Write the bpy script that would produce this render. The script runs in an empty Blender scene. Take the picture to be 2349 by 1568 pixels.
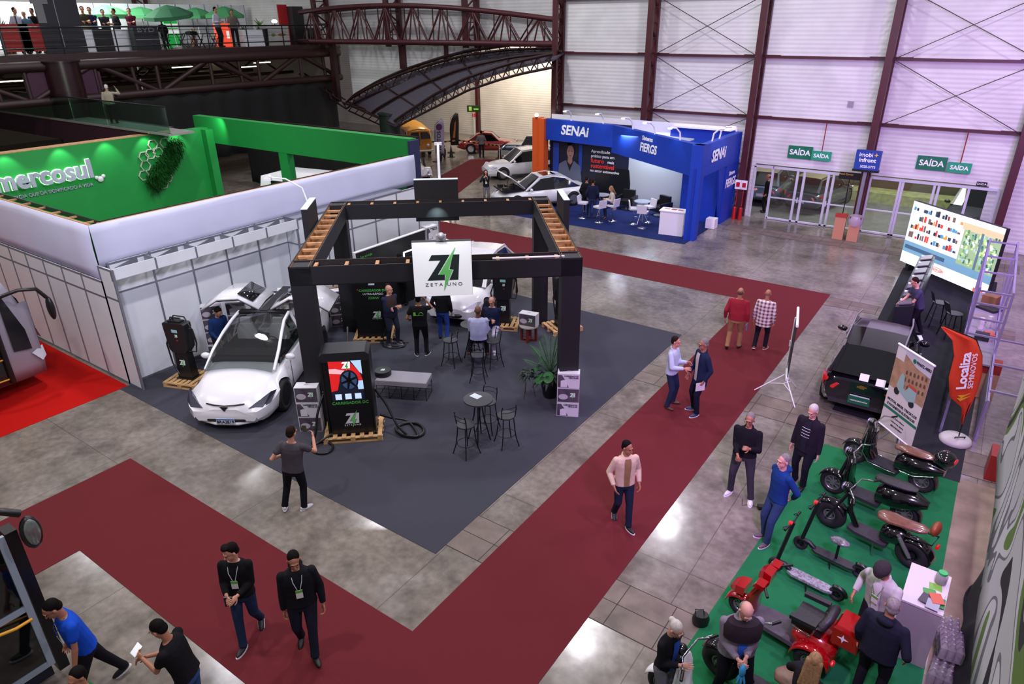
import bpy, bmesh, math, random
from mathutils import Vector, Matrix
random.seed(7)
S = bpy.context.scene
COL = S.collection
R = math.radians
# ------------------------------------------------------------------ camera
CAMH, PITCH, ROLL, HEAD, FPX = 8.1, R(25.04), R(-0.46), R(-35.03), 1565.6
_f = Vector((math.sin(HEAD)*math.cos(PITCH), math.cos(HEAD)*math.cos(PITCH), -math.sin(PITCH)))
_r = Vector((math.cos(HEAD), -math.sin(HEAD), 0)); _u = _r.cross(_f)
_r2 = math.cos(ROLL)*_r + math.sin(ROLL)*_u; _u2 = -math.sin(ROLL)*_r + math.cos(ROLL)*_u
cam_d = bpy.data.cameras.new('camera'); cam = bpy.data.objects.new('camera', cam_d); COL.objects.link(cam)
cam_d.sensor_width = 36; cam_d.lens = 36*FPX/2349; cam_d.clip_end = 300
cam.matrix_world = Matrix(((_r2.x, _u2.x, -_f.x, 0), (_r2.y, _u2.y, -_f.y, 0), (_r2.z, _u2.z, -_f.z, CAMH), (0, 0, 0, 1)))
S.camera = cam
S.view_settings.view_transform = 'Standard'; S.view_settings.look = 'None'
S.view_settings.gamma = 1; S.view_settings.use_curve_mapping = False
S.view_settings.exposure = EXPOSURE = 0.0
# ------------------------------------------------------------------ world: dim even light of the huge hall
W = bpy.data.worlds.new('hall_air'); S.world = W; W.use_nodes = True
W.node_tree.nodes['Background'].inputs[0].default_value = (0.93, 0.88, 1.0, 1)
W.node_tree.nodes['Background'].inputs[1].default_value = 0.24
def lamp(kind, name, loc, tgt, power, color, **kw):
    d = bpy.data.lights.new(name, kind); d.energy = power; d.color = color
    for k, v in kw.items(): setattr(d, k, v)
    o = bpy.data.objects.new(name, d); COL.objects.link(o); o.location = loc
    if tgt is not None: o.rotation_euler = (Vector(tgt)-Vector(loc)).to_track_quat('-Z', 'Y').to_euler()
    return o
# high bay lamps under the roof, above the picture
for i in range(4):
    for j in range(5):
        x, y = -30+i*10.5, 1+j*8.2
        lamp('AREA', 'high_bay_light', (x, y, 13.5), (x, y, 0), (520 if x > -25 else 260) if y < 30 else 260, (0.92, 0.83, 1.0) if x > -5 else (1.0, 0.90, 0.80) if y < 8 else (0.95, 0.93, 1.0), shape='DISK', size=0.7)
# purple stage lights
lamp('SPOT', 'purple_stage_light', (3.5, 17.0, 7.5), (0.5, 26.0, 2.0), 3600, (0.62, 0.25, 1.0), spot_size=R(100), spot_blend=0.8, shadow_soft_size=0.3)
lamp('SPOT', 'purple_stage_light', (2.5, 12.0, 9.0), (-2.0, 31.0, 5.5), 3600, (0.65, 0.38, 1.0), spot_size=R(75), spot_blend=0.9, shadow_soft_size=0.5)
lamp('SPOT', 'purple_stage_light', (1.0, 4.0, 8.0), (-2.0, 16.0, 0.0), 4200, (0.70, 0.33, 1.0), spot_size=R(80), spot_blend=0.9, shadow_soft_size=0.4)
lamp('SPOT', 'violet_stage_light', (-7.0, 2.0, 9.0), (-17.0, 11.0, 1.6), 2700, (0.78, 0.78, 1.0), spot_size=R(60), spot_blend=0.9, shadow_soft_size=0.5)
lamp('SPOT', 'annex_flood_light', (-28.5, 41.5, 6.6), (-29.5, 44.6, 3.5), 1500, (1.0, 0.86, 0.7), spot_size=R(150), spot_blend=0.6, shadow_soft_size=0.2)
lamp('AREA', 'annex_ceiling_light', (-33.0, 38.5, 7.0), (-31.0, 40.0, 0), 420, (1.0, 0.82, 0.62), shape='DISK', size=1.5)
lamp('SPOT', 'purple_stage_light', (-6, 10, 9.0), (-6.0, 31.0, 7.5), 1500, (0.8, 0.7, 1.0), spot_size=R(75), spot_blend=0.9, shadow_soft_size=0.5)

# ------------------------------------------------------------------ pixel of the photograph -> point at height z
def G(px, py, z=0.0):
    d = _r2*((px-1174.5)/FPX) - _u2*((py-784)/FPX) + _f
    t = (z-CAMH)/d.z
    return Vector((0, 0, CAMH)) + d*t
def LOS(p):                       # bearing from p back to the viewer's spot, degrees
    return math.degrees(math.atan2(-p[1], -p[0]))
# ------------------------------------------------------------------ materials
_m = {}
def srgb(h):
    if isinstance(h, str):
        c = [int(h[i:i+2], 16)/255 for i in (0, 2, 4)]
        return tuple(v/12.92 if v <= .04045 else ((v+.055)/1.055)**2.4 for v in c)
    return h
def mat(name, col='808080', rough=.5, metal=0, emit=0, noise=0, scale=8, bump=0, alpha=1, spec=.5, coat=0, ecol=None):
    if name in _m: return _m[name]
    m = bpy.data.materials.new(name); _m[name] = m; m.use_nodes = True
    nt = m.node_tree; b = nt.nodes['Principled BSDF']; c = srgb(col)
    b.inputs['Base Color'].default_value = (*c, 1); b.inputs['Roughness'].default_value = rough
    b.inputs['Metallic'].default_value = metal; b.inputs['Alpha'].default_value = alpha
    b.inputs['Specular IOR Level'].default_value = spec; b.inputs['Coat Weight'].default_value = coat
    if coat: b.inputs['Coat Roughness'].default_value = .05
    if emit:
        b.inputs['Emission Color'].default_value = (*srgb(ecol or col), 1); b.inputs['Emission Strength'].default_value = emit
    if noise or bump:
        tc = nt.nodes.new('ShaderNodeTexCoord'); n = nt.nodes.new('ShaderNodeTexNoise')
        n.inputs['Scale'].default_value = scale; n.inputs['Detail'].default_value = 4
        nt.links.new(tc.outputs['Object'], n.inputs['Vector'])
        if noise:
            r = nt.nodes.new('ShaderNodeValToRGB')
            r.color_ramp.elements[0].position = .3; r.color_ramp.elements[1].position = .72
            r.color_ramp.elements[0].color = (*[v*(1-noise) for v in c], 1)
            r.color_ramp.elements[1].color = (*[min(1, v*(1+noise)) for v in c], 1)
            nt.links.new(n.outputs['Fac'], r.inputs['Fac']); nt.links.new(r.outputs['Color'], b.inputs['Base Color'])
        if bump:
            bp = nt.nodes.new('ShaderNodeBump'); bp.inputs['Strength'].default_value = bump; bp.inputs['Distance'].default_value = .02
            nt.links.new(n.outputs['Fac'], bp.inputs['Height']); nt.links.new(bp.outputs['Normal'], b.inputs['Normal'])
    return m
def carpet(name, col): return mat(name, col, rough=.95, noise=.16, scale=260, bump=.3, spec=.1)
# ------------------------------------------------------------------ mesh builder
class MB:
    def __init__(s): s.v = []; s.f = []; s.sm = []
    def add(s, vs, fs, smooth=False):
        n = len(s.v); s.v += [tuple(v) for v in vs]
        s.f += [tuple(i+n for i in f) for f in fs]; s.sm += [smooth]*len(fs); return s
    def box(s, c, d, rz=0, M=None):
        hx, hy, hz = d[0]/2, d[1]/2, d[2]/2
        vs = [Vector((x*hx, y*hy, z*hz)) for x in (-1, 1) for y in (-1, 1) for z in (-1, 1)]
        if rz: q = Matrix.Rotation(rz, 3, 'Z'); vs = [q@v for v in vs]
        if M is not None: vs = [M@v for v in vs]
        c = Vector(c)
        return s.add([v+c for v in vs], [(0, 1, 3, 2), (4, 6, 7, 5), (0, 4, 5, 1), (2, 3, 7, 6), (0, 2, 6, 4), (1, 5, 7, 3)])
    def bb(s, a, b): a = Vector(a); b = Vector(b); return s.box((a+b)/2, [abs(v) for v in (b-a)])
    def beam(s, p, q, w, h):                      # rectangular bar between two points, w sideways, h up
        p = Vector(p); q = Vector(q); d = q-p; L = d.length; d.normalize()
        up = Vector((0, 0, 1)) if abs(d.z) < .95 else Vector((0, 1, 0))
        x = d.cross(up).normalized(); y = x.cross(d)
        vs = [a+x*(i*w/2)+y*(j*h/2) for a in (p, q) for i, j in ((-1, -1), (1, -1), (1, 1), (-1, 1))]
        return s.add(vs, [(3, 2, 1, 0), (4, 5, 6, 7), (0, 1, 5, 4), (1, 2, 6, 5), (2, 3, 7, 6), (3, 0, 4, 7)])
    def cyl(s, p, q, r, r2=None, n=12, cap=True, smooth=True):
        p = Vector(p); q = Vector(q); r2 = r if r2 is None else r2; d = (q-p)
        if d.length < 1e-6: return s
        d.normalize(); up = Vector((0, 0, 1)) if abs(d.z) < .95 else Vector((0, 1, 0))
        x = d.cross(up).normalized(); y = d.cross(x)
        vs = [c+(x*math.cos(2*math.pi*i/n)+y*math.sin(2*math.pi*i/n))*rr for c, rr in ((p, r), (q, r2)) for i in range(n)]
        s.add(vs, [(i, (i+1) % n, n+(i+1) % n, n+i) for i in range(n)], smooth)
        if cap: s.add(vs[:n], [tuple(range(n-1, -1, -1))]); s.add(vs[n:], [tuple(range(n))])
        return s
    def tube(s, pts, r, n=8, closed=False, rs=None):
        pts = [Vector(p) for p in pts]; m = len(pts); rings = []; px = None
        for i, p in enumerate(pts):
            a = pts[(i-1) % m] if (closed or i > 0) else p; b = pts[(i+1) % m] if (closed or i < m-1) else p
            d = (b-a).normalized()
            if px is None: up = Vector((0, 0, 1)) if abs(d.z) < .95 else Vector((0, 1, 0)); x = d.cross(up).normalized()
            else: x = (px-d*px.dot(d)).normalized()
            px = x; y = d.cross(x); rr = rs[i] if rs else r
            rings += [p+(x*math.cos(2*math.pi*k/n)+y*math.sin(2*math.pi*k/n))*rr for k in range(n)]
        fs = [(i*n+k, i*n+(k+1) % n, ((i+1) % m)*n+(k+1) % n, ((i+1) % m)*n+k) for i in range(m if closed else m-1) for k in range(n)]
        s.add(rings, fs, True)
        if not closed: s.add(rings[:n], [tuple(range(n-1, -1, -1))]); s.add(rings[-n:], [tuple(range(n))])
        return s
    def loft(s, rings, cap=True, smooth=True, closed=True):   # rings: lists of equal length
        n = len(rings[0]); vs = [p for r_ in rings for p in r_]
        k = n if closed else n-1
        s.add(vs, [(i*n+j, i*n+(j+1) % n, (i+1)*n+(j+1) % n, (i+1)*n+j) for i in range(len(rings)-1) for j in range(k)], smooth)
        if cap: s.add(rings[0], [tuple(range(n-1, -1, -1))]); s.add(rings[-1], [tuple(range(n))])
        return s
    def lathe(s, prof, c=(0, 0, 0), n=24, M=None, smooth=True):   # prof (r,z)
        rings = []
        for r_, z in prof:
            ring = [Vector((r_*math.cos(2*math.pi*i/n), r_*math.sin(2*math.pi*i/n), z)) for i in range(n)]
            rings.append([(M@p if M is not None else p)+Vector(c) for p in ring])
        return s.loft(rings, True, smooth)
    def ell(s, c, r, n=14, m=9, M=None):
        c = Vector(c); r = (r, r, r) if not hasattr(r, '__len__') else r; rings = []
        for j in range(m+1):
            t = math.pi*j/m; rr = max(math.sin(t), .02)
            ring = [Vector((r[0]*rr*math.cos(2*math.pi*i/n), r[1]*rr*math.sin(2*math.pi*i/n), -r[2]*math.cos(t))) for i in range(n)]
            rings.append([(M@p if M is not None else p)+c for p in ring])
        return s.loft(rings)
    def cap(s, p, q, r, r2=None, n=10):           # rounded limb
        r2 = r if r2 is None else r2
        s.cyl(p, q, r, r2, n); s.ell(p, r, n, 6); s.ell(q, r2, n, 6); return s
    def poly(s, pts, z0=0, z1=.01):               # flat outline in XY given thickness
        n = len(pts); vs = [(p[0], p[1], z0) for p in pts]+[(p[0], p[1], z1) for p in pts]
        return s.add(vs, [tuple(range(n-1, -1, -1)), tuple(range(n, 2*n))]+[(i, (i+1) % n, n+(i+1) % n, n+i) for i in range(n)])
    def build(s, name, m, parent=None, M=None, **kw):
        me = bpy.data.meshes.new(name); me.from_pydata(s.v, [], s.f); me.polygons.foreach_set('use_smooth', s.sm)
        me.update()
        bm = bmesh.new(); bm.from_mesh(me); bmesh.ops.recalc_face_normals(bm, faces=bm.faces); bm.to_mesh(me); bm.free()
        o = bpy.data.objects.new(name, me); COL.objects.link(o)
        if m: me.materials.append(m)
        if parent: o.parent = parent
        if M is not None: o.matrix_local = M
        for k, v in kw.items(): o[k] = v
        return o
def tag(o, label, cat, group=None, kind=None):
    o['label'] = label; o['category'] = cat
    if group: o['group'] = group
    if kind: o['kind'] = kind
    return o
def thing(name, loc, rz, label, cat, group=None):
    o = bpy.data.objects.new(name, None); COL.objects.link(o); o.location = loc; o.rotation_euler = (0, 0, rz); o.empty_display_size = .2
    return tag(o, label, cat, group)
def struct(name, mb, m, M=None):
    o = mb.build(name, m, M=M); o['kind'] = 'structure'; return o
def copy_tree(o, parent=None):
    c = o.copy(); COL.objects.link(c); c.parent = parent
    for ch in list(o.children): copy_tree(ch, c)
    return c
def frame(o, x, up=(0, 0, 1)):                    # local X along x, local Y up, local Z facing out
    x = Vector(x).normalized(); up = Vector(up).normalized(); z = x.cross(up).normalized(); y = z.cross(x)
    o = Vector(o)
    return Matrix(((x.x, y.x, z.x, o.x), (x.y, y.y, z.y, o.y), (x.z, y.z, z.z, o.z), (0, 0, 0, 1)))
TX = {}
def text(s, size, m, parent, M, name='lettering', align='CENTER', bold=0, shear=0, depth=.004, sx=1, sy=1):
    key = (s, size, bold, shear, depth, align)
    if key not in TX:
        cu = bpy.data.curves.new('t', 'FONT'); cu.body = s; cu.size = size; cu.align_x = align; cu.align_y = 'CENTER'
        cu.offset = bold*size; cu.shear = shear; cu.extrude = depth; cu.resolution_u = 3
        o = bpy.data.objects.new('t', cu); COL.objects.link(o)
        dg = bpy.context.evaluated_depsgraph_get(); TX[key] = bpy.data.meshes.new_from_object(o.evaluated_get(dg))
        bpy.data.objects.remove(o)
    me = TX[key].copy(); me.name = name; me.materials.clear(); me.materials.append(m)
    o = bpy.data.objects.new(name, me); COL.objects.link(o); o.parent = parent
    o.matrix_local = M@Matrix.Diagonal((sx, sy, 1, 1)); return o
def bake(o, mods):                                # apply modifiers by evaluation
    for kind, kw in mods:
        md = o.modifiers.new(kind, kind)
        for k, v in kw.items(): setattr(md, k, v)
    dg = bpy.context.evaluated_depsgraph_get(); me = bpy.data.meshes.new_from_object(o.evaluated_get(dg))
    o.modifiers.clear(); o.data = me; return o
def T(x, y, z): return Matrix.Translation((x, y, z))
def RZ(a): return Matrix.Rotation(a, 4, 'Z')
# shared materials
BLACK = mat('black_plastic', '141415', .35); BLACKM = mat('black_metal', '17171a', .4, .3)
WHITE = mat('white_paint', 'e4e4e6', .5); DKG = mat('dark_grey_plastic', '2c2c30', .5)
CHROME = mat('chrome', 'd0d0d4', .12, 1); ALU = mat('aluminium_profile', '8c8f99', .4, .6)
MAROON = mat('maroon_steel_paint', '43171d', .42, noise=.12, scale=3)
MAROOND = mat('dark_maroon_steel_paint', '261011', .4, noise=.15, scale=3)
PANEL = mat('white_booth_panel', 'cfd3d8', .6, noise=.03, scale=2)
WOOD = mat('raw_pine_wood', 'b08258', .7, noise=.25, scale=9); PLY = mat('plywood', '9a6a3c', .75, noise=.35, scale=5)
RUBBER = mat('tyre_rubber', '151516', .75); GLASSD = mat('dark_car_glass', '0c0f11', .06, coat=1)
WTXT = mat('white_lettering', 'eef0f2', .5); GTXT = mat('green_lettering', '4fae4a', .5); KTXT = mat('black_lettering', '1b1f22', .5)
CARD = mat('cardboard', '9c7a55', .8, noise=.1, scale=4)
# ------------------------------------------------------------------ floor
def floor_material():
    m = bpy.data.materials.new('polished_concrete'); m.use_nodes = True; nt = m.node_tree; b = nt.nodes['Principled BSDF']
    tc = nt.nodes.new('ShaderNodeTexCoord')
    def noise(sc, det=5):
        n = nt.nodes.new('ShaderNodeTexNoise'); n.inputs['Scale'].default_value = sc; n.inputs['Detail'].default_value = det
        nt.links.new(tc.outputs['Object'], n.inputs['Vector']); return n.outputs['Fac']
    def ramp(src, p0, c0, p1, c1):
        r = nt.nodes.new('ShaderNodeValToRGB'); e = r.color_ramp.elements
        e[0].position = p0; e[0].color = (*srgb(c0), 1); e[1].position = p1; e[1].color = (*srgb(c1), 1)
        nt.links.new(src, r.inputs['Fac']); return r.outputs['Color']
    def mix(a, c, f, t='MULTIPLY'):
        x = nt.nodes.new('ShaderNodeMixRGB'); x.blend_type = t; x.inputs[0].default_value = f
        nt.links.new(a, x.inputs[1]); nt.links.new(c, x.inputs[2]); return x.outputs[0]
    base = ramp(noise(.55, 6), .3, '6d665d', .72, '958d83')
    fine = ramp(noise(7, 8), .35, 'b8b4b0', .7, 'ffffff')
    stain = ramp(noise(1.3, 5), .34, '7f7872', .50, 'ffffff')
    br = nt.nodes.new('ShaderNodeTexBrick'); br.offset = 0; br.inputs['Scale'].default_value = 1
    br.inputs['Brick Width'].default_value = 3.66; br.inputs['Row Height'].default_value = 3.66
    br.inputs['Mortar Size'].default_value = .008; br.inputs['Mortar Smooth'].default_value = .3
    br.inputs['Color1'].default_value = (1, 1, 1, 1); br.inputs['Color2'].default_value = (.94, .94, .94, 1); br.inputs['Mortar'].default_value = (.5, .46, .43, 1)
    mp = nt.nodes.new('ShaderNodeMapping'); mp.inputs['Location'].default_value = (2.5, 2.45, 0)
    nt.links.new(tc.outputs['Object'], mp.inputs['Vector']); nt.links.new(mp.outputs[0], br.inputs['Vector'])
    col = mix(mix(mix(base, fine, .6), stain, .42), br.outputs['Color'], 1)
    nt.links.new(col, b.inputs['Base Color'])
    rr = nt.nodes.new('ShaderNodeMapRange'); rr.inputs['To Min'].default_value = .05; rr.inputs['To Max'].default_value = .30
    nt.links.new(noise(2.2, 6), rr.inputs['Value']); nt.links.new(rr.outputs[0], b.inputs['Roughness'])
    bp = nt.nodes.new('ShaderNodeBump'); bp.inputs['Strength'].default_value = .08; bp.inputs['Distance'].default_value = .03
    nt.links.new(noise(1.7, 3), bp.inputs['Height']); nt.links.new(bp.outputs['Normal'], b.inputs['Normal'])
    return m
struct('floor', MB().bb((-75, -6, -.2), (14, 60, 0)), floor_material())
# brownish service trenches with cover plates crossing the hall
TR = mat('trench_cover_concrete', '6b5f56', .55, noise=.3, scale=2.5, bump=.2); TRD = mat('trench_joint', '2c2622', .8)
def trench(y0, y1, x0, x1, step=.78):
    mb = MB().bb((x0, y0, 0), (x1, y1, .003)); struct('floor_trench', mb, TR)
    j = MB(); x = x0
    while x < x1: j.bb((x, y0, .003), (x+.012, y1, .0045)); x += step
    for y in (y0, (y0+y1)/2, y1): j.bb((x0, y-.006, .003), (x1, y+.006, .0045))
    struct('floor_trench_joint', j, TRD)
for y0, y1, x0, x1 in ((6.82, 7.75, -6.3, 1.6), (14.1, 15.1, -7.2, 1.6), (21.95, 22.75, -3.5, 1.6), (28.7, 29.7, -9.0, 1.6)): trench(y0, y1, x0, x1)
# ------------------------------------------------------------------ carpets
def rug(name, pts, m, label, z=.008, group=None):
    mb = MB().poly(pts, .0, z); return tag(mb.build(name, m), label, 'carpet', group)
RED = carpet('wine_red_carpet', '62252a'); 
rug('aisle_carpet', [(-5.42, -3), (-3.42, -3), (-3.42, 23), (-5.42, 23)], RED, 'long wine red aisle carpet strip running from the front towards the exit doors', .008, 'wine red aisle carpets')
rug('aisle_carpet', [(-13.25, 3.18), (-5.42, 3.18), (-5.42, 5.12), (-13.25, 5.12)], RED, 'wine red aisle carpet strip crossing in front of the white electric car', .008, 'wine red aisle carpets')
rug('aisle_carpet', [(-13.25, -3), (-11.28, -3), (-11.28, 3.18), (-13.25, 3.18)], RED, 'wine red aisle carpet strip beside the bus with the open door frame', .008, 'wine red aisle carpets')
rug('aisle_carpet', [(-20.9, 21.0), (-5.42, 21.0), (-5.42, 23), (-20.9, 23)], RED, 'wine red aisle carpet strip behind the black kiosk', .008, 'wine red aisle carpets')
rug('aisle_carpet', [(-22.9, 20), (-20.9, 20), (-20.9, 23), (-26.6, 36.9), (-28.4, 36.0)], RED, 'wine red aisle carpet strip leading away to the classic cars', .008, 'wine red aisle carpets')
rug('booth_carpet', [(-16.4, 6.55), (-6.2, 6.55), (-6.2, 17.3), (-16.4, 17.3)], carpet('charcoal_blue_carpet', '40414a'), 'charcoal blue booth carpet under the black kiosk and white cars')
rug('booth_carpet', [(-21.6, 6.75), (-16.4, 6.75), (-16.4, 3.92), (-16.4, -2), (-26, -2), (-26, 6.75)], carpet('bright_red_carpet', 'b3140f'), 'bright red booth carpet under the grey bus')
rug('booth_carpet', [(-19.4, 25.65), (-9.5, 25.65), (-9.5, 30.6), (-19.4, 30.6)], carpet('royal_blue_carpet', '1d2858'), 'royal blue carpet of the blue corner stand')
rug('booth_carpet', [(-1.85, 27.3), (-1.75, 15.3), (-.2, 15.2), (-.2, 13.75), (.88, 13.75), (1.0, 27.3)], carpet('anthracite_carpet', '2b2c31'), 'anthracite carpet between the black hatchback and the video wall')
struct('floor_strip', MB().bb((.86, 3.0, 0), (1.9, 13.9, .004)), mat('dirty_tan_concrete', '7d6c5a', .6, noise=.3, scale=2.2))
rug('booth_carpet', [(-1.57, 13.7), (.86, 13.75), (.82, 4), (-2.2, 4)], carpet('grass_green_carpet', '1f6a40'), 'grass green carpet under the electric scooters')
# ------------------------------------------------------------------ exit wall (along X at Y=31.4)
WY = 31.45
def corrugated(name, col, step=.055, depth=.35):
    m = bpy.data.materials.new(name); m.use_nodes = True; nt = m.node_tree; b = nt.nodes['Principled BSDF']
    b.inputs['Base Color'].default_value = (*srgb(col), 1); b.inputs['Roughness'].default_value = .55
    tc = nt.nodes.new('ShaderNodeTexCoord'); w = nt.nodes.new('ShaderNodeTexWave'); w.bands_direction = 'Z'; w.inputs['Scale'].default_value = .314/step
    nt.links.new(tc.outputs['Object'], w.inputs['Vector'])
    bp = nt.nodes.new('ShaderNodeBump'); bp.inputs['Strength'].default_value = depth; bp.inputs['Distance'].default_value = .02
    nt.links.new(w.outputs['Fac'], bp.inputs['Height']); nt.links.new(bp.outputs['Normal'], b.inputs['Normal'])
    n = nt.nodes.new('ShaderNodeTexNoise'); n.inputs['Scale'].default_value = .7; n.inputs['Detail'].default_value = 5
    nt.links.new(tc.outputs['Object'], n.inputs['Vector'])
    r = nt.nodes.new('ShaderNodeValToRGB'); c = srgb(col); r.color_ramp.elements[0].color = (*[v*.8 for v in c], 1); r.color_ramp.elements[1].color = (*c, 1)
    r.color_ramp.elements[0].position = .25; r.color_ramp.elements[1].position = .6
    nt.links.new(n.outputs['Fac'], r.inputs['Fac']); nt.links.new(r.outputs['Color'], b.inputs['Base Color']); return m
CW = corrugated('white_corrugated_cladding', 'd2d2d0', .16)
DH = 2.28
CX = [-9.05, -4.2, 0.62]                          # lattice columns along the exit wall
mb = MB().bb((-19.2, WY, DH+.1), (3, WY+.12, 17)).bb((-19.2, WY, 0), (-8.75, WY+.12, DH+.1)).bb((1.0, WY, 0), (3, WY+.12, DH+.1)).bb((0.0,WY,0),(1.0,WY+.12,DH+.1))
struct('wall_back', mb, CW)
def lattice_col(x, y, z0, z1, w=.16, d=.62, m=MAROON, name='column', ax=(0, 1)):
    mb = MB(); ax = Vector((ax[0], ax[1], 0)); sx = Vector((ax.y, -ax.x, 0))
    o = Vector((x, y, 0))
    for k in (-1, 1):
        p = o+ax*(k*d/2); mb.beam(p+Vector((0, 0, z0)), p+Vector((0, 0, z1)), w if abs(ax.y) > .5 else w*.6, w*.6 if abs(ax.y) > .5 else w)
    z = z0; k = 1
    while z < z1-.3:
        zn = min(z+.62, z1); mb.beam(o+ax*(k*d/2)+Vector((0, 0, z)), o-ax*(k*d/2)+Vector((0, 0, zn)), .1, .06); k = -k; z = zn
        mb.beam(o+ax*(d/2)+Vector((0, 0, z)), o-ax*(d/2)+Vector((0, 0, z)), .05, .05)
    return struct(name, mb, m)
for x in CX+[-13.95, -18.85]: lattice_col(x, WY-.42, 0, 17, .26, .62)
for z in (4.35, 6.75, 9.1):
    mb = MB()
    xs = [-18.85, -13.95]+CX+[5.5]
    for a, b in zip(xs, xs[1:]):
        mb.beam((a+.1, WY-.14, z), (b-.1, WY-.14, z), .14, .1)
        for e, s_ in ((a, 1), (b, -1)): mb.beam((e+s_*.1, WY-.2, z+.06), (e+s_*.75, WY-.2, z+.06), .06, .04)
    struct('trim_girt', mb, MAROON)
RODM = mat('steel_tie_rod', '4a3a40', .4, .5)
for a, b in ((-13.95, -9.05), (.62+-4.82, .62)):
    for z0, z1 in ((4.4, 6.7), (6.8, 9.05), (2.3, 4.3)):
        if z0 == 2.3 and a > -10: continue
        mb = MB().cyl((a+.2, WY-.3, z0), (b-.2, WY-.3, z1), .016, n=6).cyl((a+.2, WY-.34, z1), (b-.2, WY-.34, z0), .016, n=6)
        struct('trim_tie_rod', mb, RODM)
# glazed doors between the columns
FR = mat('white_door_frame_metal', 'b9bac4', .45); GL = bpy.data.materials.new('door_glass'); GL.use_nodes = True
nt = GL.node_tree; b = nt.nodes['Principled BSDF']; nt.nodes.remove(b)
mx = nt.nodes.new('ShaderNodeMixShader'); mx.inputs[0].default_value = .12
tr = nt.nodes.new('ShaderNodeBsdfTransparent'); gg = nt.nodes.new('ShaderNodeBsdfGlossy'); gg.inputs['Roughness'].default_value = .03
tr.inputs[0].default_value = (.9, .94, .92, 1)
nt.links.new(tr.outputs[0], mx.inputs[1]); nt.links.new(gg.outputs[0], mx.inputs[2]); nt.links.new(mx.outputs[0], nt.nodes['Material Output'].inputs[0])
def glazing(n, x0, x1, splits, mid=.98):
    mb = MB()
    for x in [x0]+splits+[x1]: mb.box((x, WY, DH/2), (.09, .1, DH))
    mb.box(((x0+x1)/2, WY, DH), (x1-x0, .12, .1)).box(((x0+x1)/2, WY, .05), (x1-x0, .1, .07)).box(((x0+x1)/2, WY, mid), (x1-x0, .06, .05))
    o = struct('door_%d' % n, mb, FR)
    g = MB().bb((x0, WY-.006, .08), (x1, WY+.006, DH)); g.build('pane', GL, o)
    h = MB()
    for x in splits[1::2]: h.box((x-.12, WY-.07, 1.0), (.05, .05, .22))
    h.build('door_handle', FR, o); return o
glazing(1, -7.95, -4.3, [-6.9, -6.62, -5.65, -5.45])
glazing(2, -4.05, 0.35, [-2.95, -2.85, -1.75, -1.6, -.6])
struct('door_3', MB().box((-8.72, WY, DH/2), (.08, .12, DH)).box((-8.35, WY, DH+.0), (.85, .12, .1)), FR)
GRN = mat('exit_sign_green', '0e6b4a', .4); GRN2 = mat('lit_exit_sign_green', '1c8a66', .4, emit=.15)
def exit_sign(x, z, w, h, lab, m=GRN, y=WY-.08, rod=False, size=.3):
    t = thing('exit_sign', (x, y, z), 0, lab, 'sign', 'green exit signs on the hall wall')
    MB().bb((-w/2, 0, -h/2), (w/2, .05, h/2)).build('sign_panel', m, t)
    text('SAÍDA', size*.72, WTXT, t, frame((0, -.006, -.01), (1, 0, 0)), bold=.02)
    if rod: MB().cyl((0, -.02, h/2), (0, -.02, 4.3-z), .02, n=6).build('conduit', mat('red_conduit', '8a1a22', .4), t)
exit_sign(-6.95, 3.02, .98, .52, 'large green exit sign above the left glass doors', size=.42)
exit_sign(-6.05, 2.98, .78, .38, 'smaller lit green exit sign hung on a red pipe above the left glass doors', GRN2, WY-.25, True, .3)
exit_sign(-2.05, 3.05, 1.02, .52, 'large green exit sign above the right glass doors', size=.42)
exit_sign(-1.1, 3.0, .78, .38, 'smaller lit green exit sign hung on a red pipe above the right glass doors', GRN2, WY-.25, True, .3)
t = thing('exit_sign', (-.25, WY-.06, 2.45), 0, 'tiny dark exit plate directly over the right door frame', 'sign')
MB().bb((-.17, 0, -.08), (.17, .02, .08)).build('sign_panel', BLACK, t); text('SAÍDA', .11, WTXT, t, frame((0, -.006, 0), (1, 0, 0)))
mb = MB()
for i in range(5): mb.box((0, 0, i*.05), (.22, .03, .025))
tag(mb.build('wall_vent', mat('vent_grey', '8a8a90', .5), M=T(-5.35, WY-.03, 4.95)), 'small grey slatted vent high on the white cladding', 'vent')
# outside yard behind the glass
struct('floor_yard', MB().bb((-16, WY+.15, -.02), (14, 47, .004)), mat('yard_asphalt', '5a5a58', .8, noise=.2, scale=2))
struct('wall_yard', MB().bb((-16, 38.6, 0), (14, 38.8, 4)), mat('yard_wall_olive', '4c4838', .8, noise=.15, scale=1))
mb = MB().bb((-10, 37.2, 0), (10, 38.5, .5)); tag(mb.build('grass_verge', mat('verge_grass', '8a9160', .9, noise=.3, scale=5)), 'grass verge along the wall outside the glass doors', 'verge', kind='structure')
lamp('AREA', 'yard_light', (-3, 34.5, 6), (-3, 34.5, 0), 650, (1, .98, .88), size=3)
# ------------------------------------------------------------------ annex with the classic cars
struct('wall_annex', MB().bb((-60, 44.6, 0), (-17.5, 44.8, 9)).bb((-19.4, 31.4, 0), (-19.2, 44.8, 9)), corrugated('warm_annex_cladding', 'ccc8c2', .16))
for x in (-42.5, -34.2, -27.0): struct('column_annex', MB().box((x, 44.4, 4), (.25, .3, 8)), MAROON)
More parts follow.
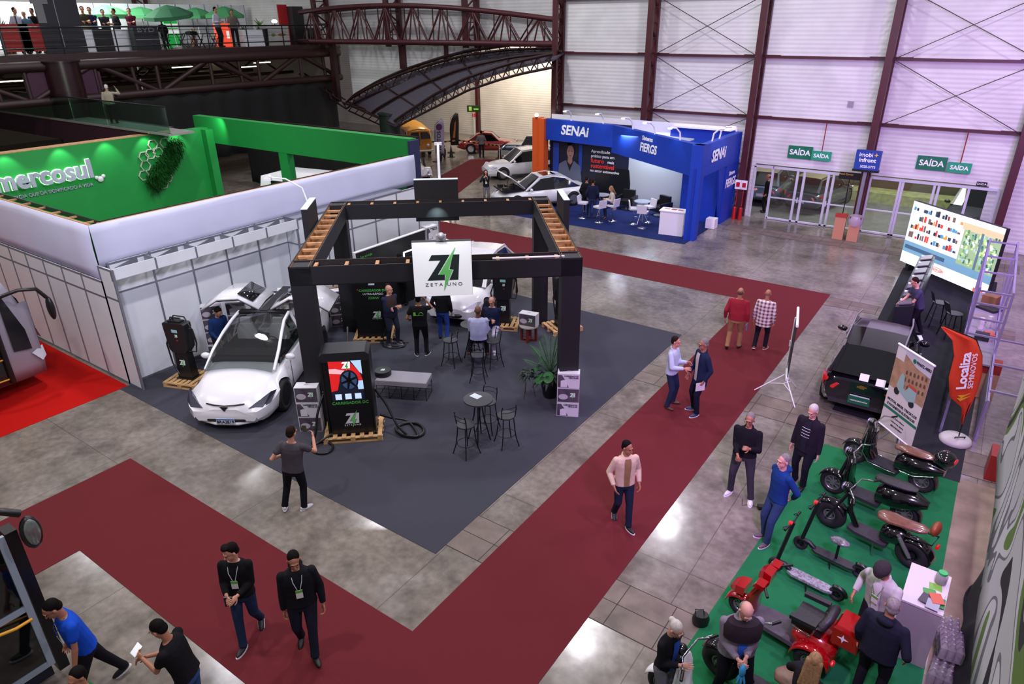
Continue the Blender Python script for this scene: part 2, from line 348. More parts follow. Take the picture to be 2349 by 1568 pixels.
# upper white wall above the arched canopy
FAR = [(-35.3, 3.6), (-35.09, 3.79), (-32.6, 4.8), (-30.2, 5.55), (-27.57, 6.2), (-25.12, 6.68), (-22.5, 6.98), (-18.9, 7.12)]
NEAR = [(-28.9, 2.6), (-28.32, 2.92), (-25.81, 4.16), (-23.54, 5.09), (-21.51, 5.66), (-20.2, 5.98), (-18.3, 6.33)]
def along(tab, u):
    L = [0]
    for p, q in zip(tab, tab[1:]): L.append(L[-1]+math.hypot(q[0]-p[0], q[1]-p[1]))
    d = u*L[-1]
    for i in range(len(tab)-1):
        if d <= L[i+1]+1e-6: k = (d-L[i])/(L[i+1]-L[i]); return (tab[i][0]+(tab[i+1][0]-tab[i][0])*k, tab[i][1]+(tab[i+1][1]-tab[i][1])*k)
    return tab[-1]
N = 26; fa = [along(FAR, i/N) for i in range(N+1)]; ne = [along(NEAR, i/N) for i in range(N+1)]
mb = MB(); mb.add([(x, 32.6, z) for x, z in fa]+[(x, 32.6, 17) for x, z in fa], [(i, i+1, N+2+i, N+1+i) for i in range(N)]); mb.bb((-60, 32.6, 6.9), (-35.3, 32.7, 17))
struct('wall_upper_left', mb, CW)
VA = mat('canopy_top_sheet', '47434d', .6)
mb = MB(); mb.add([(x, 32.3, z-.25) for x, z in fa]+[(x, 29.7, z+.12) for x, z in ne], [(i, i+1, N+2+i, N+1+i) for i in range(N)]); o = struct('ceiling_canopy_vault', mb, VA); o.modifiers.new('s', 'SOLIDIFY').thickness = .06
def arc_truss(P, y, dz, dep, r):
    mb = MB(); top = [(x, y, z+dz) for x, z in P]; bot = [(x+.15*(1-i/N), y, z+dz-dep*(.55+.45*min(1, i/8))) for i, (x, z) in enumerate(P)]
    mb.tube(top, r, 8); mb.tube(bot, r*.8, 8)
    for i in range(N): mb.cyl(bot[i], top[i+1] if i % 2 else top[i], .03, n=6); mb.cyl(top[i], bot[i+1], .028, n=6)
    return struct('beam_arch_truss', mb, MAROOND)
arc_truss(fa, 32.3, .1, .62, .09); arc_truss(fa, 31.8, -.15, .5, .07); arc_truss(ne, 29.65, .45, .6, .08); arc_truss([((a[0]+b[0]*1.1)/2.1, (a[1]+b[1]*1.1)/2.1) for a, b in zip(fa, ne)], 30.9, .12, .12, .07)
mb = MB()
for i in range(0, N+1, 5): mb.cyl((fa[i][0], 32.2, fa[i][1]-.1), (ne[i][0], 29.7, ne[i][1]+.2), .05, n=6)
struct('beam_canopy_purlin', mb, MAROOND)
mb = MB()
for (A, B) in (((-35.1, 31.9, 3.6), (-30.6, 30.9, 2.9)), ((-35.3, 31.9, 3.7), (-38.6, 31.6, 5.2))):
    A = Vector(A); B = Vector(B)
    for o_ in (Vector((0, 0, 0)), Vector((0, 0, -.55)), Vector((.1, -.5, 0))): mb.cyl(A+o_, B+o_, .05, n=6)
    for i in range(6): mb.cyl(A.lerp(B, i/6)+Vector((0, 0, -.55)), A.lerp(B, (i+1)/6), .03, n=5); mb.cyl(A.lerp(B, i/6)+Vector((.1, -.5, 0)), A.lerp(B, (i+1)/6), .025, n=5)
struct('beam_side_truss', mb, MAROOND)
struct('column_round', MB().cyl((-30.2, 30.6, 0), (-30.2, 30.6, 3.25), .62, n=24).cyl((-30.2, 30.6, 3.25), (-30.2, 30.6, 3.33), .7, n=24), mat('dark_green_column', '11231a', .45))
# straight chord truss with an arched top chord above
mb = MB(); y = 31.0; zb = 7.15
xs = [-37.6+i*(18.7/18) for i in range(19)]
def ztop(x): return zb+.9+1.0*math.sin(max(0, min(1, (x+44)/25.5))*math.pi*.93+.1)
mb.cyl((-38, y, zb), (-18.9, y, zb), .15, n=10); mb.tube([(x, y, ztop(x)) for x in xs], .13, 10)
for i, x in enumerate(xs[:-1]):
    x2 = xs[i+1]; xm = (x+x2)/2
    if i % 2 == 0: mb.cyl((x, y, zb), (x2, y, ztop(x2)), .05, n=6); mb.cyl((xm+.2, y, zb), (x2, y, ztop(x2)), .045, n=6)
    else: mb.cyl((x, y, ztop(x)), (x2, y, zb), .05, n=6); mb.cyl((x, y, ztop(x)), (xm-.2, y, zb), .045, n=6)
    mb.cyl((x2, y+.5, zb), (x2, y+.5, ztop(x2)), .035, n=6)
struct('beam_roof_truss', mb, MAROON)
mb = MB().cyl((-38, 32.2, zb), (-18.9, 32.2, zb), .1, n=8).tube([(x, 32.2, ztop(x)-.05) for x in xs], .09, 8)
for i, x in enumerate(xs[:-1]):
    x2 = xs[i+1]; mb.cyl((x, 32.2, zb if i % 2 else ztop(x)), (x2, 32.2, ztop(x2) if i % 2 else zb), .04, n=6)
struct('beam_roof_truss', mb, MAROON)
for x, z0 in ((-36.6, 3.7), (-30.5, 5.65), (-24.8, 6.75)):
    lattice_col(x, 31.8, 6.9, 17, .3, 1.0); struct('column_post', MB().box((x, 32.4, (z0+7.1)/2), (.3, .3, 7.1-z0)), MAROON)
struct('column_post', MB().box((-35.6, 31.6, 5.3), (.28, .28, 3.4)), MAROOND)
struct('column_post', MB().box((-27.2, 32.5, 6.75), (.18, .18, 1.0)), MAROON)
# ------------------------------------------------------------------ mezzanine on the left
MX, MZ = -37.0, 6.95
MD = mat('mezzanine_edge_steel', '2a1113', .5, noise=.15, scale=2)
struct('floor_mezzanine', MB().bb((-62, -4, MZ-.28), (MX, 33.5, MZ)), MD)
mb = MB(); zb2 = 4.95; zt2 = MZ-.5
mb.cyl((MX+.1, -2, zt2), (MX+.1, 33.2, zt2), .24, n=14).cyl((MX+.1, -2, zb2), (MX+.1, 33.2, zb2), .2, n=14)
k = 0; y = -1.0
while y < 32:
    y2 = y+3.1
    mb.cyl((MX+.1, y, zb2 if k % 2 else zt2), (MX+.1, min(y2, 33), zt2 if k % 2 else zb2), .13, n=10)
    if k % 2 == 0: mb.cyl((MX+.1, y2-1.2, zb2), (MX+.1, y2-1.3, zt2), .1, n=8)
    mb.cyl((MX+.1, y2, zb2), (MX+.1, y2, zt2), .1, n=8)
    y = y2; k += 1
struct('beam_mezzanine_truss', mb, MD)
for q in (4.5, 9.0, 14):                            # trusses further under the deck
    mb = MB(); x = MX-q
    mb.cyl((x, -4, MZ-.7), (x, 33, MZ-.7), .1, n=8).cyl((x, -4, MZ-1.8), (x, 33, MZ-1.8), .1, n=8)
    y = -4; k = 0
    while y < 32: mb.cyl((x, y, MZ-.7 if k % 2 else MZ-1.8), (x, y+1.8, MZ-1.8 if k % 2 else MZ-.7), .06, n=6); y += 1.8; k += 1
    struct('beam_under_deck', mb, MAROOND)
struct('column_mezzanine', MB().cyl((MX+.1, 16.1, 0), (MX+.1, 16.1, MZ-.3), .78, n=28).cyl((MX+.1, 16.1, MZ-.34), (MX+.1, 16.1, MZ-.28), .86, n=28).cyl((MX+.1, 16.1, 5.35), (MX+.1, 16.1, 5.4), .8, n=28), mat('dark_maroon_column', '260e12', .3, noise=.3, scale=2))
mb = MB()
for k in (-1, 1): mb.add([(MX+.1+e, 16.1+k*.75, z) for e in (-.03, .03) for z in (MZ-.5, 4.7)]+[(MX+.1+e, 16.1+k*1.7, z) for e in (-.03, .03) for z in (6.1, 5.3)], [(0, 1, 5, 4), (2, 6, 7, 3), (0, 2, 3, 1), (4, 5, 7, 6), (0, 4, 6, 2), (1, 3, 7, 5)])
struct('trim_gusset', mb, mat('plum_gusset_plate', '3c1830', .4))
# black curtain hung below the truss
def drape(name, p, q, z0, z1, m, amp=.12, n=90, lab=None, cat=None, wob=1.0):
    p = Vector(p); q = Vector(q); d = (q-p).normalized(); nrm = Vector((-d.y, d.x)); vs = []; rows = 7
    for j in range(rows):
        for i in range(n+1):
            t = i/n; a = amp*(.35+.65*j/(rows-1))*(math.sin(t*61*wob+.6*math.sin(t*17))+.5*math.sin(t*23+j*.4))
            b = p.lerp(q, t)+nrm*a; vs.append((b.x, b.y, z1+(z0-z1)*j/(rows-1)))
    mb = MB(); mb.add(vs, [(j*(n+1)+i, j*(n+1)+i+1, (j+1)*(n+1)+i+1, (j+1)*(n+1)+i) for j in range(rows-1) for i in range(n)], True)
    o = mb.build(name, m); o.modifiers.new('s', 'SOLIDIFY').thickness = .012
    return tag(o, lab, cat)
CUR = mat('black_curtain_fabric', '0a090a', .9, noise=.2, scale=4)
drape('stage_curtain', (MX+.1, 18.4), (MX+.1, 32.5), 1.2, 4.85, CUR, .14, 120, 'long black curtain hanging below the mezzanine truss', 'curtain')
struct('wall_under_mezzanine', MB().bb((-62, 33.2, 0), (-38.5, 33.4, 6.7)).bb((-62, -4, 0), (-61.8, 33, 17)), mat('pale_back_wall', 'a8a49c', .7))
# far wall above the mezzanine
struct('wall_left_upper', MB().bb((-56.2, -4, MZ), (-56, 33.4, 17)), CW)
for y in (8.0, 13.8, 19.6, 25.4, 31.0): lattice_col(-55.6, y, MZ, 17, .3, .9, ax=(0, 1))
struct('trim_girt_left', MB().bb((-55.9, -4, 9.2), (-55.7, 33, 9.4)), MAROON)
lamp('AREA', 'mezzanine_light', (-41.5, 18, 12), (-43.5, 18, 7.5), 2200, (.95, 1, .95), size=6)

drape('added_backdrop', (-34.5, 23.6), (-21.6, 23.6), .02, 3.1, CUR, .05, 60, 'added black backdrop standing in for the dark under the green beam', 'curtain')  # black sheet added to make the gap under the green beam dark
tag(MB().bb((-34.5, 23.5, 3.1), (-21.6, 23.7, 3.5)).build('backdrop_rail', MAROOND), 'maroon rail carrying the black backdrop behind the green beam', 'rail')
# ------------------------------------------------------------------ logo helpers
ZDARK = [(-.5, .22), (-.39, .42), (.56, .42), (.49, -.5), (-.58, -.5), (-.1, .22)]
ZBOLT = [(.44, .70), (.17, -.11), (.31, -.13), (-.03, -.90), (.06, -.30), (-.18, -.29)]
BOLTG = mat('bolt_green', '6fcf72', .4); BOLTD = mat('bolt_outline', 'dfe8e4', .5)
def grow(pts, k):
    cx = sum(p[0] for p in pts)/len(pts); cy = sum(p[1] for p in pts)/len(pts)
    return [(cx+(p[0]-cx)*k, cy+(p[1]-cy)*k) for p in pts]
def zlogo(parent, M, s, dark, words=True, green=BOLTG, gap=None, wm=None):
    sc = lambda P: [(p[0]*s, p[1]*s) for p in P]
    MB().poly(sc(ZDARK), 0, .004).build('logo', dark, parent, M)
    if gap is not None: MB().poly([(p[0]*s*1.0+(.03*s if i in (1, 2, 3) else -.03*s), p[1]*s) for i, p in enumerate(ZBOLT)], .004, .006).build('logo_gap', gap, parent, M)
    MB().poly(sc(ZBOLT), .006, .010).build('logo_bolt', green, parent, M)
    if words:
        text('Z E T A', .17*s, wm or dark, parent, M@T(-.36*s, -.66*s, .002), sx=1.1); text('U N O', .17*s, wm or dark, parent, M@T(.36*s, -.66*s, .002), sx=1.1)
# ------------------------------------------------------------------ white panel booth behind the white car (octagonal post system)
def sys_wall(name, p, q, z0, z1, nb, rails, lab, cat='booth wall', th=.05, out=1, group=None):
    """panels between aluminium posts from p to q"""
    p = Vector((p[0], p[1], 0)); q = Vector((q[0], q[1], 0)); d = (q-p); L = d.length; ang = math.atan2(d.y, d.x)
    t = thing(name, p, ang, lab, cat, group)
    MB().bb((0, -.01, z0+.03), (L, .01, z1)).build('panel', PANEL, t)
    po = MB()
    for i in range(nb+1): po.box((L*i/nb, 0, (z0+z1)/2), (.045, .05, z1-z0))
    po.build('post', ALU, t)
    ra = MB()
    for z in rails+[z1-.025, z0+.03]: ra.box((L/2, 0, z), (L+.01, .042, .04))
    ra.build('rail', ALU, t); return t
FX = -16.45
sys_wall('panel_wall', (FX, 7.05), (FX, 12.1), 0, 3.1, 5, [2.35], 'white booth panel wall with a shelf-like frieze behind the white electric car')
sys_wall('panel_wall', (-15.95, 12.1), (-15.95, 18.2), 0, 3.1, 6, [2.35], 'white booth panel wall stretching behind the black kiosk to the striped aisle')
sys_wall('panel_wall', (FX, 12.1), (-15.95, 12.1), 0, 3.1, 1, [2.35], 'narrow white return panel where the booth wall steps forward')
sys_wall('panel_wall', (FX, 6.85), (-15.85, 6.85), 0, 3.1, 1, [2.35], 'narrow white end panel at the corner by the bright red carpet')
sys_wall('panel_wall', (-26.5, 6.85), (FX, 6.85), 0, 2.72, 10, [2.3], 'white booth panel wall beside the bright red carpet')
# frieze boxes along the top of the recess
t = thing('booth_frieze', (-15.92, 6.85, 0), 0, 'white frieze board with open compartments on top of the booth wall', 'frieze')
MB().bb((0, 0, 2.83), (.02, 5.25, 3.1)).build('fascia', PANEL, t)
rb = MB()
for i in range(6): rb.beam((-.5, .02+i*1.04, 2.97), (.0, .02+i*1.04, 2.97), .02, .26)
for i in range(5): rb.add([(0, .02+i*1.04, 3.09), (-.52, .9+i*1.04, 3.09), (-.52, .9+i*1.04, 2.85), (0, .02+i*1.04, 2.85)], [(0, 1, 2, 3)])
for y in (0, 1.05, 2.1, 3.15, 4.2, 5.25): rb.box((.01, y, 2.96), (.04, .04, .28))
rb.build('divider', ALU, t)
MB().bb((-.54, 5.2, 3.08), (.0, 9.6, 3.12)).build('top_rail', ALU, t)
# stretched lilac-white fabric above
FAB = mat('white_stretched_fabric', 'c4c6de', .85, noise=.03, scale=1.5)
mb = MB(); nseg = 20
def fab(px, py, qx, qy, z0, z1, n=16, bow=.06):
    vs = []
    for j in range(6):
        for i in range(n+1):
            t_ = i/n; b_ = bow*math.sin(j/5*math.pi)*(.4+.6*math.sin(t_*9)**2)
            nx, ny = (qy-py), -(qx-px); l = math.hypot(nx, ny)
            vs.append((px+(qx-px)*t_+nx/l*b_, py+(qy-py)*t_+ny/l*b_, z0+(z1-z0)*j/5))
    mb.add(vs, [(j*(n+1)+i, j*(n+1)+i+1, (j+1)*(n+1)+i+1, (j+1)*(n+1)+i) for j in range(5) for i in range(n)], True)
fab(-16.52, 6.9, -16.52, 17.75, 3.02, 4.02)
fab(-28.5, 6.9, -16.52, 6.9, 2.7, 4.02)
o = mb.build('fabric_cladding', FAB); o.modifiers.new('s', 'SOLIDIFY').thickness = .02
tag(o, 'lilac white stretched fabric skin around the outside of the green booth', 'fabric')
# wooden frame behind the fabric
t = thing('booth_wall_frame', (-16.6, 7, 0), 0, 'raw wood frame edge along the top of the green booth wall', 'wall frame')
f1 = MB()
f1.beam((-.02, 0, 3.97), (-.02, 10.7, 3.97), .04, .05).beam((-.3, .25, 3.9), (-.3, 10.5, 3.9), .05, .08).beam((-11.8, .0, 3.97), (-.1, .0, 3.97), .05, .05)
for i in range(14): f1.beam((-.3, .4+i*.76, 3.92), (-.02, .4+i*.76, 3.92), .05, .04)
for i in range(14): f1.beam((-.6-i*.82, .02, 3.92), (-.6-i*.82, .35, 3.92), .05, .04)
f1.build('wood_frame', WOOD, t)
MB().beam((-.34, .3, 3.9), (-.34, 10.6, 3.9), .03, .12).beam((-11.8, .34, 3.9), (-.3, .34, 3.9), .03, .12).build('dark_edge', BLACK, t)
# green booth
GW = mat('booth_green', '0a7d33', .6, noise=.03, scale=2)
t = thing('green_booth', (-29.1, 7, 0), 0, 'tall bright green booth wall with plant panel and backlit company name', 'booth')
MB().bb((-.45, -4, 0), (0, 11.1, 4.0)).build('back_wall', GW, t)
wt = MB().bb((-.47, -4, 4.0), (.0, 10.0, 4.03)); wt.build('wood_top', WOOD, t)
MB().bb((.35, -.0, .0), (12.35, .35, 3.85)).build('front_wall', GW, t)
MB().bb((12.0, .3, 0), (12.3, 10.6, 3.85)).build('side_wall', GW, t)
MB().bb((0, 10.75, 0), (.35, 11.1, 3.95)).build('corner_post', GW, t)
MB().bb((-1.0, 11.1, 3.35), (12.1, 11.45, 4.45)).build('green_beam', GW, t)
MB().bb((4.7, 11.12, 0), (5.25, 11.43, 3.35)).build('beam_post', GW, t)
MB().bb((12.1, 11.0, 0), (12.2, 11.5, 4.4)).build('navy_end_board', mat('navy_board', '1f2548', .6), t)
MB().bb((0, 0, 0), (12, 11, .02)).build('booth_floor', mat('dark_booth_floor', '1f221e', .8), t)
LET = mat('lilac_grey_letter_face', '9b9bb0', .5); GLOW = mat('backlit_letter_halo', 'b8ffb8', .5, emit=2.2)
Ml = frame((.16, 4.1, 3.05), (0, 1, 0))
text('mercosul', .93, LET, t, Ml, bold=.03, depth=.05, sx=.98); text('mercosul', .93, GLOW, t, Ml@T(0, 0, -.08), name='letter_halo', bold=.052, depth=.004, sx=.98)
text('ENERGIA QUE DÁ SIGNIFICADO À VIDA', .17, LET, t, frame((.03, 4.2, 2.45), (0, 1, 0)), depth=.02)
MB().ell((0, 0, 0), (.12, .12, .05)).ell((.13, .1, 0), (.08, .08, .05)).ell((-.13, .08, 0), (.08, .08, .05)).build('flower_mark', mat('pale_flower_mark', 'c8c4c8', .5), t, frame((.06, 6.05, 2.6), (0, 1, 0)))
for y in (1.2, 3.0, 4.85, 6.55, 8.15, 9.5):
    lamp('SPOT', 'wall_washer_light', (-28.65, 7+y, 4.15), (-29.12, 7+y, 3.2), 60, (.75, 1, .8), spot_size=R(80), spot_blend=.6, shadow_soft_size=.05)
lamp('SPOT', 'corner_washer_light', (-27.8, 17.6, 4.45), (-28.5, 18.1, 3.9), 60, (.6, 1, .75), spot_size=R(120), spot_blend=.7, shadow_soft_size=.05)
lamp('AREA', 'green_booth_light', (-22.5, 12, 6.2), (-25.5, 12.6, 2.5), 260, (.9, 1, .9), size=3)
# hexagon shelves and plant wall
hx = MB(); hex_r = .21
cs = [(7.79, 2.45), (7.96, 3.19), (8.45, 3.61), (9.43, 3.35), (8.26, 3.26), (8.53, 1.97), (8.77, 2.2), (8.98, 3.62), (7.95, 2.82), (8.6, 3.28)]
for cy, cz in cs:
    ring = [(.05, cy+hex_r*math.cos(R(60*k)), cz+hex_r*math.sin(R(60*k))) for k in range(6)]
    hx = MB()
    for a, b in zip(ring, ring[1:]+ring[:1]): hx.beam(a, b, .06, .025)
    hx.build('hexagon_shelf', mat('shelf_grey_white', 'b0a8a0', .6), t)
rnd = random.Random(3); pl = MB()
def leafblade(mb, p, d, L, w, droop=.3, n=3, side=None):
    p = Vector(p); d = Vector(d).normalized(); s_ = side or d.cross(Vector((0, 0, 1)))
    s_ = s_.normalized() if s_.length > 1e-4 else Vector((1, 0, 0)); vs = []
    for i in range(n+1):
        t_ = i/n; c = p+d*L*t_+Vector((0, 0, -droop*L*t_*t_)); ww = w*math.sin(math.pi*(.15+.85*t_))**.8
        vs += [c-s_*ww/2, c+s_*ww/2]
    mb.add(vs, [(2*i, 2*i+1, 2*i+3, 2*i+2) for i in range(n)])
for i in range(2600):
    u = rnd.random(); a_ = rnd.uniform(0, 6.28); q = rnd.random()**.5*.42; cy = 8.05+1.35*u+q*math.cos(a_)*.8; cz = 2.15+1.35*u+q*math.sin(a_)*.85
    leafblade(pl, (.1+.12*rnd.random(), cy, cz), (.5+rnd.random()*.5, rnd.uniform(-.8, .8), rnd.uniform(-.9, .6)), rnd.uniform(.14, .28), .05, .5, side=Vector((rnd.uniform(-.3, .3), 1, rnd.uniform(-.8, .8))))
o = pl.build('plant_cushion', mat('wall_plant_green', '0f3a12', .9, noise=.5, scale=3, spec=.1), t); o['kind'] = 'stuff'
# things inside the green booth seen over the wall
t = thing('white_van', G(780, 400, 1.9), R(10), 'white vehicle roof showing over the fabric wall inside the stands', 'van')
t.location = (G(700, 400, 1.9).x, G(700, 400, 1.9).y, 0)
MB().loft([[(x*L, y, z) for y, z in ((-.9, .0), (.9, .0), (.95, 1.3), (.8, h), (-.8, h), (-.95, 1.3))] for x, L, h in ((-1, 1.9, 1.85), (-.6, 2.0, 2.0), (.6, 2.0, 2.0), (1, 1.9, 1.75))]).build('body', WHITE, t)
MB().bb((-1.2, -.97, 1.3), (1.2, .97, 1.72)).build('window', GLASSD, t)
# ------------------------------------------------------------------ walkway with glass balustrade behind the green booth
t = thing('raised_walkway', (0, 0, 0), 0, 'maroon raised walkway with a glass balustrade behind the green booth', 'walkway')
MB().bb((-62, 15.25, 3.25), (-29.7, 15.33, 4.12)).bb((-35.9, 15.3, 3.9), (-29.7, 16.9, 4.12)).build('walkway_beam', mat('plum_steel', '331420', .5), t)
MB().bb((-62, 15.2, 4.12), (-27.2, 15.34, 4.2)).bb((-35.9, 15.3, 4.12), (-27.2, 16.3, 4.2)).build('walkway_kerb', mat('kerb_grey', '7d7a76', .6), t)
gm = bpy.data.materials.new('balustrade_glass'); gm.use_nodes = True; nt = gm.node_tree; nt.nodes.remove(nt.nodes['Principled BSDF'])
mx = nt.nodes.new('ShaderNodeMixShader'); mx.inputs[0].default_value = .22
tr = nt.nodes.new('ShaderNodeBsdfTransparent'); tr.inputs[0].default_value = (.55, .8, .68, 1); gg = nt.nodes.new('ShaderNodeBsdfGlossy'); gg.inputs['Roughness'].default_value = .05
nt.links.new(tr.outputs[0], mx.inputs[1]); nt.links.new(gg.outputs[0], mx.inputs[2]); nt.links.new(mx.outputs[0], nt.nodes['Material Output'].inputs[0])
for x in range(-62, -30, 3): MB().bb((x+.02, 15.26, 4.2), (x+4.8 if x == -32 else x+2.96, 15.28, 5.2)).build('glass_panel', gm, t)
MB().bb((-62, 15.24, 5.2), (-27.2, 15.3, 5.24)).build('handrail', BLACKM, t)
# ------------------------------------------------------------------ black kiosk frame
KP = Vector((-8.70, 11.95, 0)); KA = math.atan2(3.83, 4.61); KX, KY, KZ = 5.95, 5.55, 3.72
kc = Vector(((-11.08-6.47-9.99-14.78)/4, (8.06+11.89+15.99+12.44)/4, 0))
kiosk = thing('kiosk_frame', kc, KA, 'black square timber kiosk frame on four posts with open wooden top', 'kiosk')
KB = mat('black_kiosk_cladding', '121318', .6, noise=.06, scale=3); KBI = KB
hx_, hy_ = KX/2, KY/2; wp = .42; bh = .40
for sx in (-1, 1):
    for sy in (-1, 1):
        MB().bb((sx*hx_, sy*hy_, .01), (sx*(hx_-wp), sy*(hy_-wp), KZ-.03)).build('post', KB, kiosk)
for sy in (-1, 1):
    b1 = MB()
    for y in (sy*hy_, sy*(hy_-wp)): b1.box((0, y-sy*.012, KZ-bh/2), (KX, .024, bh))
    b1.bb((-hx_, sy*hy_, KZ-bh), (hx_, sy*(hy_-wp), KZ-bh+.02)); b1.build('beam', KB, kiosk)
    for i in range(9): MB().box((-hx_+.5+i*(KX-1)/8, sy*(hy_-wp/2), KZ-.06), (.07, wp-.05, .04)).build('cross_batten', WOOD, kiosk)
    MB().bb((-hx_+.03, sy*(hy_-.03), KZ-.16), (hx_-.03, sy*(hy_-wp+.03), KZ-.12)).build('inner_ply', PLY, kiosk)
for sx in (-1, 1):
    b1 = MB()
    for x in (sx*hx_, sx*(hx_-wp)): b1.box((x-sx*.012, 0, KZ-bh/2), (.024, KY, bh))
    b1.bb((sx*hx_, -hy_, KZ-bh), (sx*(hx_-wp), hy_, KZ-bh+.02)); b1.build('beam', KB, kiosk)
    for i in range(11): MB().box((sx*(hx_-wp/2), -hy_+.35+i*(KY-.7)/10, KZ-.06), (wp-.05, .09, .05)).build('cross_batten', WOOD, kiosk)
    pl_ = MB().bb((sx*(hx_-.03), -hy_+.03, KZ-bh+.02), (sx*(hx_-wp+.03), hy_-.03, KZ-bh+.04))
    for x in (sx*(hx_-.03), sx*(hx_-wp+.035)): pl_.box((x, 0, KZ-bh/2), (.008, KY-.1, bh-.03))
    pl_.build('inner_ply', PLY, kiosk)
led = mat('led_strip', 'ffffff', .5, emit=2.0)
MB().box((hx_-1.1, -hy_+.2, KZ-.02), (1.5, .06, .02)).build('led_tube', mat('idle_led_tube', 'e8d8e8', .4), kiosk)
# hanging name boards
LIT = mat('white_sign_face_glow', 'f2f6fa', .5, emit=.22)  # faint glow put into the face, as if lit by the lamp above
def board(x, y, ang, w, h, z, lab, face, gp='square name boards hung on the kiosk beams'):
    t = thing('name_board', kc+RZ(KA).to_3x3()@Vector((x, y, 0)), KA+ang, lab, 'sign', gp)
    MB().bb((-w/2, -.07, z-h/2), (w/2, .07, z+h/2)).build('board_box', KB, t)
    if face:
        M = frame((0, -.072, z), (1, 0, 0)); MB().bb((-w/2+.005, -.078, z-h/2+.005), (w/2-.005, -.07, z+h/2-.005)).build('board_face', LIT, t)
        zlogo(t, M@T(.02, .06, .008), .58, mat('logo_dark_green', '1e2b2c', .5), gap=mat('logo_gap_white', 'eef2f4', .5))
    else: MB().bb((-w/2, -.075, z+h/2), (w/2, .075, z+h/2+.015)).build('lit_edge', mat('pale_board_edge', 'cfe0e6', .5), t)
    return t
board(.10, -hy_-.10, 0, 1.18, 1.14, KZ-.09, 'square white name board with black letters and green lightning bolt on front beam', True)
lamp('SPOT', 'name_board_light', kc+RZ(KA).to_3x3()@Vector((.1, -hy_-1.0, KZ+1.3)), kc+RZ(KA).to_3x3()@Vector((.1, -hy_, KZ-.1)), 40, (1, 1, 1), spot_size=R(60), shadow_soft_size=.1)
t = thing('sign_lamp', kc+RZ(KA).to_3x3()@Vector((.1, -hy_+.1, KZ)), KA, 'white goose-neck lamp over the square white name board', 'lamp', 'lamps over the kiosk boards')
MB().tube([(0, 0, -.1), (0, 0, .35), (0, -.1, .5), (0, -.3, .56)], .04).build('lamp_arm', WHITE, t); MB().box((0, -.3, .58), (.2, .12, .1)).ell((0, -.34, .62), .07).build('lamp_head', mat('grey_lamp_head', '9a9aa0', .4, .5), t)
board(-.1, hy_+.08, math.pi, 1.2, 1.14, KZ-.05, 'black back of the name board on the far kiosk beam', False)
t = thing('sign_lamp', kc+RZ(KA).to_3x3()@Vector((0, hy_+.15, KZ+.5)), KA, 'white goose-neck lamp rising behind the far name board', 'lamp', 'lamps over the kiosk boards')
MB().tube([(0, 0, 0), (0, .1, .55), (0, .3, .75), (0, .55, .85)], .035).build('lamp_arm', WHITE, t); MB().box((0, .6, .86), (.2, .12, .06)).build('lamp_head', WHITE, t)
board(-hx_-.10, .4, -math.pi/2, 1.15, 1.14, KZ-.05, 'thin black name board seen edge-on at the left kiosk beam', False)
t = thing('sign_lamp', kc+RZ(KA).to_3x3()@Vector((-hx_-.1, .4, KZ+.5)), KA, 'thin curved white lamp arm over the left name board', 'lamp', 'lamps over the kiosk boards')
MB().tube([(0, 0, 0), (-.1, 0, .4), (-.45, 0, .62), (-.8, 0, .66)], .018).build('lamp_arm', WHITE, t); MB().box((-.85, 0, .62), (.16, .1, .06)).ell((-.8, 0, .68), .045).build('lamp_head', WHITE, t)
board(hx_+.10, .6, math.pi/2, 1.15, 1.14, KZ-.05, 'thin black name board seen edge-on at the right kiosk beam', False)
lamp('SPOT', 'added_board_spot', kc+RZ(KA).to_3x3()@Vector((-.1, hy_-.75, KZ-.32)), kc+RZ(KA).to_3x3()@Vector((-.1, hy_+.1, KZ-.52)), 10, (.7, .95, 1), spot_size=R(90), shadow_soft_size=.03)  # added spot without a fixture, aimed at the far name board
# ------------------------------------------------------------------ blue corner stand
BL = mat('royal_blue_board', '0c3aa8', .5, noise=.05, scale=2); BLD = mat('deep_blue_board', '0a2f96', .5); ORG = mat('orange_board', 'd2561c', .5)
st = thing('corner_stand', (-9.5, 26.4, 0), 0, 'royal blue corner stand with orange end post and white lettering', 'exhibition stand')
SZ = 3.78
A1, A2, A3, A4 = Vector((-9.35, 3.75, 0)), Vector((-5.4, 3.35, 0)), Vector((0, 0, 0)), Vector((.08, 4.3, 0))
def fascia(p, q, z0, z1, th=.28, m=BL, name='fascia'):
    mb = MB().beam((p.x, p.y, (z0+z1)/2), (q.x, q.y, (z0+z1)/2), th, z1-z0); return mb.build(name, m, st)
fascia(A1, A2, 2.78, SZ); fascia(A2, A3, 2.55, SZ); fascia(A3+Vector((0, -.1, 0)), A4, 2.55, SZ)
MB().bb((-.30, -.16, 0), (.16, .2, SZ)).build('corner_post', BL, st); MB().bb((-.12, -.19, 0), (-.03, -.1, 2.9)).build('post_groove', BLD, st)
MB().bb((-.06, 3.0, 0), (.14, 4.6, 2.6)).build('side_wall', BL, st)
mb = MB(); mb.add([(0, 2.1, 2.6), (0, 3.05, 2.6), (0, 3.05, 0), (0, 2.95, 0), (.1, 2.1, 2.6), (.1, 3.05, 2.6), (.1, 3.05, 0), (.1, 2.95, 0)], [(0, 1, 2, 3), (4, 7, 6, 5), (0, 3, 7, 4), (0, 4, 5, 1), (1, 5, 6, 2), (2, 6, 7, 3)]); mb.build('side_brace', BL, st)
MB().bb((-1.75, 2.9, 0.01), (-.1, 4.2, 3.35)).bb((-2.9, 3.9, 2.9), (-.06, 4.19, SZ+.05)).build('store_room', BL, st)
MB().bb((-2.9, 3.7, SZ+.05), (-.1, 4.3, SZ+.07)).build('store_room_top', WHITE, st)
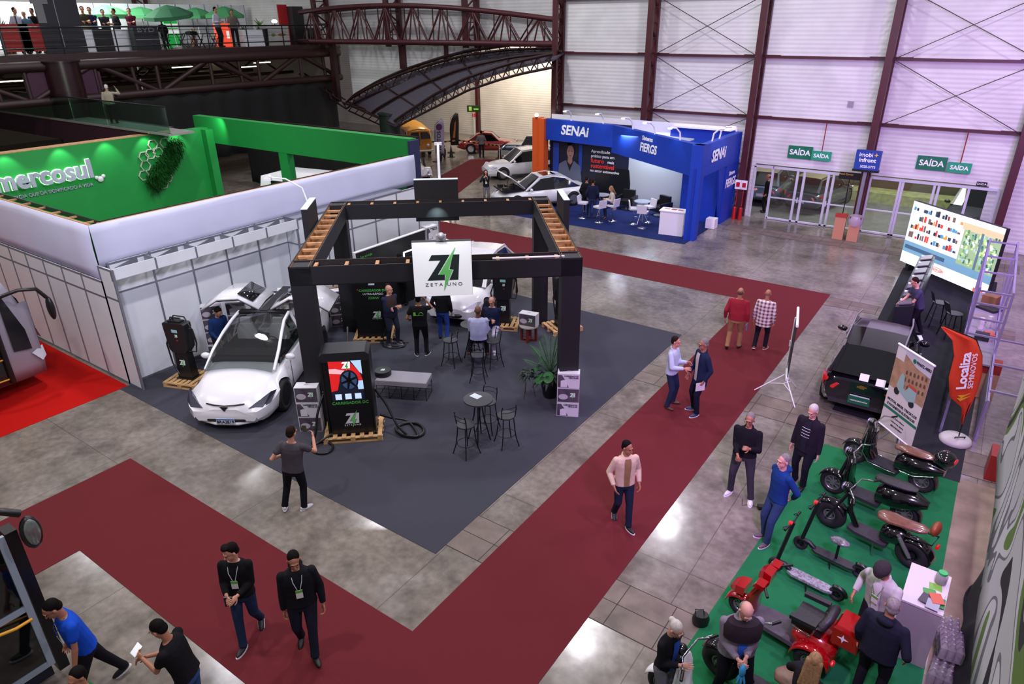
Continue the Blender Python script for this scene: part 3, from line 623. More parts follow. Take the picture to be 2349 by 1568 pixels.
MB().bb((-10.1, 3.5, 0), (-9.7, 3.95, SZ+.02)).bb((-9.66, 3.42, 0), (-9.36, 3.85, SZ)).build('orange_post', ORG, st)
MB().bb((-9.4, 4.1, 0.01), (-4.95, 4.2, 3.7)).build('poster_wall', mat('poster_navy', '10142c', .5, noise=.35, scale=.8), st)
GWL = mat('pale_grey_wall', 'a9b2b8', .6)
MB().beam((-4.95, 4.15, 1.71), (-1.72, 3.75, 1.71), .1, 3.4).build('grey_wall', GWL, st)
MB().bb((-9.4, 4.2, 3.3), (0, 4.24, 3.95)).build('white_back_board', WHITE, st)
def on(p, q, d, z, off): dr = (q-p).normalized(); pos = p+dr*d; n = Vector((dr.y, -dr.x, 0)); return frame(pos+n*off+Vector((0, 0, z)), dr)
text('SENAi', .62, WTXT, st, on(A1, A2, 1.75, 3.32, .15), bold=.028, shear=.15)
text('Sistema', .26, WTXT, st, on(A2, A3, 2.9, 3.55, .15), bold=.02); text('FiERGS', .5, WTXT, st, on(A2, A3, 3.0, 3.15, .15), bold=.028, shear=.1, sx=.85)
text('SENAi', .62, WTXT, st, frame((.20, 1.6, 3.2), (0, 1, 0)), bold=.028, shear=.15); text('Sistema', .24, WTXT, st, frame((.2, 3.6, 2.15), (0, 1, 0)), bold=.02); text('FiERGS', .5, WTXT, st, frame((.2, 3.55, 1.75), (0, 1, 0)), bold=.028, shear=.1, sx=.85)
# poster
Mp = frame((-6.2, 4.08, 0), (1, 0, 0)); RT = mat('red_lettering', 'd8352c', .5)
for s_, y, sz_, m_, x in (('Aprendizado', 2.36, .2, WTXT, -.8), ('prático para um', 2.14, .2, WTXT, -.8), ('futuro', 1.91, .29, RT, -.8), ('mais', 1.90, .2, WTXT, .12), ('sustentável', 1.66, .29, RT, -.8), ('no setor automotivo', 1.43, .19, WTXT, -.82)):
    text(s_, sz_, m_, st, Mp@T(x, y, .01), align='LEFT', bold=.02 if m_ is RT else .008)
PS = mat('poster_skin', '9a7668', .6); PH = mat('poster_hair', '1c1512', .6); PG = mat('poster_grey_uniform', '5a6478', .6); PBL = mat('poster_blue', '1c3f9a', .6)
def disc(cx, cy, rx, ry, n=20): return [(cx+rx*math.cos(2*math.pi*i/n), cy+ry*math.sin(2*math.pi*i/n)) for i in range(n)]
Mw = Mp@T(-2.0, 1.5, 0)
for nm, ps, m_, z in (('poster_blue_door', [(-1.0, -1.2), (-.65, -1.2), (-.65, 1.1), (-1.0, 1.1)], PBL, .004), ('poster_blue_door', [(.5, -.2), (.7, -.2), (.7, 1.1), (.5, 1.1)], PBL, .004),
    ('poster_shoulders', [(-.75, -.9), (-.62, .08), (-.25, .28), (.25, .28), (.6, .05), (.75, -.9)], PG, .006), ('poster_collar', [(-.22, .28), (0, -.25), (.22, .28)], PH, .008),
    ('poster_hair', disc(0, .82, .26, .38), PH, .008), ('poster_hair', disc(-.05, 1.2, .18, .17), PH, .008), ('poster_face', disc(.02, .7, .2, .33), PS, .010), ('poster_neck', [(-.11, .5), (.13, .5), (.15, .22), (.02, .08), (-.14, .22)], PS, .009),
    ('poster_car', [(1.0, -1.4), (1.05, -.55), (1.4, -.4), (1.7, .0), (2.0, .15), (3.3, .15), (3.4, -.5), (3.4, -1.4)], mat('poster_dark_car', '0a0b12', .4), .003)):
    MB().poly(ps, z, z+.002).build(nm, m_, st, Mw)
for px_, py_ in ((-.06, .75), (.11, .75), (.02, .52)): MB().poly(disc(px_, py_, .05, .018, 8), .012, .013).build('poster_feature', PH, st, Mw)
# stand lamps
def goose(loc, rz, lab):
    t = thing('sign_lamp', loc, rz, lab, 'lamp', 'goose-neck lamps on the blue stand')
    MB().tube([(0, 0, 0), (0, -.05, .3), (0, -.25, .48), (0, -.5, .5)], .035).build('lamp_arm', WHITE, t); MB().box((0, -.55, .48), (.14, .12, .06)).build('lamp_head', mat('white_lamp_face', 'ffffff', .5, emit=.5), t); return t
O = Vector((-9.5, 26.4, 0))
for (p, q, d, lab) in ((A1, A2, 1.45, 'goose-neck lamp over the first white word beside the orange post'), (A1, A2, 3.3, 'goose-neck lamp right of the first white word'), (A2, A3, 1.5, 'goose-neck lamp at the bend of the blue fascia'), (A2, A3, 3.2, 'goose-neck lamp above the middle lettering'), (A2, A3, 5.0, 'goose-neck lamp near the front corner of the blue stand'), (A3, A4, 1.1, 'front goose-neck lamp on the right side of the blue stand'), (A3, A4, 1.9, 'rear goose-neck lamp on the right side of the blue stand')):
    dr = (q-p).normalized(); pos = O+p+dr*d+Vector((0, 0, SZ)); ang = math.atan2(dr.y, dr.x)
    goose(pos, ang, lab); n = Vector((dr.y, -dr.x, 0))
    lamp('SPOT', 'fascia_lamp_light', pos+n*.55+Vector((0, 0, .45)), pos+n*.1-Vector((0, 0, .6)), 26, (.8, .9, 1), spot_size=R(95), spot_blend=.8, shadow_soft_size=.05)
t = thing('flood_lamp', (-19.35, 29.9, SZ+.05), 0, 'bright white flood lamp on top of the orange post', 'lamp'); MB().ell((0, 0, .1), .09).build('bulb', mat('blazing_lamp', 'ffffff', .5, emit=14), t); MB().cyl((0, 0, -.03), (0, 0, .03), .07).build('lamp_base', BLACK, t)
lamp('AREA', 'stand_inner_light', (-13.5, 29.4, 3.5), (-13.2, 29.3, 0), 170, (.95, .97, 1), size=1.5)
# ------------------------------------------------------------------ vehicles.  local frame: +X forward, +Y left, Z up, origin on the floor at the middle
RIMD = mat('dark_alloy', '1c1d20', .3, .7); RIMS = mat('silver_alloy', 'a4a6aa', .3, .8)
HLM = mat('headlamp_glass', '3a3a48', .1, coat=1); HLW = mat('headlamp_bright', 'c8ccd8', .15); TLM = mat('red_tail_lamp', '8c1014', .2, coat=1, emit=.25, ecol='ff2020')
PLATE = mat('number_plate_white', 'c4ccd4', .5); PLB = mat('plate_blue', '2e5a9a', .5)
SEAT = mat('white_seat_leather', 'd0cccc', .6)
_wh = {}
def wheel(parent, x, y, r, w, rim=RIMD, spokes=5, hub=None):
    key = (r, w, rim.name, spokes)
    s_ = 1 if y > 0 else -1
    M = T(x, y, r)@Matrix.Rotation(-math.pi/2*s_, 4, 'X')
    if key not in _wh:
        t = MB().lathe([(r*.64, -w/2), (r*.93, -w/2), (r, -w*.3), (r, w*.3), (r*.93, w/2), (r*.64, w/2), (r*.62, 0)], n=28)
        q = MB().lathe([(r*.66, w*.5), (r*.63, w*.47), (r*.60, w*.1), (r*.1, w*.05), (r*.1, -w*.05), (r*.66, -w*.4)], n=28)
        for i in range(spokes):
            a = 2*math.pi*i/spokes; d = Vector((math.cos(a), math.sin(a), 0)); e = Vector((-d.y, d.x, 0))
            q.add([d*r*.08+e*r*.07+Vector((0, 0, w*.42)), d*r*.08-e*r*.07+Vector((0, 0, w*.42)), d*r*.63-e*r*.11+Vector((0, 0, w*.48)), d*r*.63+e*r*.05+Vector((0, 0, w*.48)), d*r*.08+e*r*.07, d*r*.08-e*r*.07, d*r*.63-e*r*.11, d*r*.63+e*r*.05],
                  [(0, 1, 2, 3), (0, 4, 5, 1), (1, 5, 6, 2), (3, 2, 6, 7), (0, 3, 7, 4)])
        q.cyl((0, 0, 0), (0, 0, w*.46), r*.13, n=14)
        a = t.build('wheel', RUBBER); b = q.build('rim', rim); _wh[key] = (a.data, b.data)
        bpy.data.objects.remove(a); bpy.data.objects.remove(b)
    o = bpy.data.objects.new('wheel', _wh[key][0]); COL.objects.link(o); o.parent = parent; o.matrix_local = M
    k = bpy.data.objects.new('rim', _wh[key][1]); COL.objects.link(k); k.parent = o
    return o
def interp(tab, x):
    if x <= tab[0][0]: return tab[0][1:]
    for a, b in zip(tab, tab[1:]):
        if x <= b[0]:
            t = (x-a[0])/(b[0]-a[0]); t = t*t*(3-2*t)*.35+t*.65
            return [u+(v-u)*t for u, v in zip(a[1:], b[1:])]
    return tab[-1][1:]
def car_shell(parent, tab, wb, wr, m, n=34, crown=.03, name='body', arch=True, width_wheel=.24, z0=.22):
    """tab: x, z_deck, half width belt, half width waist, z bottom"""
    rings = []; xa, xb = tab[0][0], tab[-1][0]
    for i in range(n+1):
        x = xa+(xb-xa)*i/n
        zt, wb_, ww, zb = interp(tab, x)
        zm = zb+(zt-zb)*.52; half = [(0, zt+crown), (wb_*.55, zt+crown*.8), (wb_*.86, zt+crown*.1), (wb_, zt-.045), (ww, zm+.10), (ww, zm-.08), (ww*.97, zb+.10), (ww*.88, zb), (0, zb)]
        rings.append([(x, y, z) for y, z in half]+[(x, -y, z) for y, z in half[-2:0:-1]])
    o = MB().loft(rings).build(name, m, parent)
    W_ = max(t[3] for t in tab)
    mods = []
    if arch:
        cm = MB()
        for x in (wb/2, -wb/2):
            for s_ in (-1, 1): cm.cyl((x, s_*(W_-.30), wr), (x, s_*(W_+.2), wr), wr*1.13, n=28)
        c = cm.build('cut', None, parent)
        bake(o, [('BOOLEAN', dict(operation='DIFFERENCE', object=c, solver='EXACT'))]); bpy.data.objects.remove(c)
        for p in o.data.polygons: p.use_smooth = True
        o.data.materials.clear(); o.data.materials.append(m)
        liner = MB()
        for x in (wb/2, -wb/2):
            for s_ in (-1, 1): liner.cyl((x, s_*(W_-.31), wr), (x, s_*(W_-.29), wr), wr*1.12, n=24)
        liner.build('wheel_arch_liner', BLACK, parent)
    try: o.data.set_sharp_from_angle(angle=R(42))
    except Exception: pass
    return o
def greenhouse(parent, st, m, glass=GLASSD, roofm=None, pillar=.055, bp=None, name='windows'):
    """st: x, z_belt, y_belt, z_top, y_top ; first and last have z_top==z_belt (feet of screens)"""
    g = MB(); r = MB(); e = .07
    P = []
    for x, zb, yb, zt, yt in st:
        h = zt-zb; k = max(0, 1-e/max(h, e)) if h > .02 else 0
        P.append([(x, yb, zb-.03), (x, yb+(yt-yb)*k, zb+h*k), (x, yt, zt-.0), (x, yt*.5, zt+.02 if h > .02 else zt), (x, -yt*.5, zt+.02 if h > .02 else zt), (x, -yt, zt), (x, -(yb+(yt-yb)*k), zb+h*k), (x, -yb, zb-.03)])
    N_ = len(st)
    for i in range(N_-1):
        a, b = P[i], P[i+1]; screen = (i == 0 or i == N_-2)
        for j in (0, 6):
            g.add([a[j], b[j], b[j+1], a[j+1]], [(0, 1, 2, 3)])
        for j in (1, 5): r.add([a[j], b[j], b[j+1], a[j+1]], [(0, 1, 2, 3)])
        for j in (2, 3, 4):
            (g if screen else r).add([a[j], b[j], b[j+1], a[j+1]], [(0, 1, 2, 3)], True)
    go = g.build(name, glass, parent); ro = r.build('roof', roofm or m, parent)
    ps = MB()
    for i in (1, N_-2):                              # screen pillars
        j = i-1 if i == 1 else i+1
        for q in (1, 6): ps.beam(P[i][q], P[j][q], pillar, pillar)
    for q in (2, 5): 
        for i in (1, N_-2):
            j = i-1 if i == 1 else i+1; ps.beam(P[i][q], P[j][q], pillar, .03)
        for i in range(1, N_-2): ps.beam(P[i][q], P[i+1][q], .05, .05)
    ps.build('pillar', m, parent)
    if bp:
        w = MB()
        for x in bp:
            zb, yb, zt, yt = interp([(s[0],)+tuple(s[1:]) for s in st], x)
            for s_ in (-1, 1): w.beam((x, s_*(yb+.004), zb-.02), (x-.03, s_*(yt+.012), zt-.04), .07, .02)
        w.build('window_post', BLACK, parent)
    return P
def mirror_pair(parent, x, y, z, m):
    for s_ in (-1, 1):
        MB().ell((x, s_*(y+.07), z), (.07, .12, .075), 12, 7).build('mirror', m, parent); MB().beam((x, s_*(y-.02), z-.05), (x, s_*(y+.08), z-.04), .05, .03).build('mirror_arm', BLACK, parent)
def plate(parent, x, z, s='BRA2E19', face=1, w=.4, h=.13, txt=True, m=PLATE):
    M = frame((x, 0, z), (0, face, 0)); MB().bb((-w/2, -h/2, -.01), (w/2, h/2, .008)).build('number_plate', m, parent, M)
    if txt: MB().bb((-w/2, h/2-.03, .008), (w/2, h/2, .01)).build('plate_band', PLB, parent, M); text(s, .1, KTXT, parent, M@T(0, -.012, .012), name='plate_number', bold=.02)
def seam(parent, xs, y, z0, z1, horiz=None, m=None):
    mb = MB()
    for x in xs:
        for s_ in (-1, 1): mb.beam((x, s_*y, z0), (x, s_*(y+.0), z1), .012, .012)
    mb.build('door_seam', m or DKG, parent)
def place(name, loc, head, lab, cat='car', group=None): return thing(name, (loc[0], loc[1], .012), head, lab, cat, group)
CARW = mat('pearl_white_car_paint', 'd9d9dc', .25, coat=.6)
# ---- white electric SUV with raised wing doors
EVG = bpy.data.materials.new('tinted_windscreen'); EVG.use_nodes = True; nt = EVG.node_tree; nt.nodes.remove(nt.nodes['Principled BSDF'])
mx = nt.nodes.new('ShaderNodeMixShader'); mx.inputs[0].default_value = .14
tr = nt.nodes.new('ShaderNodeBsdfTransparent'); tr.inputs[0].default_value = (.45, .49, .48, 1); gg = nt.nodes.new('ShaderNodeBsdfGlossy'); gg.inputs['Roughness'].default_value = .02
nt.links.new(tr.outputs[0], mx.inputs[1]); nt.links.new(gg.outputs[0], mx.inputs[2]); nt.links.new(mx.outputs[0], nt.nodes['Material Output'].inputs[0])
hd = math.atan2(-.83, .53)
fc = Vector((-12.42, 6.86, 0)); dv = Vector((math.cos(hd), math.sin(hd), 0))
tv = place('electric_car', fc-dv*2.52, hd, 'large white electric car with both rear wing doors raised, nose toward the front')
car_shell(tv, [(-2.5, .98, .70, .80, .45), (-2.3, 1.12, .86, .95, .30), (-1.4, 1.10, .90, 1.0, .24), (0, 1.04, .90, .985, .22), (1.1, 1.0, .88, .985, .22), (1.75, .90, .80, .99, .22), (2.15, .78, .70, .95, .22), (2.38, .66, .58, .84, .24), (2.50, .54, .42, .70, .28)], 2.96, .37, CARW)
# interior visible through the glass
it = MB().bb((-2.0, -.8, .9), (1.1, .8, 1.085)); it.build('cabin_floor', mat('dark_cabin', '15161a', .8), tv)
for x, y in ((-.1, .4), (-.1, -.4), (-1.0, .5), (-1.0, 0), (-1.0, -.5), (-1.7, .35), (-1.7, -.35)):
    se = MB(); se.loft([[(x+dx, y+sy*w_/2, z) for dx, sy in ((.07, -1), (.07, 1), (-.07, 1), (-.07, -1))] for z, w_ in ((1.0, .48), (1.3, .46), (1.48, .3))]).box((x-.02, y, 1.55), (.1, .24, .14)); se.build('seat', SEAT, tv)
MB().bb((.55, -.78, 1.0), (.95, .78, 1.12)).build('dashboard', mat('dark_dash', '202322', .6), tv); MB().tube([(.45+.0*math.cos(a), .4+.18*math.cos(a), 1.2+.18*math.sin(a)) for a in [i*math.pi/6 for i in range(12)]], .015, closed=True).build('steering_wheel', BLACK, tv)
st_ = [(1.42, 1.02, .80, 1.02, .70), (.30, 1.05, .88, 1.60, .60), (.0, 1.06, .9, 1.66, .6), (-.25, 1.06, .9, 1.68, .6)]
def quadmesh(name, m, rows, parent, sol=None, smooth=True):
    n = len(rows[0]); mb = MB(); mb.add([p for r_ in rows for p in r_], [(i*n+j, i*n+j+1, (i+1)*n+j+1, (i+1)*n+j) for i in range(len(rows)-1) for j in range(n-1)], smooth)
    o = mb.build(name, m, parent)
    if sol: md = o.modifiers.new('s', 'SOLIDIFY'); md.thickness = sol
    return o
def arcrow(x, y, z, c, n=8): return [(x-c*(1-(1-(2*i/n-1)**2)), y*(2*i/n-1), z+.035*(1-(2*i/n-1)**2)) for i in range(n+1)]
quadmesh('windscreen', EVG, [arcrow(1.46, .78, 1.0, -.12), arcrow(1.0, .74, 1.25, -.1), arcrow(.55, .68, 1.47, -.05), arcrow(.2, .62, 1.60, 0), arcrow(-.05, .60, 1.66, 0), arcrow(-.25, .60, 1.68, 0)], tv)
MB().bb((-.42, -.6, 1.66), (-.22, .6, 1.72)).build('roof_bar', BLACK, tv); MB().bb((-2.0, -.1, 1.68), (-.3, .1, 1.73)).build('roof_spine', BLACK, tv)
quadmesh('rear_roof', GLASSD, [[(-1.9, .58*k, 1.62) for k in (-1, -.5, 0, .5, 1)], [(-2.1, .6*k, 1.55) for k in (-1, -.5, 0, .5, 1)], [(-2.42, .66*k, 1.12) for k in (-1, -.5, 0, .5, 1)]], tv)
pi = MB()
for s_ in (-1, 1):
    pi.tube([(1.48, s_*.79, 1.0), (1.0, s_*.77, 1.27), (.5, s_*.70, 1.5), (.1, s_*.64, 1.64), (-.3, s_*.62, 1.69)], .04, 8)
    pi.tube([(-1.75, s_*.66, 1.66), (-2.1, s_*.68, 1.45), (-2.35, s_*.75, 1.1)], .06, 8); pi.beam((-.32, s_*.88, 1.05), (-.36, s_*.62, 1.66), .1, .03)
pi.build('pillar', CARW, tv)
for s_ in (-1, 1):
    MB().add([(1.35, s_*.86, 1.03), (-.25, s_*.9, 1.06), (-.3, s_*.64, 1.62), (.35, s_*.70, 1.52)], [(0, 1, 2, 3)]).build('side_window', EVG, tv)
    # raised wing door: outer skin, glass, dark inner
    d0 = [(.0, .14, 1.74), (.0, .62, 2.02), (.0, 1.18, 1.98), (.0, 1.62, 1.70)]
    rows = [[(-.38-.0, s_*y, z+.0) for _, y, z in d0], [(-.9, s_*y, z+.05) for _, y, z in d0], [(-1.45, s_*(y*.97), z+.02) for _, y, z in d0]]
    door = quadmesh('wing_door', CARW, rows, tv, .05)
    inner = [[(x-.0, y, z-.07) for x, y, z in r_] for r_ in rows]; quadmesh('door_lining', BLACK, inner, door)
    gl = [[(x_, s_*(.30), 1.90+.005) for x_ in (-.48, -1.36)], [(x_, s_*(.66), 2.10) for x_ in (-.48, -1.36)]]
    quadmesh('door_glass', GLASSD, gl, door, .02)
    MB().beam((-.42, s_*.16, 1.72), (-.42, s_*.5, 1.2), .04, .12).build('door_strut', BLACK, door)
mirror_pair(tv, .95, .93, 1.10, CARW)
MB().add([(2.3, s_*y, z) for s_ in (-1, 1) for y, z in ((.42, .60), (.80, .72), (.88, .68), (.80, .56))]+[(2.50, .0, 0)], [(0, 1, 2, 3)]) 
for s_ in (-1, 1):
    o = MB().add([(2.43, s_*.50, .56), (2.08, s_*.90, .79), (1.90, s_*.965, .75), (2.2, s_*.92, .60), (2.36, s_*.78, .535)], [(0, 1, 2, 3, 4)]).build('headlight', HLM, tv); md = o.modifiers.new('s', 'SOLIDIFY'); md.thickness = .07; md.offset = 0
    o = MB().add([(2.47, s_*.55, .44), (2.33, s_*.80, .52), (2.31, s_*.82, .38), (2.35, s_*.78, .35), (2.38, s_*.77, .46)], [(0, 1, 2, 3, 4)]).build('air_vent', BLACK, tv); md = o.modifiers.new('s', 'SOLIDIFY'); md.thickness = .05; md.offset = 0
MB().tube([(2.40, -.42, .655), (2.46, -.22, .65), (2.485, 0, .645), (2.46, .22, .65), (2.40, .42, .655)], .016).add([(2.50, -.1, .63), (2.50, .1, .63), (2.525, 0, .53)], [(0, 1, 2)]).build('nose_trim', BLACK, tv)
MB().tube([(2.30, -.66, .33), (2.47, -.4, .30), (2.5, 0, .29), (2.47, .4, .30), (2.30, .66, .33)], .045).build('lower_grille', BLACK, tv)
MB().tube([(2.34, -.62, .22), (2.49, -.25, .215), (2.49, .25, .215), (2.34, .62, .22)], .045).build('lower_lip', CARW, tv)
plate(tv, 2.55, .30)
seam(tv, [.95, -.3, -1.45], .99, .3, 1.0)
for x in (1.48, -1.48):
    for y in (.86, -.86): wheel(tv, x, y, .37, .27, RIMD, 10)
# ---- generic modern car
def modern(name, loc, head, lab, L=4.3, Wd=1.8, H=1.6, kind='suv', paint=CARW, rim=RIMD, wr=.34, group=None, lamps=True, roofm=None, spokes=5, glass=GLASSD, plate_s='IVA4D07', hood=True):
    t = place(name, loc, head, lab, 'car', group); h = Wd/2; l = L/2; b = H*.60
    nose = .72*H*.78 if kind != 'suv' else .80*H*.78
    car_shell(t, [(-l, b*.92, h*.72, h*.82, .42), (-l+.15, b*1.0, h*.84, h*.93, .30), (-l*.5, b*1.02, h*.90, h, .23), (0, b*.99, h*.9, h*.985, .21), (l*.38, b*.96, h*.88, h*.985, .21), (l*.72, b*.88, h*.8, h*.985, .21), (l*.93, b*.74, h*.66, h*.88, .22), (l, b*.58, h*.5, h*.74, .30)], L*.62, wr, paint)
    if kind == 'suv': s_ = [(l*.42, b*.97, h*.84, b*.98, h*.78), (l*.10, b, h*.88, H*.955, h*.68), (-l*.25, b*1.01, h*.89, H, h*.68), (-l*.72, b*1.04, h*.86, H*.95, h*.64), (-l*.965, b*1.03, h*.82, b*1.05, h*.76)]
    elif kind == 'hatch': s_ = [(l*.5, b*.96, h*.84, b*.97, h*.76), (l*.12, b, h*.88, H*.96, h*.66), (-l*.25, b*1.02, h*.89, H, h*.66), (-l*.7, b*1.06, h*.86, H*.94, h*.6), (-l*.96, b*1.05, h*.8, b*1.07, h*.72)]
    else: s_ = [(l*.42, b*.97, h*.84, b*.98, h*.78), (l*.10, b, h*.88, H*.96, h*.62), (-l*.2, b*1.01, h*.89, H, h*.62), (-l*.48, b*1.02, h*.86, H*.93, h*.58), (-l*.80, b*1.04, h*.8, b*1.06, h*.68)]
    greenhouse(t, s_, paint, glass, roofm, bp=[-l*.12, -l*.62 if kind != 'sedan' else -l*.5])
    mirror_pair(t, l*.33, h*.96, b*1.05, paint)
    for sg in (-1, 1):
        o = MB().add([(l*.985, sg*h*.45, b*.60), (l*.86, sg*h*.86, b*.80), (l*.78, sg*h*.93, b*.76), (l*.9, sg*h*.84, b*.62)], [(0, 1, 2, 3)]).build('headlight', HLW if lamps else HLM, t); md = o.modifiers.new('s', 'SOLIDIFY'); md.thickness = .09; md.offset = 0
        o = MB().add([(-l*.995, sg*h*.5, b*.82), (-l*.93, sg*h*.9, b*.92), (-l*.8, sg*h*.965, b*.88), (-l*.93, sg*h*.9, b*.72), (-l*1.0, sg*h*.62, b*.68)], [(0, 1, 2, 3, 4)]).build('tail_light', TLM, t); md = o.modifiers.new('s', 'SOLIDIFY'); md.thickness = .08; md.offset = 0
    MB().tube([(l*.93, -h*.6, .40), (l*1.0, -h*.3, .38), (l*1.01, h*.3, .38), (l*.93, h*.6, .40)], .06).build('lower_grille', BLACK, t)
    MB().bb((-l*1.0, -h*.7, .32), (-l*.96, h*.7, .42)).build('rear_bumper_trim', DKG, t)
    plate(t, l*1.03, .46, plate_s, 1, txt=False); plate(t, -l*1.02, .56, plate_s, -1, txt=False)
    MB().bb((-L*.3, -h*1.0, .2), (L*.2, -h*.98, .28)).bb((-L*.3, h*.98, .2), (L*.2, h*1.0, .28)).build('sill_trim', DKG, t)
    for x in (L*.31, -L*.31):
        for y in (h-.12, -h+.12): wheel(t, x, y, wr, .22, rim, spokes)
    return t
hb = math.atan2(-.96, .30); db = Vector((math.cos(hb), math.sin(hb), 0))
byd = modern('electric_hatchback', Vector((-12.05, 14.0, 0))-db*2.1, hb, 'white electric hatchback with black side lettering inside the kiosk area', 4.2, 1.8, 1.62, 'hatch', CARW, RIMD, spokes=6)
text('AV/VA', .34, KTXT, byd, frame((.25, .905, .66), (-1, 0, 0)), shear=.2, name='side_lettering')
MB().add([(1.9, s*y, z) for s in (1, -1) for y, z in ((.3, .5), (.75, .62), (.7, .42))], [(0, 1, 2), (3, 4, 5)]).build('bumper_vent', BLACK, byd)
bolt = modern('electric_hatchback', (-1.28, 17.15, 0), R(91), 'black hatchback seen from behind beside the orange sail flag', 4.17, 1.77, 1.6, 'hatch', mat('black_purple_car_paint', '120e18', .12, .2, coat=1), RIMD, roofm=GLASSD)
for s_ in (-1, 1): MB().tube([(.55, s_*.56, 1.63), (0, s_*.60, 1.67), (-1.4, s_*.58, 1.60)], .022).build('roof_rail', CHROME, bolt)
GRNB = mat('green_dealer_plate', '0f5b3a', .5)
MB().bb((-.22, -.09, -.008), (.22, .09, .008)).build('dealer_plate', GRNB, bolt, frame((-2.15, 0, .52), (0, -1, 0))); text('Localiza Seminovos', .045, WTXT, bolt, frame((-2.165, 0, .52), (0, -1, 0)))
GOLD = mat('gold_badge', 'b08a3a', .3, .8); MB().poly([(-.1, -.02), (-.04, -.02), (-.04, -.035), (.05, -.035), (.06, -.0), (.1, .0), (.1, .03), (.04, .03), (.04, .045), (-.05, .045), (-.05, .02), (-.1, .02)], 0, .012).build('gold_badge', GOLD, bolt, frame((-2.10, 0, .83), (0, -1, 0)))
MB().bb((-.09, -.08, 0), (.09, .08, .004)).build('sticker', WTXT, bolt, frame((-2.06, -.0, 1.06), (0, -1, .0), (.45, 0, 1))); MB().bb((-.09, -.08, 0), (.09, .08, .004)).build('sticker', WTXT, bolt, frame((-2.06, -.33, 1.02), (0, -1, .0), (.45, 0, 1)))
# black chocks of the other stand cars
modern('crossover_car', (-22.6, 33.4, 0), math.atan2(-.80, -.62), 'white crossover with small black lettering left of the orange post', 4.5, 1.83, 1.58, 'suv', CARW, RIMS, spokes=6)
sd = math.atan2(-.80, -.60)
sed = modern('sedan_car', (-18.0, 28.15, 0), sd, 'white sedan with its bonnet raised on the blue carpet', 4.62, 1.8, 1.47, 'sedan', CARW, RIMS, wr=.33, spokes=10)
MB().bb((1.02, -.72, .87), (2.15, .72, .93)).build('engine_bay', BLACK, sed)
en = MB()
for i, (x, y) in enumerate(((1.3, .3), (1.6, -.2), (1.85, .4), (1.9, -.4), (1.35, -.4), (1.55, .1))): en.box((x, y, .96), (.22+.05*(i % 3), .26, .12+.03*(i % 2)))
en.build('engine_part', mat('engine_grey', '3c3e42', .4, .6), sed)
o = MB().loft([[(x, y, z) for y in (-.72, -.4, 0, .4, .72)] for x, z in ((1.0, .98), (1.35, 1.28), (1.7, 1.54), (2.0, 1.68))], cap=False, closed=False).build('bonnet', CARW, sed); o.modifiers.new('s', 'SOLIDIFY').thickness = .04
MB().bb((-.15, -.4, 1.465), (.5, .4, 1.475)).build('sunroof', mat('dark_red_sunroof', '2a0f10', .1, coat=1), sed, T(-.5, 0, .012))
MB().beam((1.9, .6, .95), (1.8, .6, 1.55), .02, .02).build('bonnet_stay', BLACK, sed)
# ---- outside, beyond the glass doors
o1 = modern('parked_suv', (-9.1, 35.6, 0), R(96), 'blue-grey parked crossover outside behind the two men at the glass doors', 4.3, 1.8, 1.6, 'suv', mat('blue_grey_paint', '62738a', .2, coat=.8), RIMD, roofm=mat('pale_roof', 'a89a88', .2))
o2 = modern('parked_suv', (-6.6, 35.3, 0), R(80), 'dark grey parked crossover outside behind the middle glass door', 4.4, 1.82, 1.62, 'suv', mat('graphite_paint', '3a4048', .2, coat=.8), RIMD, roofm=mat('pale_roof2', '9a8c74', .2))
o3 = modern('parked_suv', (-.3, 35.3, 0), R(-96), 'black parked SUV with a round silver grille emblem facing the glass doors', 4.5, 1.85, 1.6, 'suv', mat('gloss_graphite', '2c2e36', .4), RIMD)
MB().tube([(0, .13*math.cos(a*math.pi/10), .13*math.sin(a*math.pi/10)) for a in range(20)], .014, closed=True).beam((0, 0, 0), (0, 0, .12), .02, .02).beam((0, 0, 0), (0, .11, -.07), .02, .02).beam((0, 0, 0), (0, -.11, -.07), .02, .02).build('grille_emblem', CHROME, o3, T(2.27, 0, .66))
MB().bb((2.18, -.5, .52), (2.24, .5, .8)).build('grille', BLACK, o3)
# ---- red classic coupe, blue white classic pickup, yellow bus, pale duck-shaped car, jeep
RP = mat('classic_red_paint', '9a1a16', .18, coat=1)
def classic(name, loc, head, lab, tab, gh, paint, wb, wr, roofm=None, rim=CHROME, bp=None):
    t = place(name, loc, head, lab, 'car'); car_shell(t, tab, wb, wr, paint); W_ = max(q[3] for q in tab)
    if gh: greenhouse(t, gh, roofm or paint, GLASSD, roofm or paint, bp=bp)
    for x in (wb/2, -wb/2):
        for y in (W_-.12, -W_+.12):
            wheel(t, x, y, wr, .18, rim, 12)
    l = tab[-1][0]; l0 = tab[0][0]
    MB().tube([(l+.0, -W_*.9, .42), (l+.12, -W_*.5, .42), (l+.12, W_*.5, .42), (l, W_*.9, .42)], .045).tube([(l0, -W_*.9, .42), (l0-.1, -W_*.5, .42), (l0-.1, W_*.5, .42), (l0, W_*.9, .42)], .045).build('bumper', CHROME, t)
    for s_ in (-1, 1): MB().ell((l-.12, s_*W_*.72, .66), (.06, .1, .1), 12, 7).build('headlight', HLW, t)
    return t
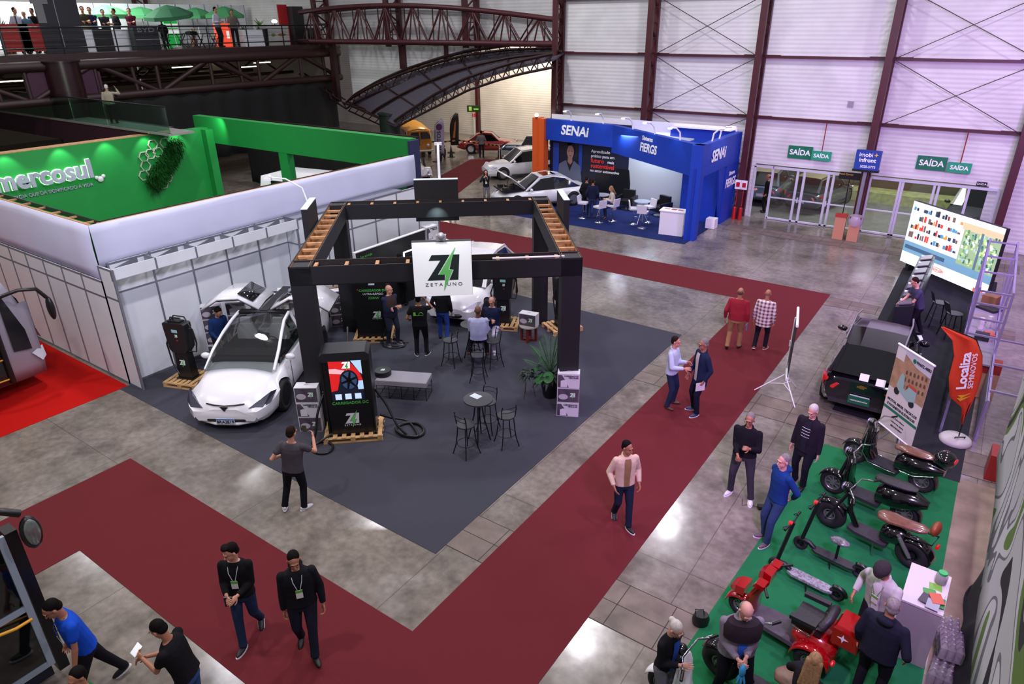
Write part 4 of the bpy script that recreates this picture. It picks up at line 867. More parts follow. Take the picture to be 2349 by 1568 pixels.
classic('classic_coupe', (-29.1, 38.9, 0), R(34), 'red rounded classic coupe behind the hazard tape in the annex', [(-2.05, .55, .5, .62, .35), (-1.7, .78, .66, .78, .26), (-1.0, .86, .72, .81, .22), (0, .84, .72, .81, .2), (.9, .84, .72, .81, .2), (1.6, .76, .64, .79, .24), (1.95, .62, .5, .66, .3), (2.05, .5, .4, .5, .36)],
    [(.75, .82, .68, .83, .6), (.25, .84, .7, 1.28, .52), (-.3, .85, .7, 1.33, .5), (-.8, .84, .68, 1.2, .46), (-1.35, .82, .62, .83, .5)], RP, 2.4, .32, bp=[-.2])
t = classic('classic_pickup', (-24.6, 38.0, 0), R(196), 'blue and white classic pickup beside the red coupe', [(-2.3, .95, .84, .88, .4), (-1.9, 1.0, .86, .92, .3), (0, 1.0, .86, .92, .28), (.9, 1.02, .84, .92, .28), (1.9, .98, .76, .92, .28), (2.25, .8, .66, .86, .32), (2.35, .6, .6, .8, .38)],
    [(.75, 1.0, .8, 1.01, .74), (.45, 1.0, .82, 1.55, .68), (-.1, 1.0, .82, 1.58, .68), (-.4, 1.0, .82, 1.5, .68), (-.55, 1.0, .8, 1.02, .74)], mat('navy_classic_paint', '142c4a', .2, coat=1), 2.9, .35)
MB().bb((-2.2, .915, .35), (2.1, .935, .68)).bb((-2.2, -.935, .35), (2.1, -.915, .68)).build('two_tone_side', mat('grey_white_paint', 'a8aaa6', .3), t)
MB().tube([(-.7, -.7, 1.0), (-.8, -.7, 1.5), (-.8, .7, 1.5), (-.7, .7, 1.0)], .03).build('roll_bar', CHROME, t)
def vwbus(loc, head):
    t = place('classic_bus', loc, head, 'yellow classic minibus with split windscreen beside the tall feather flags', 'minibus')
    Y1 = mat('mustard_paint', 'c07c14', .25, coat=.6); Y2 = mat('amber_roof_paint', 'd89a30', .3)
    def sec(x, k, zt, w): return [(x, y*w, z) for y, z in ((-.80, .35), (-.86, .6), (-.86, 1.15), (-.78, 1.72), (-.5, zt-.03), (0, zt), (.5, zt-.03), (.78, 1.72), (.86, 1.15), (.86, .6), (.80, .35))]
    MB().loft([sec(-2.1, 0, 1.8, .8), sec(-1.95, 0, 1.92, .97), (sec(0, 0, 1.96, 1)), sec(1.6, 0, 1.94, 1), sec(1.95, 0, 1.88, .96), sec(2.12, 0, 1.72, .84)]).build('body', Y1, t)
    MB().loft([[(x, y*w, z) for y, z in ((-.80, 1.70), (-.5, zt), (0, zt+.04), (.5, zt), (.8, 1.70))] for x, w, zt in ((-2.0, .95, 1.9), (0, 1, 1.96), (1.9, .97, 1.9), (2.05, .9, 1.8))], closed=False, cap=False).build('roof', Y2, t)
    for s_ in (-1, 1):
        for i in range(5): MB().bb((-1.7+i*.66, s_*.84, 1.22), (-1.15+i*.66, s_*.875, 1.62)).build('side_window', GLASSD, t)
        MB().add([(2.05, s_*.06, 1.2), (2.0, s_*.70, 1.2), (1.98, s_*.64, 1.64), (2.03, s_*.06, 1.64)], [(0, 1, 2, 3)]).build('windscreen', mat('pale_screen', '2a2c2a', .1), t, T(.13, 0, 0))
        MB().ell((2.14, s_*.52, .78), (.07, .11, .11), 12, 7).build('headlight', HLW, t)
    MB().tube([(1.98, -.84, .45), (2.24, -.6, .45), (2.24, .6, .45), (1.98, .84, .45)], .06).build('bumper', mat('pale_bumper', 'c8c4ba', .4), t)
    MB().tube([(2.13, .16*math.cos(a*math.pi/8), .98+.16*math.sin(a*math.pi/8)) for a in range(16)], .012, closed=True).build('round_badge', CHROME, t)
    for x in (1.2, -1.2):
        for y in (.75, -.75): wheel(t, x, y, .33, .18, CHROME, 12)
    return t
vwbus((-33.2, 35.9, 0), R(-38))
CVP = mat('pale_pink_grey_paint', 'b4aeb0', .3, coat=.5)
t = classic('classic_car', (-27.6, 29.3, 0), R(-30), 'pale rounded classic car beyond the end of the green beam', [(-1.85, .7, .4, .55, .35), (-1.4, .95, .55, .70, .3), (-.6, .98, .6, .72, .28), (.4, .95, .52, .66, .28), (1.1, .9, .36, .60, .3), (1.6, .74, .26, .56, .34), (1.8, .5, .2, .4, .4)],
    [(.5, .95, .5, .97, .46), (.2, .97, .55, 1.45, .48), (-.5, .98, .58, 1.55, .5), (-1.1, .97, .56, 1.35, .46), (-1.7, .85, .46, .88, .4)], CVP, 2.35, .33, rim=CHROME)
for s_ in (-1, 1): MB().loft([[(1.18+dx*math.cos(a)*.48, s_*y, .33+.46*math.sin(a)) for dx, y in ((1, .42), (1.05, .66), (1, .78))] for a in [R(q) for q in (0, 35, 70, 105, 140, 175)]], closed=False, cap=False).build('fender', CVP, t)
jp = place('jeep', (-34.9, 28.0, 0), R(-42), 'black off-road jeep roof with round lamps behind the green beam', 'car')
MB().bb((-1.9, -.85, .5), (1.9, .85, 1.2)).build('body', BLACK, jp); MB().bb((-1.9, -.78, 1.2), (.7, .78, 1.95)).build('cabin', mat('jeep_hardtop', '26282a', .5), jp); MB().add([(.72, -.7, 1.25), (.72, .7, 1.25), (.72, .66, 1.85), (.72, -.66, 1.85)], [(0, 1, 2, 3)]).build('windscreen', GLASSD, jp)
MB().tube([(.9, -.85, 1.0), (.75, -.85, 2.1), (.75, .85, 2.1), (.9, .85, 1.0)], .03).build('lamp_rack', BLACK, jp)
for y in (-.5, .5): MB().cyl((.78, y, 2.15), (.86, y, 2.13), .14, n=14).build('roof_lamp', mat('lit_roof_lamp', 'd8dce0', .3, emit=.4), jp)
for x in (1.2, -1.2):
    for y in (.8, -.8): wheel(jp, x, y, .4, .26, RIMD, 5)
for s_ in (-1, 1): MB().box((.9, s_*1.0, 1.35), (.08, .2, .3)).build('mirror', BLACK, jp)
# ---- grey bus at the far left
BS = mat('silver_lilac_bus_paint', '9c98a6', .3, .2); BD = mat('bus_dark_panel', '17161c', .2, coat=.5); YR = mat('yellow_handrail', 'd69a1c', .4)
bs = place('city_bus', (-17.98, 5.75, 0), R(90), 'grey city bus nose with open front door and folded mirror at the left edge', 'bus')
def bsec(x, w, zt, zb=.35): return [(x, y*w, z) for y, z in ((-1.12, zb), (-1.22, .7), (-1.22, 2.2), (-1.05, zt-.12), (-.6, zt), (.6, zt), (1.05, zt-.12), (1.22, 2.2), (1.22, .7), (1.12, zb))]
MB().loft([[Vector(p)+Vector((0, 1.22, 0)) for p in r_] for r_ in (bsec(-9, 1, 3.0), bsec(-.7, 1, 3.0), bsec(-.35, .985, 2.9), bsec(-.12, .95, 2.3), bsec(.0, .92, 1.3), bsec(.0, .88, .75), bsec(-.08, .85, .4))]).build('body', BS, bs)
MB().bb((-3.6, -.03, .42), (-.75, .02, 2.62)).build('door_panel', BD, bs); MB().add([(-.72, -.02, 1.15), (-.34, -.02, 1.1), (-.36, -.02, 1.6), (-.62, -.02, 2.5), (-.72, -.02, 2.55)], [(0, 1, 2, 3, 4)]).build('side_glass', BD, bs, T(.12, -.01, 0))
MB().add([(.02, .1, 1.25), (.02, 2.3, 1.25), (-.2, 2.2, 2.3), (-.45, 2.1, 2.75), (-.45, .3, 2.75), (-.2, .2, 2.3)], [(0, 1, 2, 3, 4, 5)]).build('windscreen', GLASSD, bs, T(.06, 0, 0))
y_ = MB()
for z in (.55, 1.05, 1.55, 2.1): y_.cyl((-3.5, -.06, z), (-.85, -.06, z), .022, n=8)
y_.tube([(-1.3, -.08, 2.0), (-1.2, -.14, 1.9), (-.95, -.12, 1.35), (-.98, -.08, 1.2)], .025); y_.build('handrail', YR, bs)
MB().cyl((-.82, -.08, .45), (-.82, -.08, 2.6), .06, n=10).build('door_post', BLACK, bs); MB().bb((-2.7, -.08, 1.15), (-1.9, -.04, 1.5)).build('door_window', mat('door_window_grey', '4a4c52', .3), bs)
MB().tube([(-.6, -.05, 2.5), (-.2, -.25, 2.62), (.15, -.3, 2.55), (.3, -.3, 2.3)], .045).build('mirror_arm', BLACK, bs); MB().ell((.33, -.3, 2.02), (.08, .13, .3), 12, 9).build('mirror', BLACK, bs)
MB().tube([(-.15, 2.0, 2.5), (.02, 1.4, 2.05), (.1, .9, 1.6)], .02).tube([(.0, 1.7, 2.15), (.07, 1.35, 1.3)], .03).build('wiper', BLACK, bs)
MB().add([(.03, .16, 1.05), (-.28, .0, .98), (-.1, .0, .72), (.03, .1, .78)], [(0, 1, 2, 3)]).build('headlight', HLW, bs, T(.03, -.012, 0))
# ---- bus door frame close to the camera, bottom left
bd = thing('bus_doorway', (-8.95, 1.9, 0), R(90), 'open dark bus doorway with pale frame and yellow rail at the bottom left corner', 'bus')
PF = mat('pale_door_frame', '98a8b2', .4)
MB().bb((-3.6, -.05, .1), (-.14, .16, 3.1)).build('body_side', mat('navy_bus_side', '14182c', .3), bd)
fm = MB()
for z in (.35, 1.35, 2.42): fm.box((-.75, -.09, z), (1.3, .04, .08))
for x in (-.14, -1.35): fm.box((x, -.09, 1.4), (.08, .05, 2.17))
fm.build('door_frame', PF, bd)
MB().bb((-.09, -.12, .15), (.04, .1, 2.5)).build('rubber_seal', BLACK, bd); MB().bb((-1.32, -.085, .4), (-.17, -.06, 1.3)).bb((-1.32, -.085, 1.4), (-.17, -.06, 2.4)).build('door_glass', GLASSD, bd)
MB().tube([(-.16, -.13, 1.18), (-.35, -.16, 1.2), (-1.2, -.16, 1.42)], .022).build('handrail', YR, bd)
MB().tube([(-1.0, -.1, 2.75), (-.5, -.2, 2.95), (-.1, -.3, 2.95), (.08, -.3, 2.8)], .05).build('mirror_arm', BLACK, bd)
MB().ell((.12, -.32, 2.5), (.12, .07, .24), 14, 9).build('mirror', BLACK, bd); MB().ell((.12, -.37, 2.52), (.085, .03, .19), 14, 9).build('mirror_glass', mat('mirror_glass', '8c9490', .15, .6), bd)
# ------------------------------------------------------------------ people.  local frame: +Y the way the person faces, +X their right, Z up
SK = {'light': mat('skin_light', 'c08a72', .55, bump=.05, scale=60), 'tan': mat('skin_tan', 'a06c52', .55, bump=.05, scale=60), 'brown': mat('skin_brown', '6e4632', .55, bump=.05, scale=60), 'pink': mat('skin_pink', 'c49080', .55, bump=.05, scale=60)}
def cloth(c, n=None, **kw): return mat('cloth_'+c+(n or ''), c, .9, noise=.12, scale=5, bump=.55, spec=.15, **kw)
HAIR = {'black': mat('hair_black', '0e0b0a', .8, noise=.3, scale=40), 'brown': mat('hair_brown', '241811', .8, noise=.3, scale=40), 'grey': mat('hair_grey', '77726e', .7, noise=.25, scale=40), 'white': mat('hair_white', 'bab4ae', .7, noise=.15, scale=40), 'blond': mat('hair_blond', '8a6c4a', .6, noise=.3, scale=40), 'stubble': mat('hair_stubble', '5e463a', .8)}
for _h in HAIR.values(): _h.node_tree.nodes['Principled BSDF'].inputs['Specular IOR Level'].default_value = .12
EYEB = mat('eye_dark', '1a1412', .3)
def rot_lean(p, hip, a, tw=0):
    v = Vector(p)-hip; v = Matrix.Rotation(-a, 3, 'X')@v
    if tw: v = Matrix.Rotation(tw, 3, 'Z')@v
    return v+hip
def ik(a, b, l1, l2, hint):
    d = b-a; D = min(d.length, (l1+l2)*.999); u = d.normalized() if d.length > 1e-5 else Vector((0, 0, -1))
    x = (l1*l1-l2*l2+D*D)/(2*D); h = math.sqrt(max(0, l1*l1-x*x)); hn = Vector(hint); hn = hn-u*hn.dot(u)
    hn = hn.normalized() if hn.length > 1e-4 else Vector((0, 0, 1)); return a+u*x+hn*h, a+u*D
def hand(mb, w, d, n, side, s, curl=.5, spread=0.0):
    """w wrist, d pointing direction, n palm normal, side +1 right hand"""
    d = d.normalized(); n = (n-d*n.dot(d)); n = n.normalized() if n.length > 1e-3 else d.orthogonal().normalized(); t = d.cross(n)*(-side)
    M = Matrix((t, d, n)).transposed()
    mb.ell(w+d*.045*s, (.040*s, .052*s, .017*s), 10, 6, M=M); mb.ell(w+d*.075*s, (.043*s, .022*s, .014*s), 10, 6, M=M)
    for i, (o, L) in enumerate(((.031, .068), (.0105, .078), (-.0105, .072), (-.031, .056))):
        b0 = w+d*.083*s+t*o*s; dd = (d+t*o*(4+spread*12)).normalized(); a1 = curl*.7; a2 = curl*1.5
        p1 = b0+(dd*math.cos(a1)+n*math.sin(a1))*L*.5*s; p2 = p1+(dd*math.cos(a2)+n*math.sin(a2))*L*.5*s
        mb.cap(b0, p1, .0092*s, .0085*s, 6); mb.cap(p1, p2, .0085*s, .0075*s, 6)
    b0 = w+d*.025*s+t*.034*s; p1 = b0+(d*.6+t*.75+n*.25).normalized()*.038*s; p2 = p1+(d*.9+t*.3+n*.35).normalized()*.03*s
    mb.cap(b0, p1, .012*s, .0105*s, 6); mb.cap(p1, p2, .0105*s, .009*s, 6)
def ring(c, rx, ry, Mr, n=14, pw=1.0):
    out = []
    for i in range(n):
        a = 2*math.pi*i/n; out.append(c+Mr@Vector((rx*math.copysign(abs(math.cos(a))**pw, math.cos(a)), ry*math.copysign(abs(math.sin(a))**pw, math.sin(a)), 0)))
    return out
PN = [0]
def person(loc, face, lab, h=1.73, skin='light', top='1a1a1e', bottom='1c1c22', shoes='151515', hair=('short', 'black'), sleeve='long', arms=(None, None), legs=((-.11, .0), (.11, .0)),
           lean=0.0, nod=.15, turn=0.0, seat=None, belly=0, open_=None, fine=True, hem=.88, collar=None, badge=False, glasses=False, world=None, z=0, sole=None, tilt_=0, female=False, build_=1.0, curl=.5, tag_cat='person', group=None, lanyard='f', hood=False, cap_=None, legyaw=(.25, -.25), belt=None, feetlift=(0, 0), palm=(None, None), topm=None, hold=None, shoulderlift=0):
    """face: 0 = toward the viewer's spot, +90 = toward the right of the picture, 180 = away"""
    p = Vector((loc[0], loc[1], z)) if len(loc) > 2 or True else None
    brg = R(LOS(p)+face) if world is None else R(world)
    t = thing('person', (p.x, p.y, z), brg-math.pi/2, lab, 'person', group); s = h/1.75; build_ = build_*1.05; t.rotation_euler[1] = R(tilt_)
    hipz = (.93 if seat is None else seat+.11)*s; hip = Vector((0, 0 if seat is None else -.05, hipz))
    RL = lambda q, tw=0: rot_lean(Vector(q), hip, lean, tw)
    dz = hipz-.93*s
    def U(x, y, zz): return RL((x*s, y*s+hip.y, zz*s+dz))
    Mt = Matrix.Rotation(-lean, 3, 'X'); bw = build_
    neck = U(0, -.005, 1.50); hc = U(0, .02, 1.632)+Vector((0, math.sin(nod)*.05*s, -.01*abs(nod)*s))
    Mh = Mt@Matrix.Rotation(turn, 3, 'Z')@Matrix.Rotation(-nod, 3, 'X')
    B = MB()
    H_ = lambda x, y, zz: hc+Mh@Vector((x*s, y*s, zz*s))*1.05
    # skull, jaw, nose, brow, ears
    B.ell(H_(0, -.012, .035), (.073*s, .094*s, .088*s), 16, 10, M=Mh); B.ell(H_(0, .018, -.035), (.058*s, .070*s, .078*s), 14, 9, M=Mh)
    B.ell(H_(0, .062, -.088), (.028*s, .024*s, .022*s), 10, 6, M=Mh); B.cap(H_(0, .083, .018), H_(0, .103, -.022), .009*s, .014*s, 7)
    B.ell(H_(0, .078, .036), (.052*s, .016*s, .010*s), 10, 6, M=Mh); B.ell(H_(0, .086, -.052), (.022*s, .010*s, .010*s), 10, 6, M=Mh)
    for k in (-1, 1): B.ell(H_(k*.077, -.008, -.0), (.010*s, .020*s, .032*s), 8, 6, M=Mh)
    B.cap(neck-Mt@Vector((0, 0, .05*s)), H_(0, -.015, -.05), .055*s, .050*s, 12)
    # core of the body under the clothes
    core = [(.10, .07, .84), (.13, .085, .93), (.12, .085, 1.08), (.145, .09, 1.28), (.15, .08, 1.40), (.07, .05, 1.47)]
    B.loft([ring(U(0, 0, zz), rx*s*bw, ry*s, Mt) for rx, ry, zz in core])
    # clothes: torso
    C = MB(); be = belly
    tor = [(.188, .128+be*.5, hem), (.178, .122+be*.7, .95), (.172+be*.3, .118+be, 1.05), (.180+be*.15, .120+be*.6, 1.17), (.190, .126, 1.29), (.186, .114, 1.37), (.140, .090, 1.43), (.082, .070, 1.462)]
    if female: tor = [(.170, .118, hem), (.165, .115, .95), (.140, .102, 1.05), (.145, .110, 1.15), (.162, .130, 1.27), (.165, .105, 1.38), (.130, .080, 1.44), (.065, .056, 1.49)]
    C.loft([ring(U(0, be*.35*math.sin(min(1, max(0, (zz-.85)/.45))*math.pi), zz), rx*s*bw, ry*s, Mt, 16, .9) for rx, ry, zz in tor])
    if hem < .84: C.loft([ring(U(0, 0, zz), rx*s*bw, ry*s, Mt, 16) for rx, ry, zz in ((.180, .13, hem-.1), (.172, .12, hem+.1))])
    sh = []
    default = [(-.25, .03, .80), (.25, .03, .80)]
    for k, sd in ((0, -1), (1, 1)):
        S0 = U(sd*(.166 if not female else .148)*bw, -.0, 1.39+shoulderlift); tgt = arms[k] or default[k]
        W0 = U(*tgt); hint = Vector((sd*.45, -.9, -.25)) if tgt[1] > -.05 else Vector((sd*.9, -.3, -.2))
        if tgt[2] > 1.35: hint = Vector((sd*.8, .2, -.9))
        E0, W0 = ik(S0, W0, .30*s, .262*s, Mt@hint)
        fd = (W0-E0).normalized()
        hd_ = fd
        pn = Vector(palm[k]) if palm[k] else Vector((-sd*1.0, .15, .0)) if tgt[2] < .95 else Vector((-sd*.7, -.3, -.4))
        B.cap(S0, E0, .040*s, .036*s, 10); B.cap(E0, W0, .038*s, .025*s, 10); hand(B, W0+fd*.005, hd_, Mt@pn, sd, s*1.06, curl)
        C.ell(S0+Mt@Vector((-sd*.02, 0, -.018))*s, .064*s*(.92 if female else 1), 12, 8); C.cap(S0, S0.lerp(E0, .5 if sleeve == 'short' else 1), .065*s, (.064 if sleeve == 'short' else .057)*s, 12)
        if sleeve == 'long': C.cap(E0, E0.lerp(W0, .5), .057*s, .051*s, 12); C.cyl(E0.lerp(W0, .5), E0.lerp(W0, .93), .051*s, .041*s, 12)
        sh.append((S0, E0, W0, fd))
    if collar == 'coat': C.tube([U(.070*math.cos(a), .060*math.sin(a)-.008, 1.472-.028*math.sin(a)) for a in [i*math.pi/6 for i in range(12)]], .02*s, 7, True)
    if hood: C.ell(U(0, -.09, 1.47), (.10*s, .06*s, .06*s), 12, 7)
    vx = .0115 if fine else .018
    tm = topm or cloth(top)
    co = C.build('jacket' if collar == 'coat' else 'shirt', tm, t)
    def rem(o, v, it=3):
        md = o.modifiers.new('r', 'REMESH'); md.mode = 'VOXEL'; md.voxel_size = v; md.use_smooth_shade = True
        sm = o.modifiers.new('s', 'SMOOTH'); sm.factor = .5; sm.iterations = it
    rem(co, vx)
    # legs
    L = MB()
    L.loft([ring(U(0, 0, zz), rx*s*bw, (ry+be*.4)*s, Mt, 16) for rx, ry, zz in ((.150, .108, .80), (.162, .112, .88), (.158, .110, .97), (.150, .105, 1.02))])
    for k, sd in ((0, -1), (1, 1)):
        h0 = hip+Vector((sd*.088*s*bw, 0, -.03*s)); fx, fy = legs[k]; an = Vector((fx*s, fy*s, (.085+feetlift[k])*s))
        kn, an = ik(h0, an, .418*s, .418*s, Vector((sd*.12, 1, .1)))
        L.cap(h0, kn, .093*s*bw, .070*s, 12); L.cap(kn, an.lerp(kn, .12), .068*s, .058*s, 12); L.cyl(an.lerp(kn, .14), an+(an-kn).normalized()*.015, .059*s, .063*s, 12)
        B.cap(h0, kn, .055*s, .045*s, 8); B.cap(kn, an, .045*s, .035*s, 8)
        fa = legyaw[k]; fd2 = Matrix.Rotation(fa, 3, 'Z'); tilt = .0 if feetlift[k] < .03 else -.5
        Mf = fd2@Matrix.Rotation(tilt, 3, 'X')
        c = an+Vector((0, 0, -.045*s))
        B.ell(c+Mf@Vector((0, .05*s, 0)), (.035*s, .09*s, .03*s), 8, 6, M=Mf)
        SHO = MB(); SHO.ell(c+Mf@Vector((0, .055*s, -.002*s)), (.047*s, .135*s, .040*s), 12, 8, M=Mf); SHO.ell(c+Mf@Vector((0, -.02*s, .02*s)), (.042*s, .062*s, .05*s), 12, 8, M=Mf); rem(SHO.build('shoe', mat('shoe_'+shoes, shoes, .5), t), .011 if fine else .018, 2)
        if sole:
            so = MB(); so.loft([[c+Mf@Vector((math.cos(a)*.049*s, .055*s+math.sin(a)*.14*s, zz*s)) for a in [i*math.pi/8 for i in range(16)]] for zz in (-.040, -.020)]); so.build('shoe_sole', mat('sole_'+sole, sole, .6), t)
    lo = L.build('trousers', cloth(bottom), t); rem(lo, vx)
    bo = B.build('body', SK[skin], t); rem(bo, .0062 if fine else .013, 2)
    # hair
    hk, hcn = hair; Hm = HAIR[hcn]; HB = MB()
    if hk != 'bald':
        HB.ell(H_(0, -.030, .052), ((.079 if fine else .085)*s, .092*s, .088*s), 16, 10, M=Mh)
        if hk in ('short', 'quiff'): HB.ell(H_(0, -.055, -.0), (.074*s, .060*s, .07*s), 12, 8, M=Mh)
        if hk == 'quiff': HB.ell(H_(0, .035, .125), (.058*s, .050*s, .032*s), 12, 7, M=Mh); HB.ell(H_(.03, .02, .12), (.05*s, .05*s, .03*s), 10, 7, M=Mh)
        if hk == 'thin': HB = MB(); HB.ell(H_(0, -.040, .005), (.0785*s, .074*s, .070*s), 14, 8, M=Mh)
        if hk == 'bun': HB.ell(H_(0, -.115, .05), .045*s, 12, 8)
        if hk == 'long':
            for x in (-.06, -.03, 0, .03, .06): HB.cap(H_(x, -.07, .03), H_(x*1.5, -.095, -.30), .038*s, .022*s, 8)
            for x in (-.075, .075): HB.cap(H_(x, -.02, .02), H_(x*1.25, .0, -.22), .022*s, .016*s, 8)
        ho = HB.build('hair', Hm, t); rem(ho, .009 if fine else .016, 2)
    if cap_:
        cb = MB().ell(H_(0, -.01, .07), (.106*s, .122*s, .075*s), 18, 9, M=Mh).ell(H_(0, .06, .06), (.075*s, .07*s, .03*s), 14, 7, M=Mh); co_ = cb.build('hat', mat('hat_'+cap_, cap_, .9, bump=.4, scale=30), t); rem(co_, .011, 2)
    if fine:
        for k in (-1, 1):
            MB().ell(H_(k*.030, .0775, .014), (.010*s, .005*s, .005*s), 8, 5, M=Mh).build('eye', EYEB, t)
            MB().ell(H_(k*.031, .0855, .038), (.019*s, .005*s, .0038*s), 8, 5, M=Mh).build('eyebrow', Hm if hcn != 'white' else HAIR['grey'], t)
        MB().ell(H_(0, .093, -.056), (.024*s, .006*s, .006*s), 8, 5, M=Mh).build('lips', mat('lips', '8a5048', .5), t)
    if glasses:
        g = MB()
        for k in (-1, 1): g.tube([H_(k*.032+.024*math.cos(a), .104, .014+.018*math.sin(a)) for a in [i*math.pi/5 for i in range(10)]], .003, 5, True); g.cyl(H_(k*.056, .104, .018), H_(k*.078, .0, .012), .003, n=5)
        g.build('glasses', BLACK, t)
    ysf = .115
    if badge:
        cz = 1.16; q = MB()
        for k in (-1, 1): q.tube([U(k*.072, .0, 1.475), U(k*.068, .075, 1.43), U(k*.055, .13+be*.5, 1.35), U(k*.02, .138+be, cz+.07)], .0045, 6)
        q.build('lanyard', mat('lanyard_'+badge, badge, .6), t)
        Mb = Matrix.Translation(U(0, .142+be, cz))@Mt.to_4x4()@Matrix(((-1, 0, 0, 0), (0, 0, 1, 0), (0, 1, 0, 0), (0, 0, 0, 1)))
        if badge != 'c83030x': MB().bb((-.045, -.075, 0), (.045, .065, .004)).build('badge', mat('badge_white', 'd8dcd4', .5), t, Mb); MB().bb((-.045, .02, .004), (.045, .065, .006)).build('badge_header', mat('badge_green', '5aa83a', .5), t, Mb)
    if belt: MB().loft([ring(U(0, 0, zz), .163*s*bw, (.114+be*.4)*s, Mt, 20) for zz in (.925, .965)]).build('belt', mat('belt_'+belt, belt, .5), t)
    if open_:            # open front showing an inner shirt, with zip edges
        mb = MB(); mb.loft([[U(x*w_, .0+math.sqrt(max(0, 1-(x*w_/.19)**2))*(d_+.012), zz) for x in (-1, -.5, 0, .5, 1)] for zz, w_, d_ in ((hem+.02, .05, .118+be*.5), (1.05, .05, .115+be*1.3), (1.17, .055, .118+be*1.0), (1.29, .06, .124), (1.38, .06, .116), (1.45, .05, .095))], cap=False, closed=False)
        mb.build('inner_shirt', cloth(open_), t)
    t['_s'] = s
    t['_w'] = [list(x) for a in sh for x in (a[2]+a[3]*.08,)]
    return t
def wpt(t, k, off=(0, 0, 0)):            # world point at a hand
    v = Vector(t['_w'][k])+Vector(off); return Matrix.Translation(t.location)@RZ(t.rotation_euler.z)@v
def phone(t, k, lab, off=(0, .02, .02), size=(.075, .01, .15), m=None, rot=0, cat='phone', name='phone'):
    o = MB().box((0, 0, 0), size).build(name, m or BLACK); o.location = wpt(t, k, off); o.rotation_euler = (rot, 0, t.rotation_euler.z); return tag(o, lab, cat)
FRONT = (-.12, .2, 1.12), (.12, .2, 1.12)
CROSS = (.05, .20, 1.15), (-.06, .235, 1.18)
POCKET = (-.24, .06, .90), (.24, .06, .90)
P_ = person
# --- nearest walkers
a = P_(G(578, 1462), -25, 'young man with black quiff, black sweater, blue jeans and badge looking down sideways', 1.76, 'light', '121214', '22304c', '1a1a1c', ('quiff', 'black'), arms=((-.06, .27, 1.08), (.08, .27, 1.10)), legs=((-.07, -.26), (.05, .2)), feetlift=(.05, 0), turn=-.75, nod=.3, badge='c8ccd8', sole='d8d8dc')
phone(a, 0, 'dark folded leaflet in the hands of the man with the quiff', (.06, .0, -.02), (.11, .02, .16), cat='leaflet', name='leaflet')
P_(G(712, 1488), -4, 'man with short dark hair in black hooded jacket and navy trousers with green badge', 1.80, 'tan', '15161b', '1b1d2a', '0f0f10', ('short', 'black'), arms=((-.27, .10, .86), (.24, .02, .80)), legs=((-.06, .22), (.10, -.18)), feetlift=(0, .04), turn=.05, nod=.35, badge='c8ccd8', hood=True, collar='coat', build_=1.08, curl=.9)
a = P_(G(676, 1168), 155, 'man in grey T-shirt and black trousers seen from behind filming with a phone', 1.78, 'light', '4a464e', '14161c', 'd4d4da', ('short', 'brown'), 'short', arms=((-.24, .10, 1.08), (.26, .36, 1.36)), legs=((-.17, -.02), (.17, .02)), turn=-.35, nod=.2, tilt_=6, legyaw=(.3, -.7), sole='e0e0e4', curl=.8)
phone(a, 1, 'phone held up by the man in the grey T-shirt', (.0, .02, .05), (.08, .012, .16), mat('olive_phone_case', '565a48', .4), .2)
a = P_(G(235, 1590), -82, 'man in royal blue T-shirt and black trousers leaning beside the bus doorway', 1.80, 'tan', '1548b8', '16151b', '121214', ('short', 'black'), 'short', arms=((-.26, .22, .88), (.22, .10, .92)), legs=((-.10, .30), (.10, -.34)), feetlift=(0, .04), lean=.18, nod=.35, badge='2a4fb0', build_=1.05, belly=.02, sole='d8d8dc')
a = P_(G(462, 1655), -128, 'man in black T-shirt and jeans bent over a phone he holds out', 1.76, 'tan', '131316', '2c4470', '121214', ('short', 'black'), 'short', arms=((-.05, .40, 1.26), (.02, .40, 1.22)), legs=((-.10, .10), (.10, -.1)), lean=.22, nod=.35, curl=1.0)
phone(a, 0, 'phone with bright screen held by the man in the black T-shirt', (.05, .05, .03), (.16, .01, .08), mat('bright_phone_screen', 'dfe6ea', .3, emit=.5), -.5)
P_(G(262, 1755), -60, 'person with a dark cap of hair, only head and shoulders showing at the bottom left', 1.66, 'tan', '1e6a34', '1b1c22', '121214', ('short', 'black'), fine=False)
# --- middle of the red carpet
P_(G(1425, 1198), 22, 'man in cream zip jacket and dark jeans walking on the red carpet, hands in pockets', 1.72, 'tan', 'cbb49c', '1c2436', '18181c', ('short', 'black'), arms=((-.23, .12, .93), (.23, .12, .93)), legs=((-.06, .20), (.07, -.20)), feetlift=(0, .04), turn=.5, nod=.15, collar='coat', sole='dcd8d4', open_='8a6f4c')
P_(G(1533, 930), 72, 'man in pale blue shirt and navy trousers gesturing on the red carpet', 1.76, 'light', 'b8c2d8', '222b44', '4a2e22', ('short', 'brown'), arms=((.02, .34, 1.22), (.20, .34, 1.14)), legs=((-.15, .04), (.15, .02)), belt='4a2420', collar='coat', belly=.015)
a = P_(G(1597, 945), -58, 'man in navy blazer with glasses holding papers on the red carpet', 1.84, 'tan', '1c2540', '16182a', '2a3656', ('short', 'grey'), arms=((-.23, .06, .88), (.26, .12, .86)), legs=((-.14, .08), (.12, .0)), glasses=True, open_='b8b4b0', collar='coat', sole='dcdce0', hem=.80)
phone(a, 0, 'white brochure held by the man in the navy blazer', (0, .02, -.05), (.01, .22, .2), mat('white_paper', 'd4d0d8', .6), cat='brochure', name='brochure')
a = P_(G(1680, 800), 172, 'heavy balding man in red shirt and khaki trousers walking away', 1.76, 'tan', '8f2430', '9c7650', '1e1c1c', ('thin', 'stubble'), arms=((-.30, .02, .86), (.28, .02, .84)), legs=((-.13, -.12), (.13, .12)), belly=.04, build_=1.18, belt='241a18', feetlift=(.03, 0))
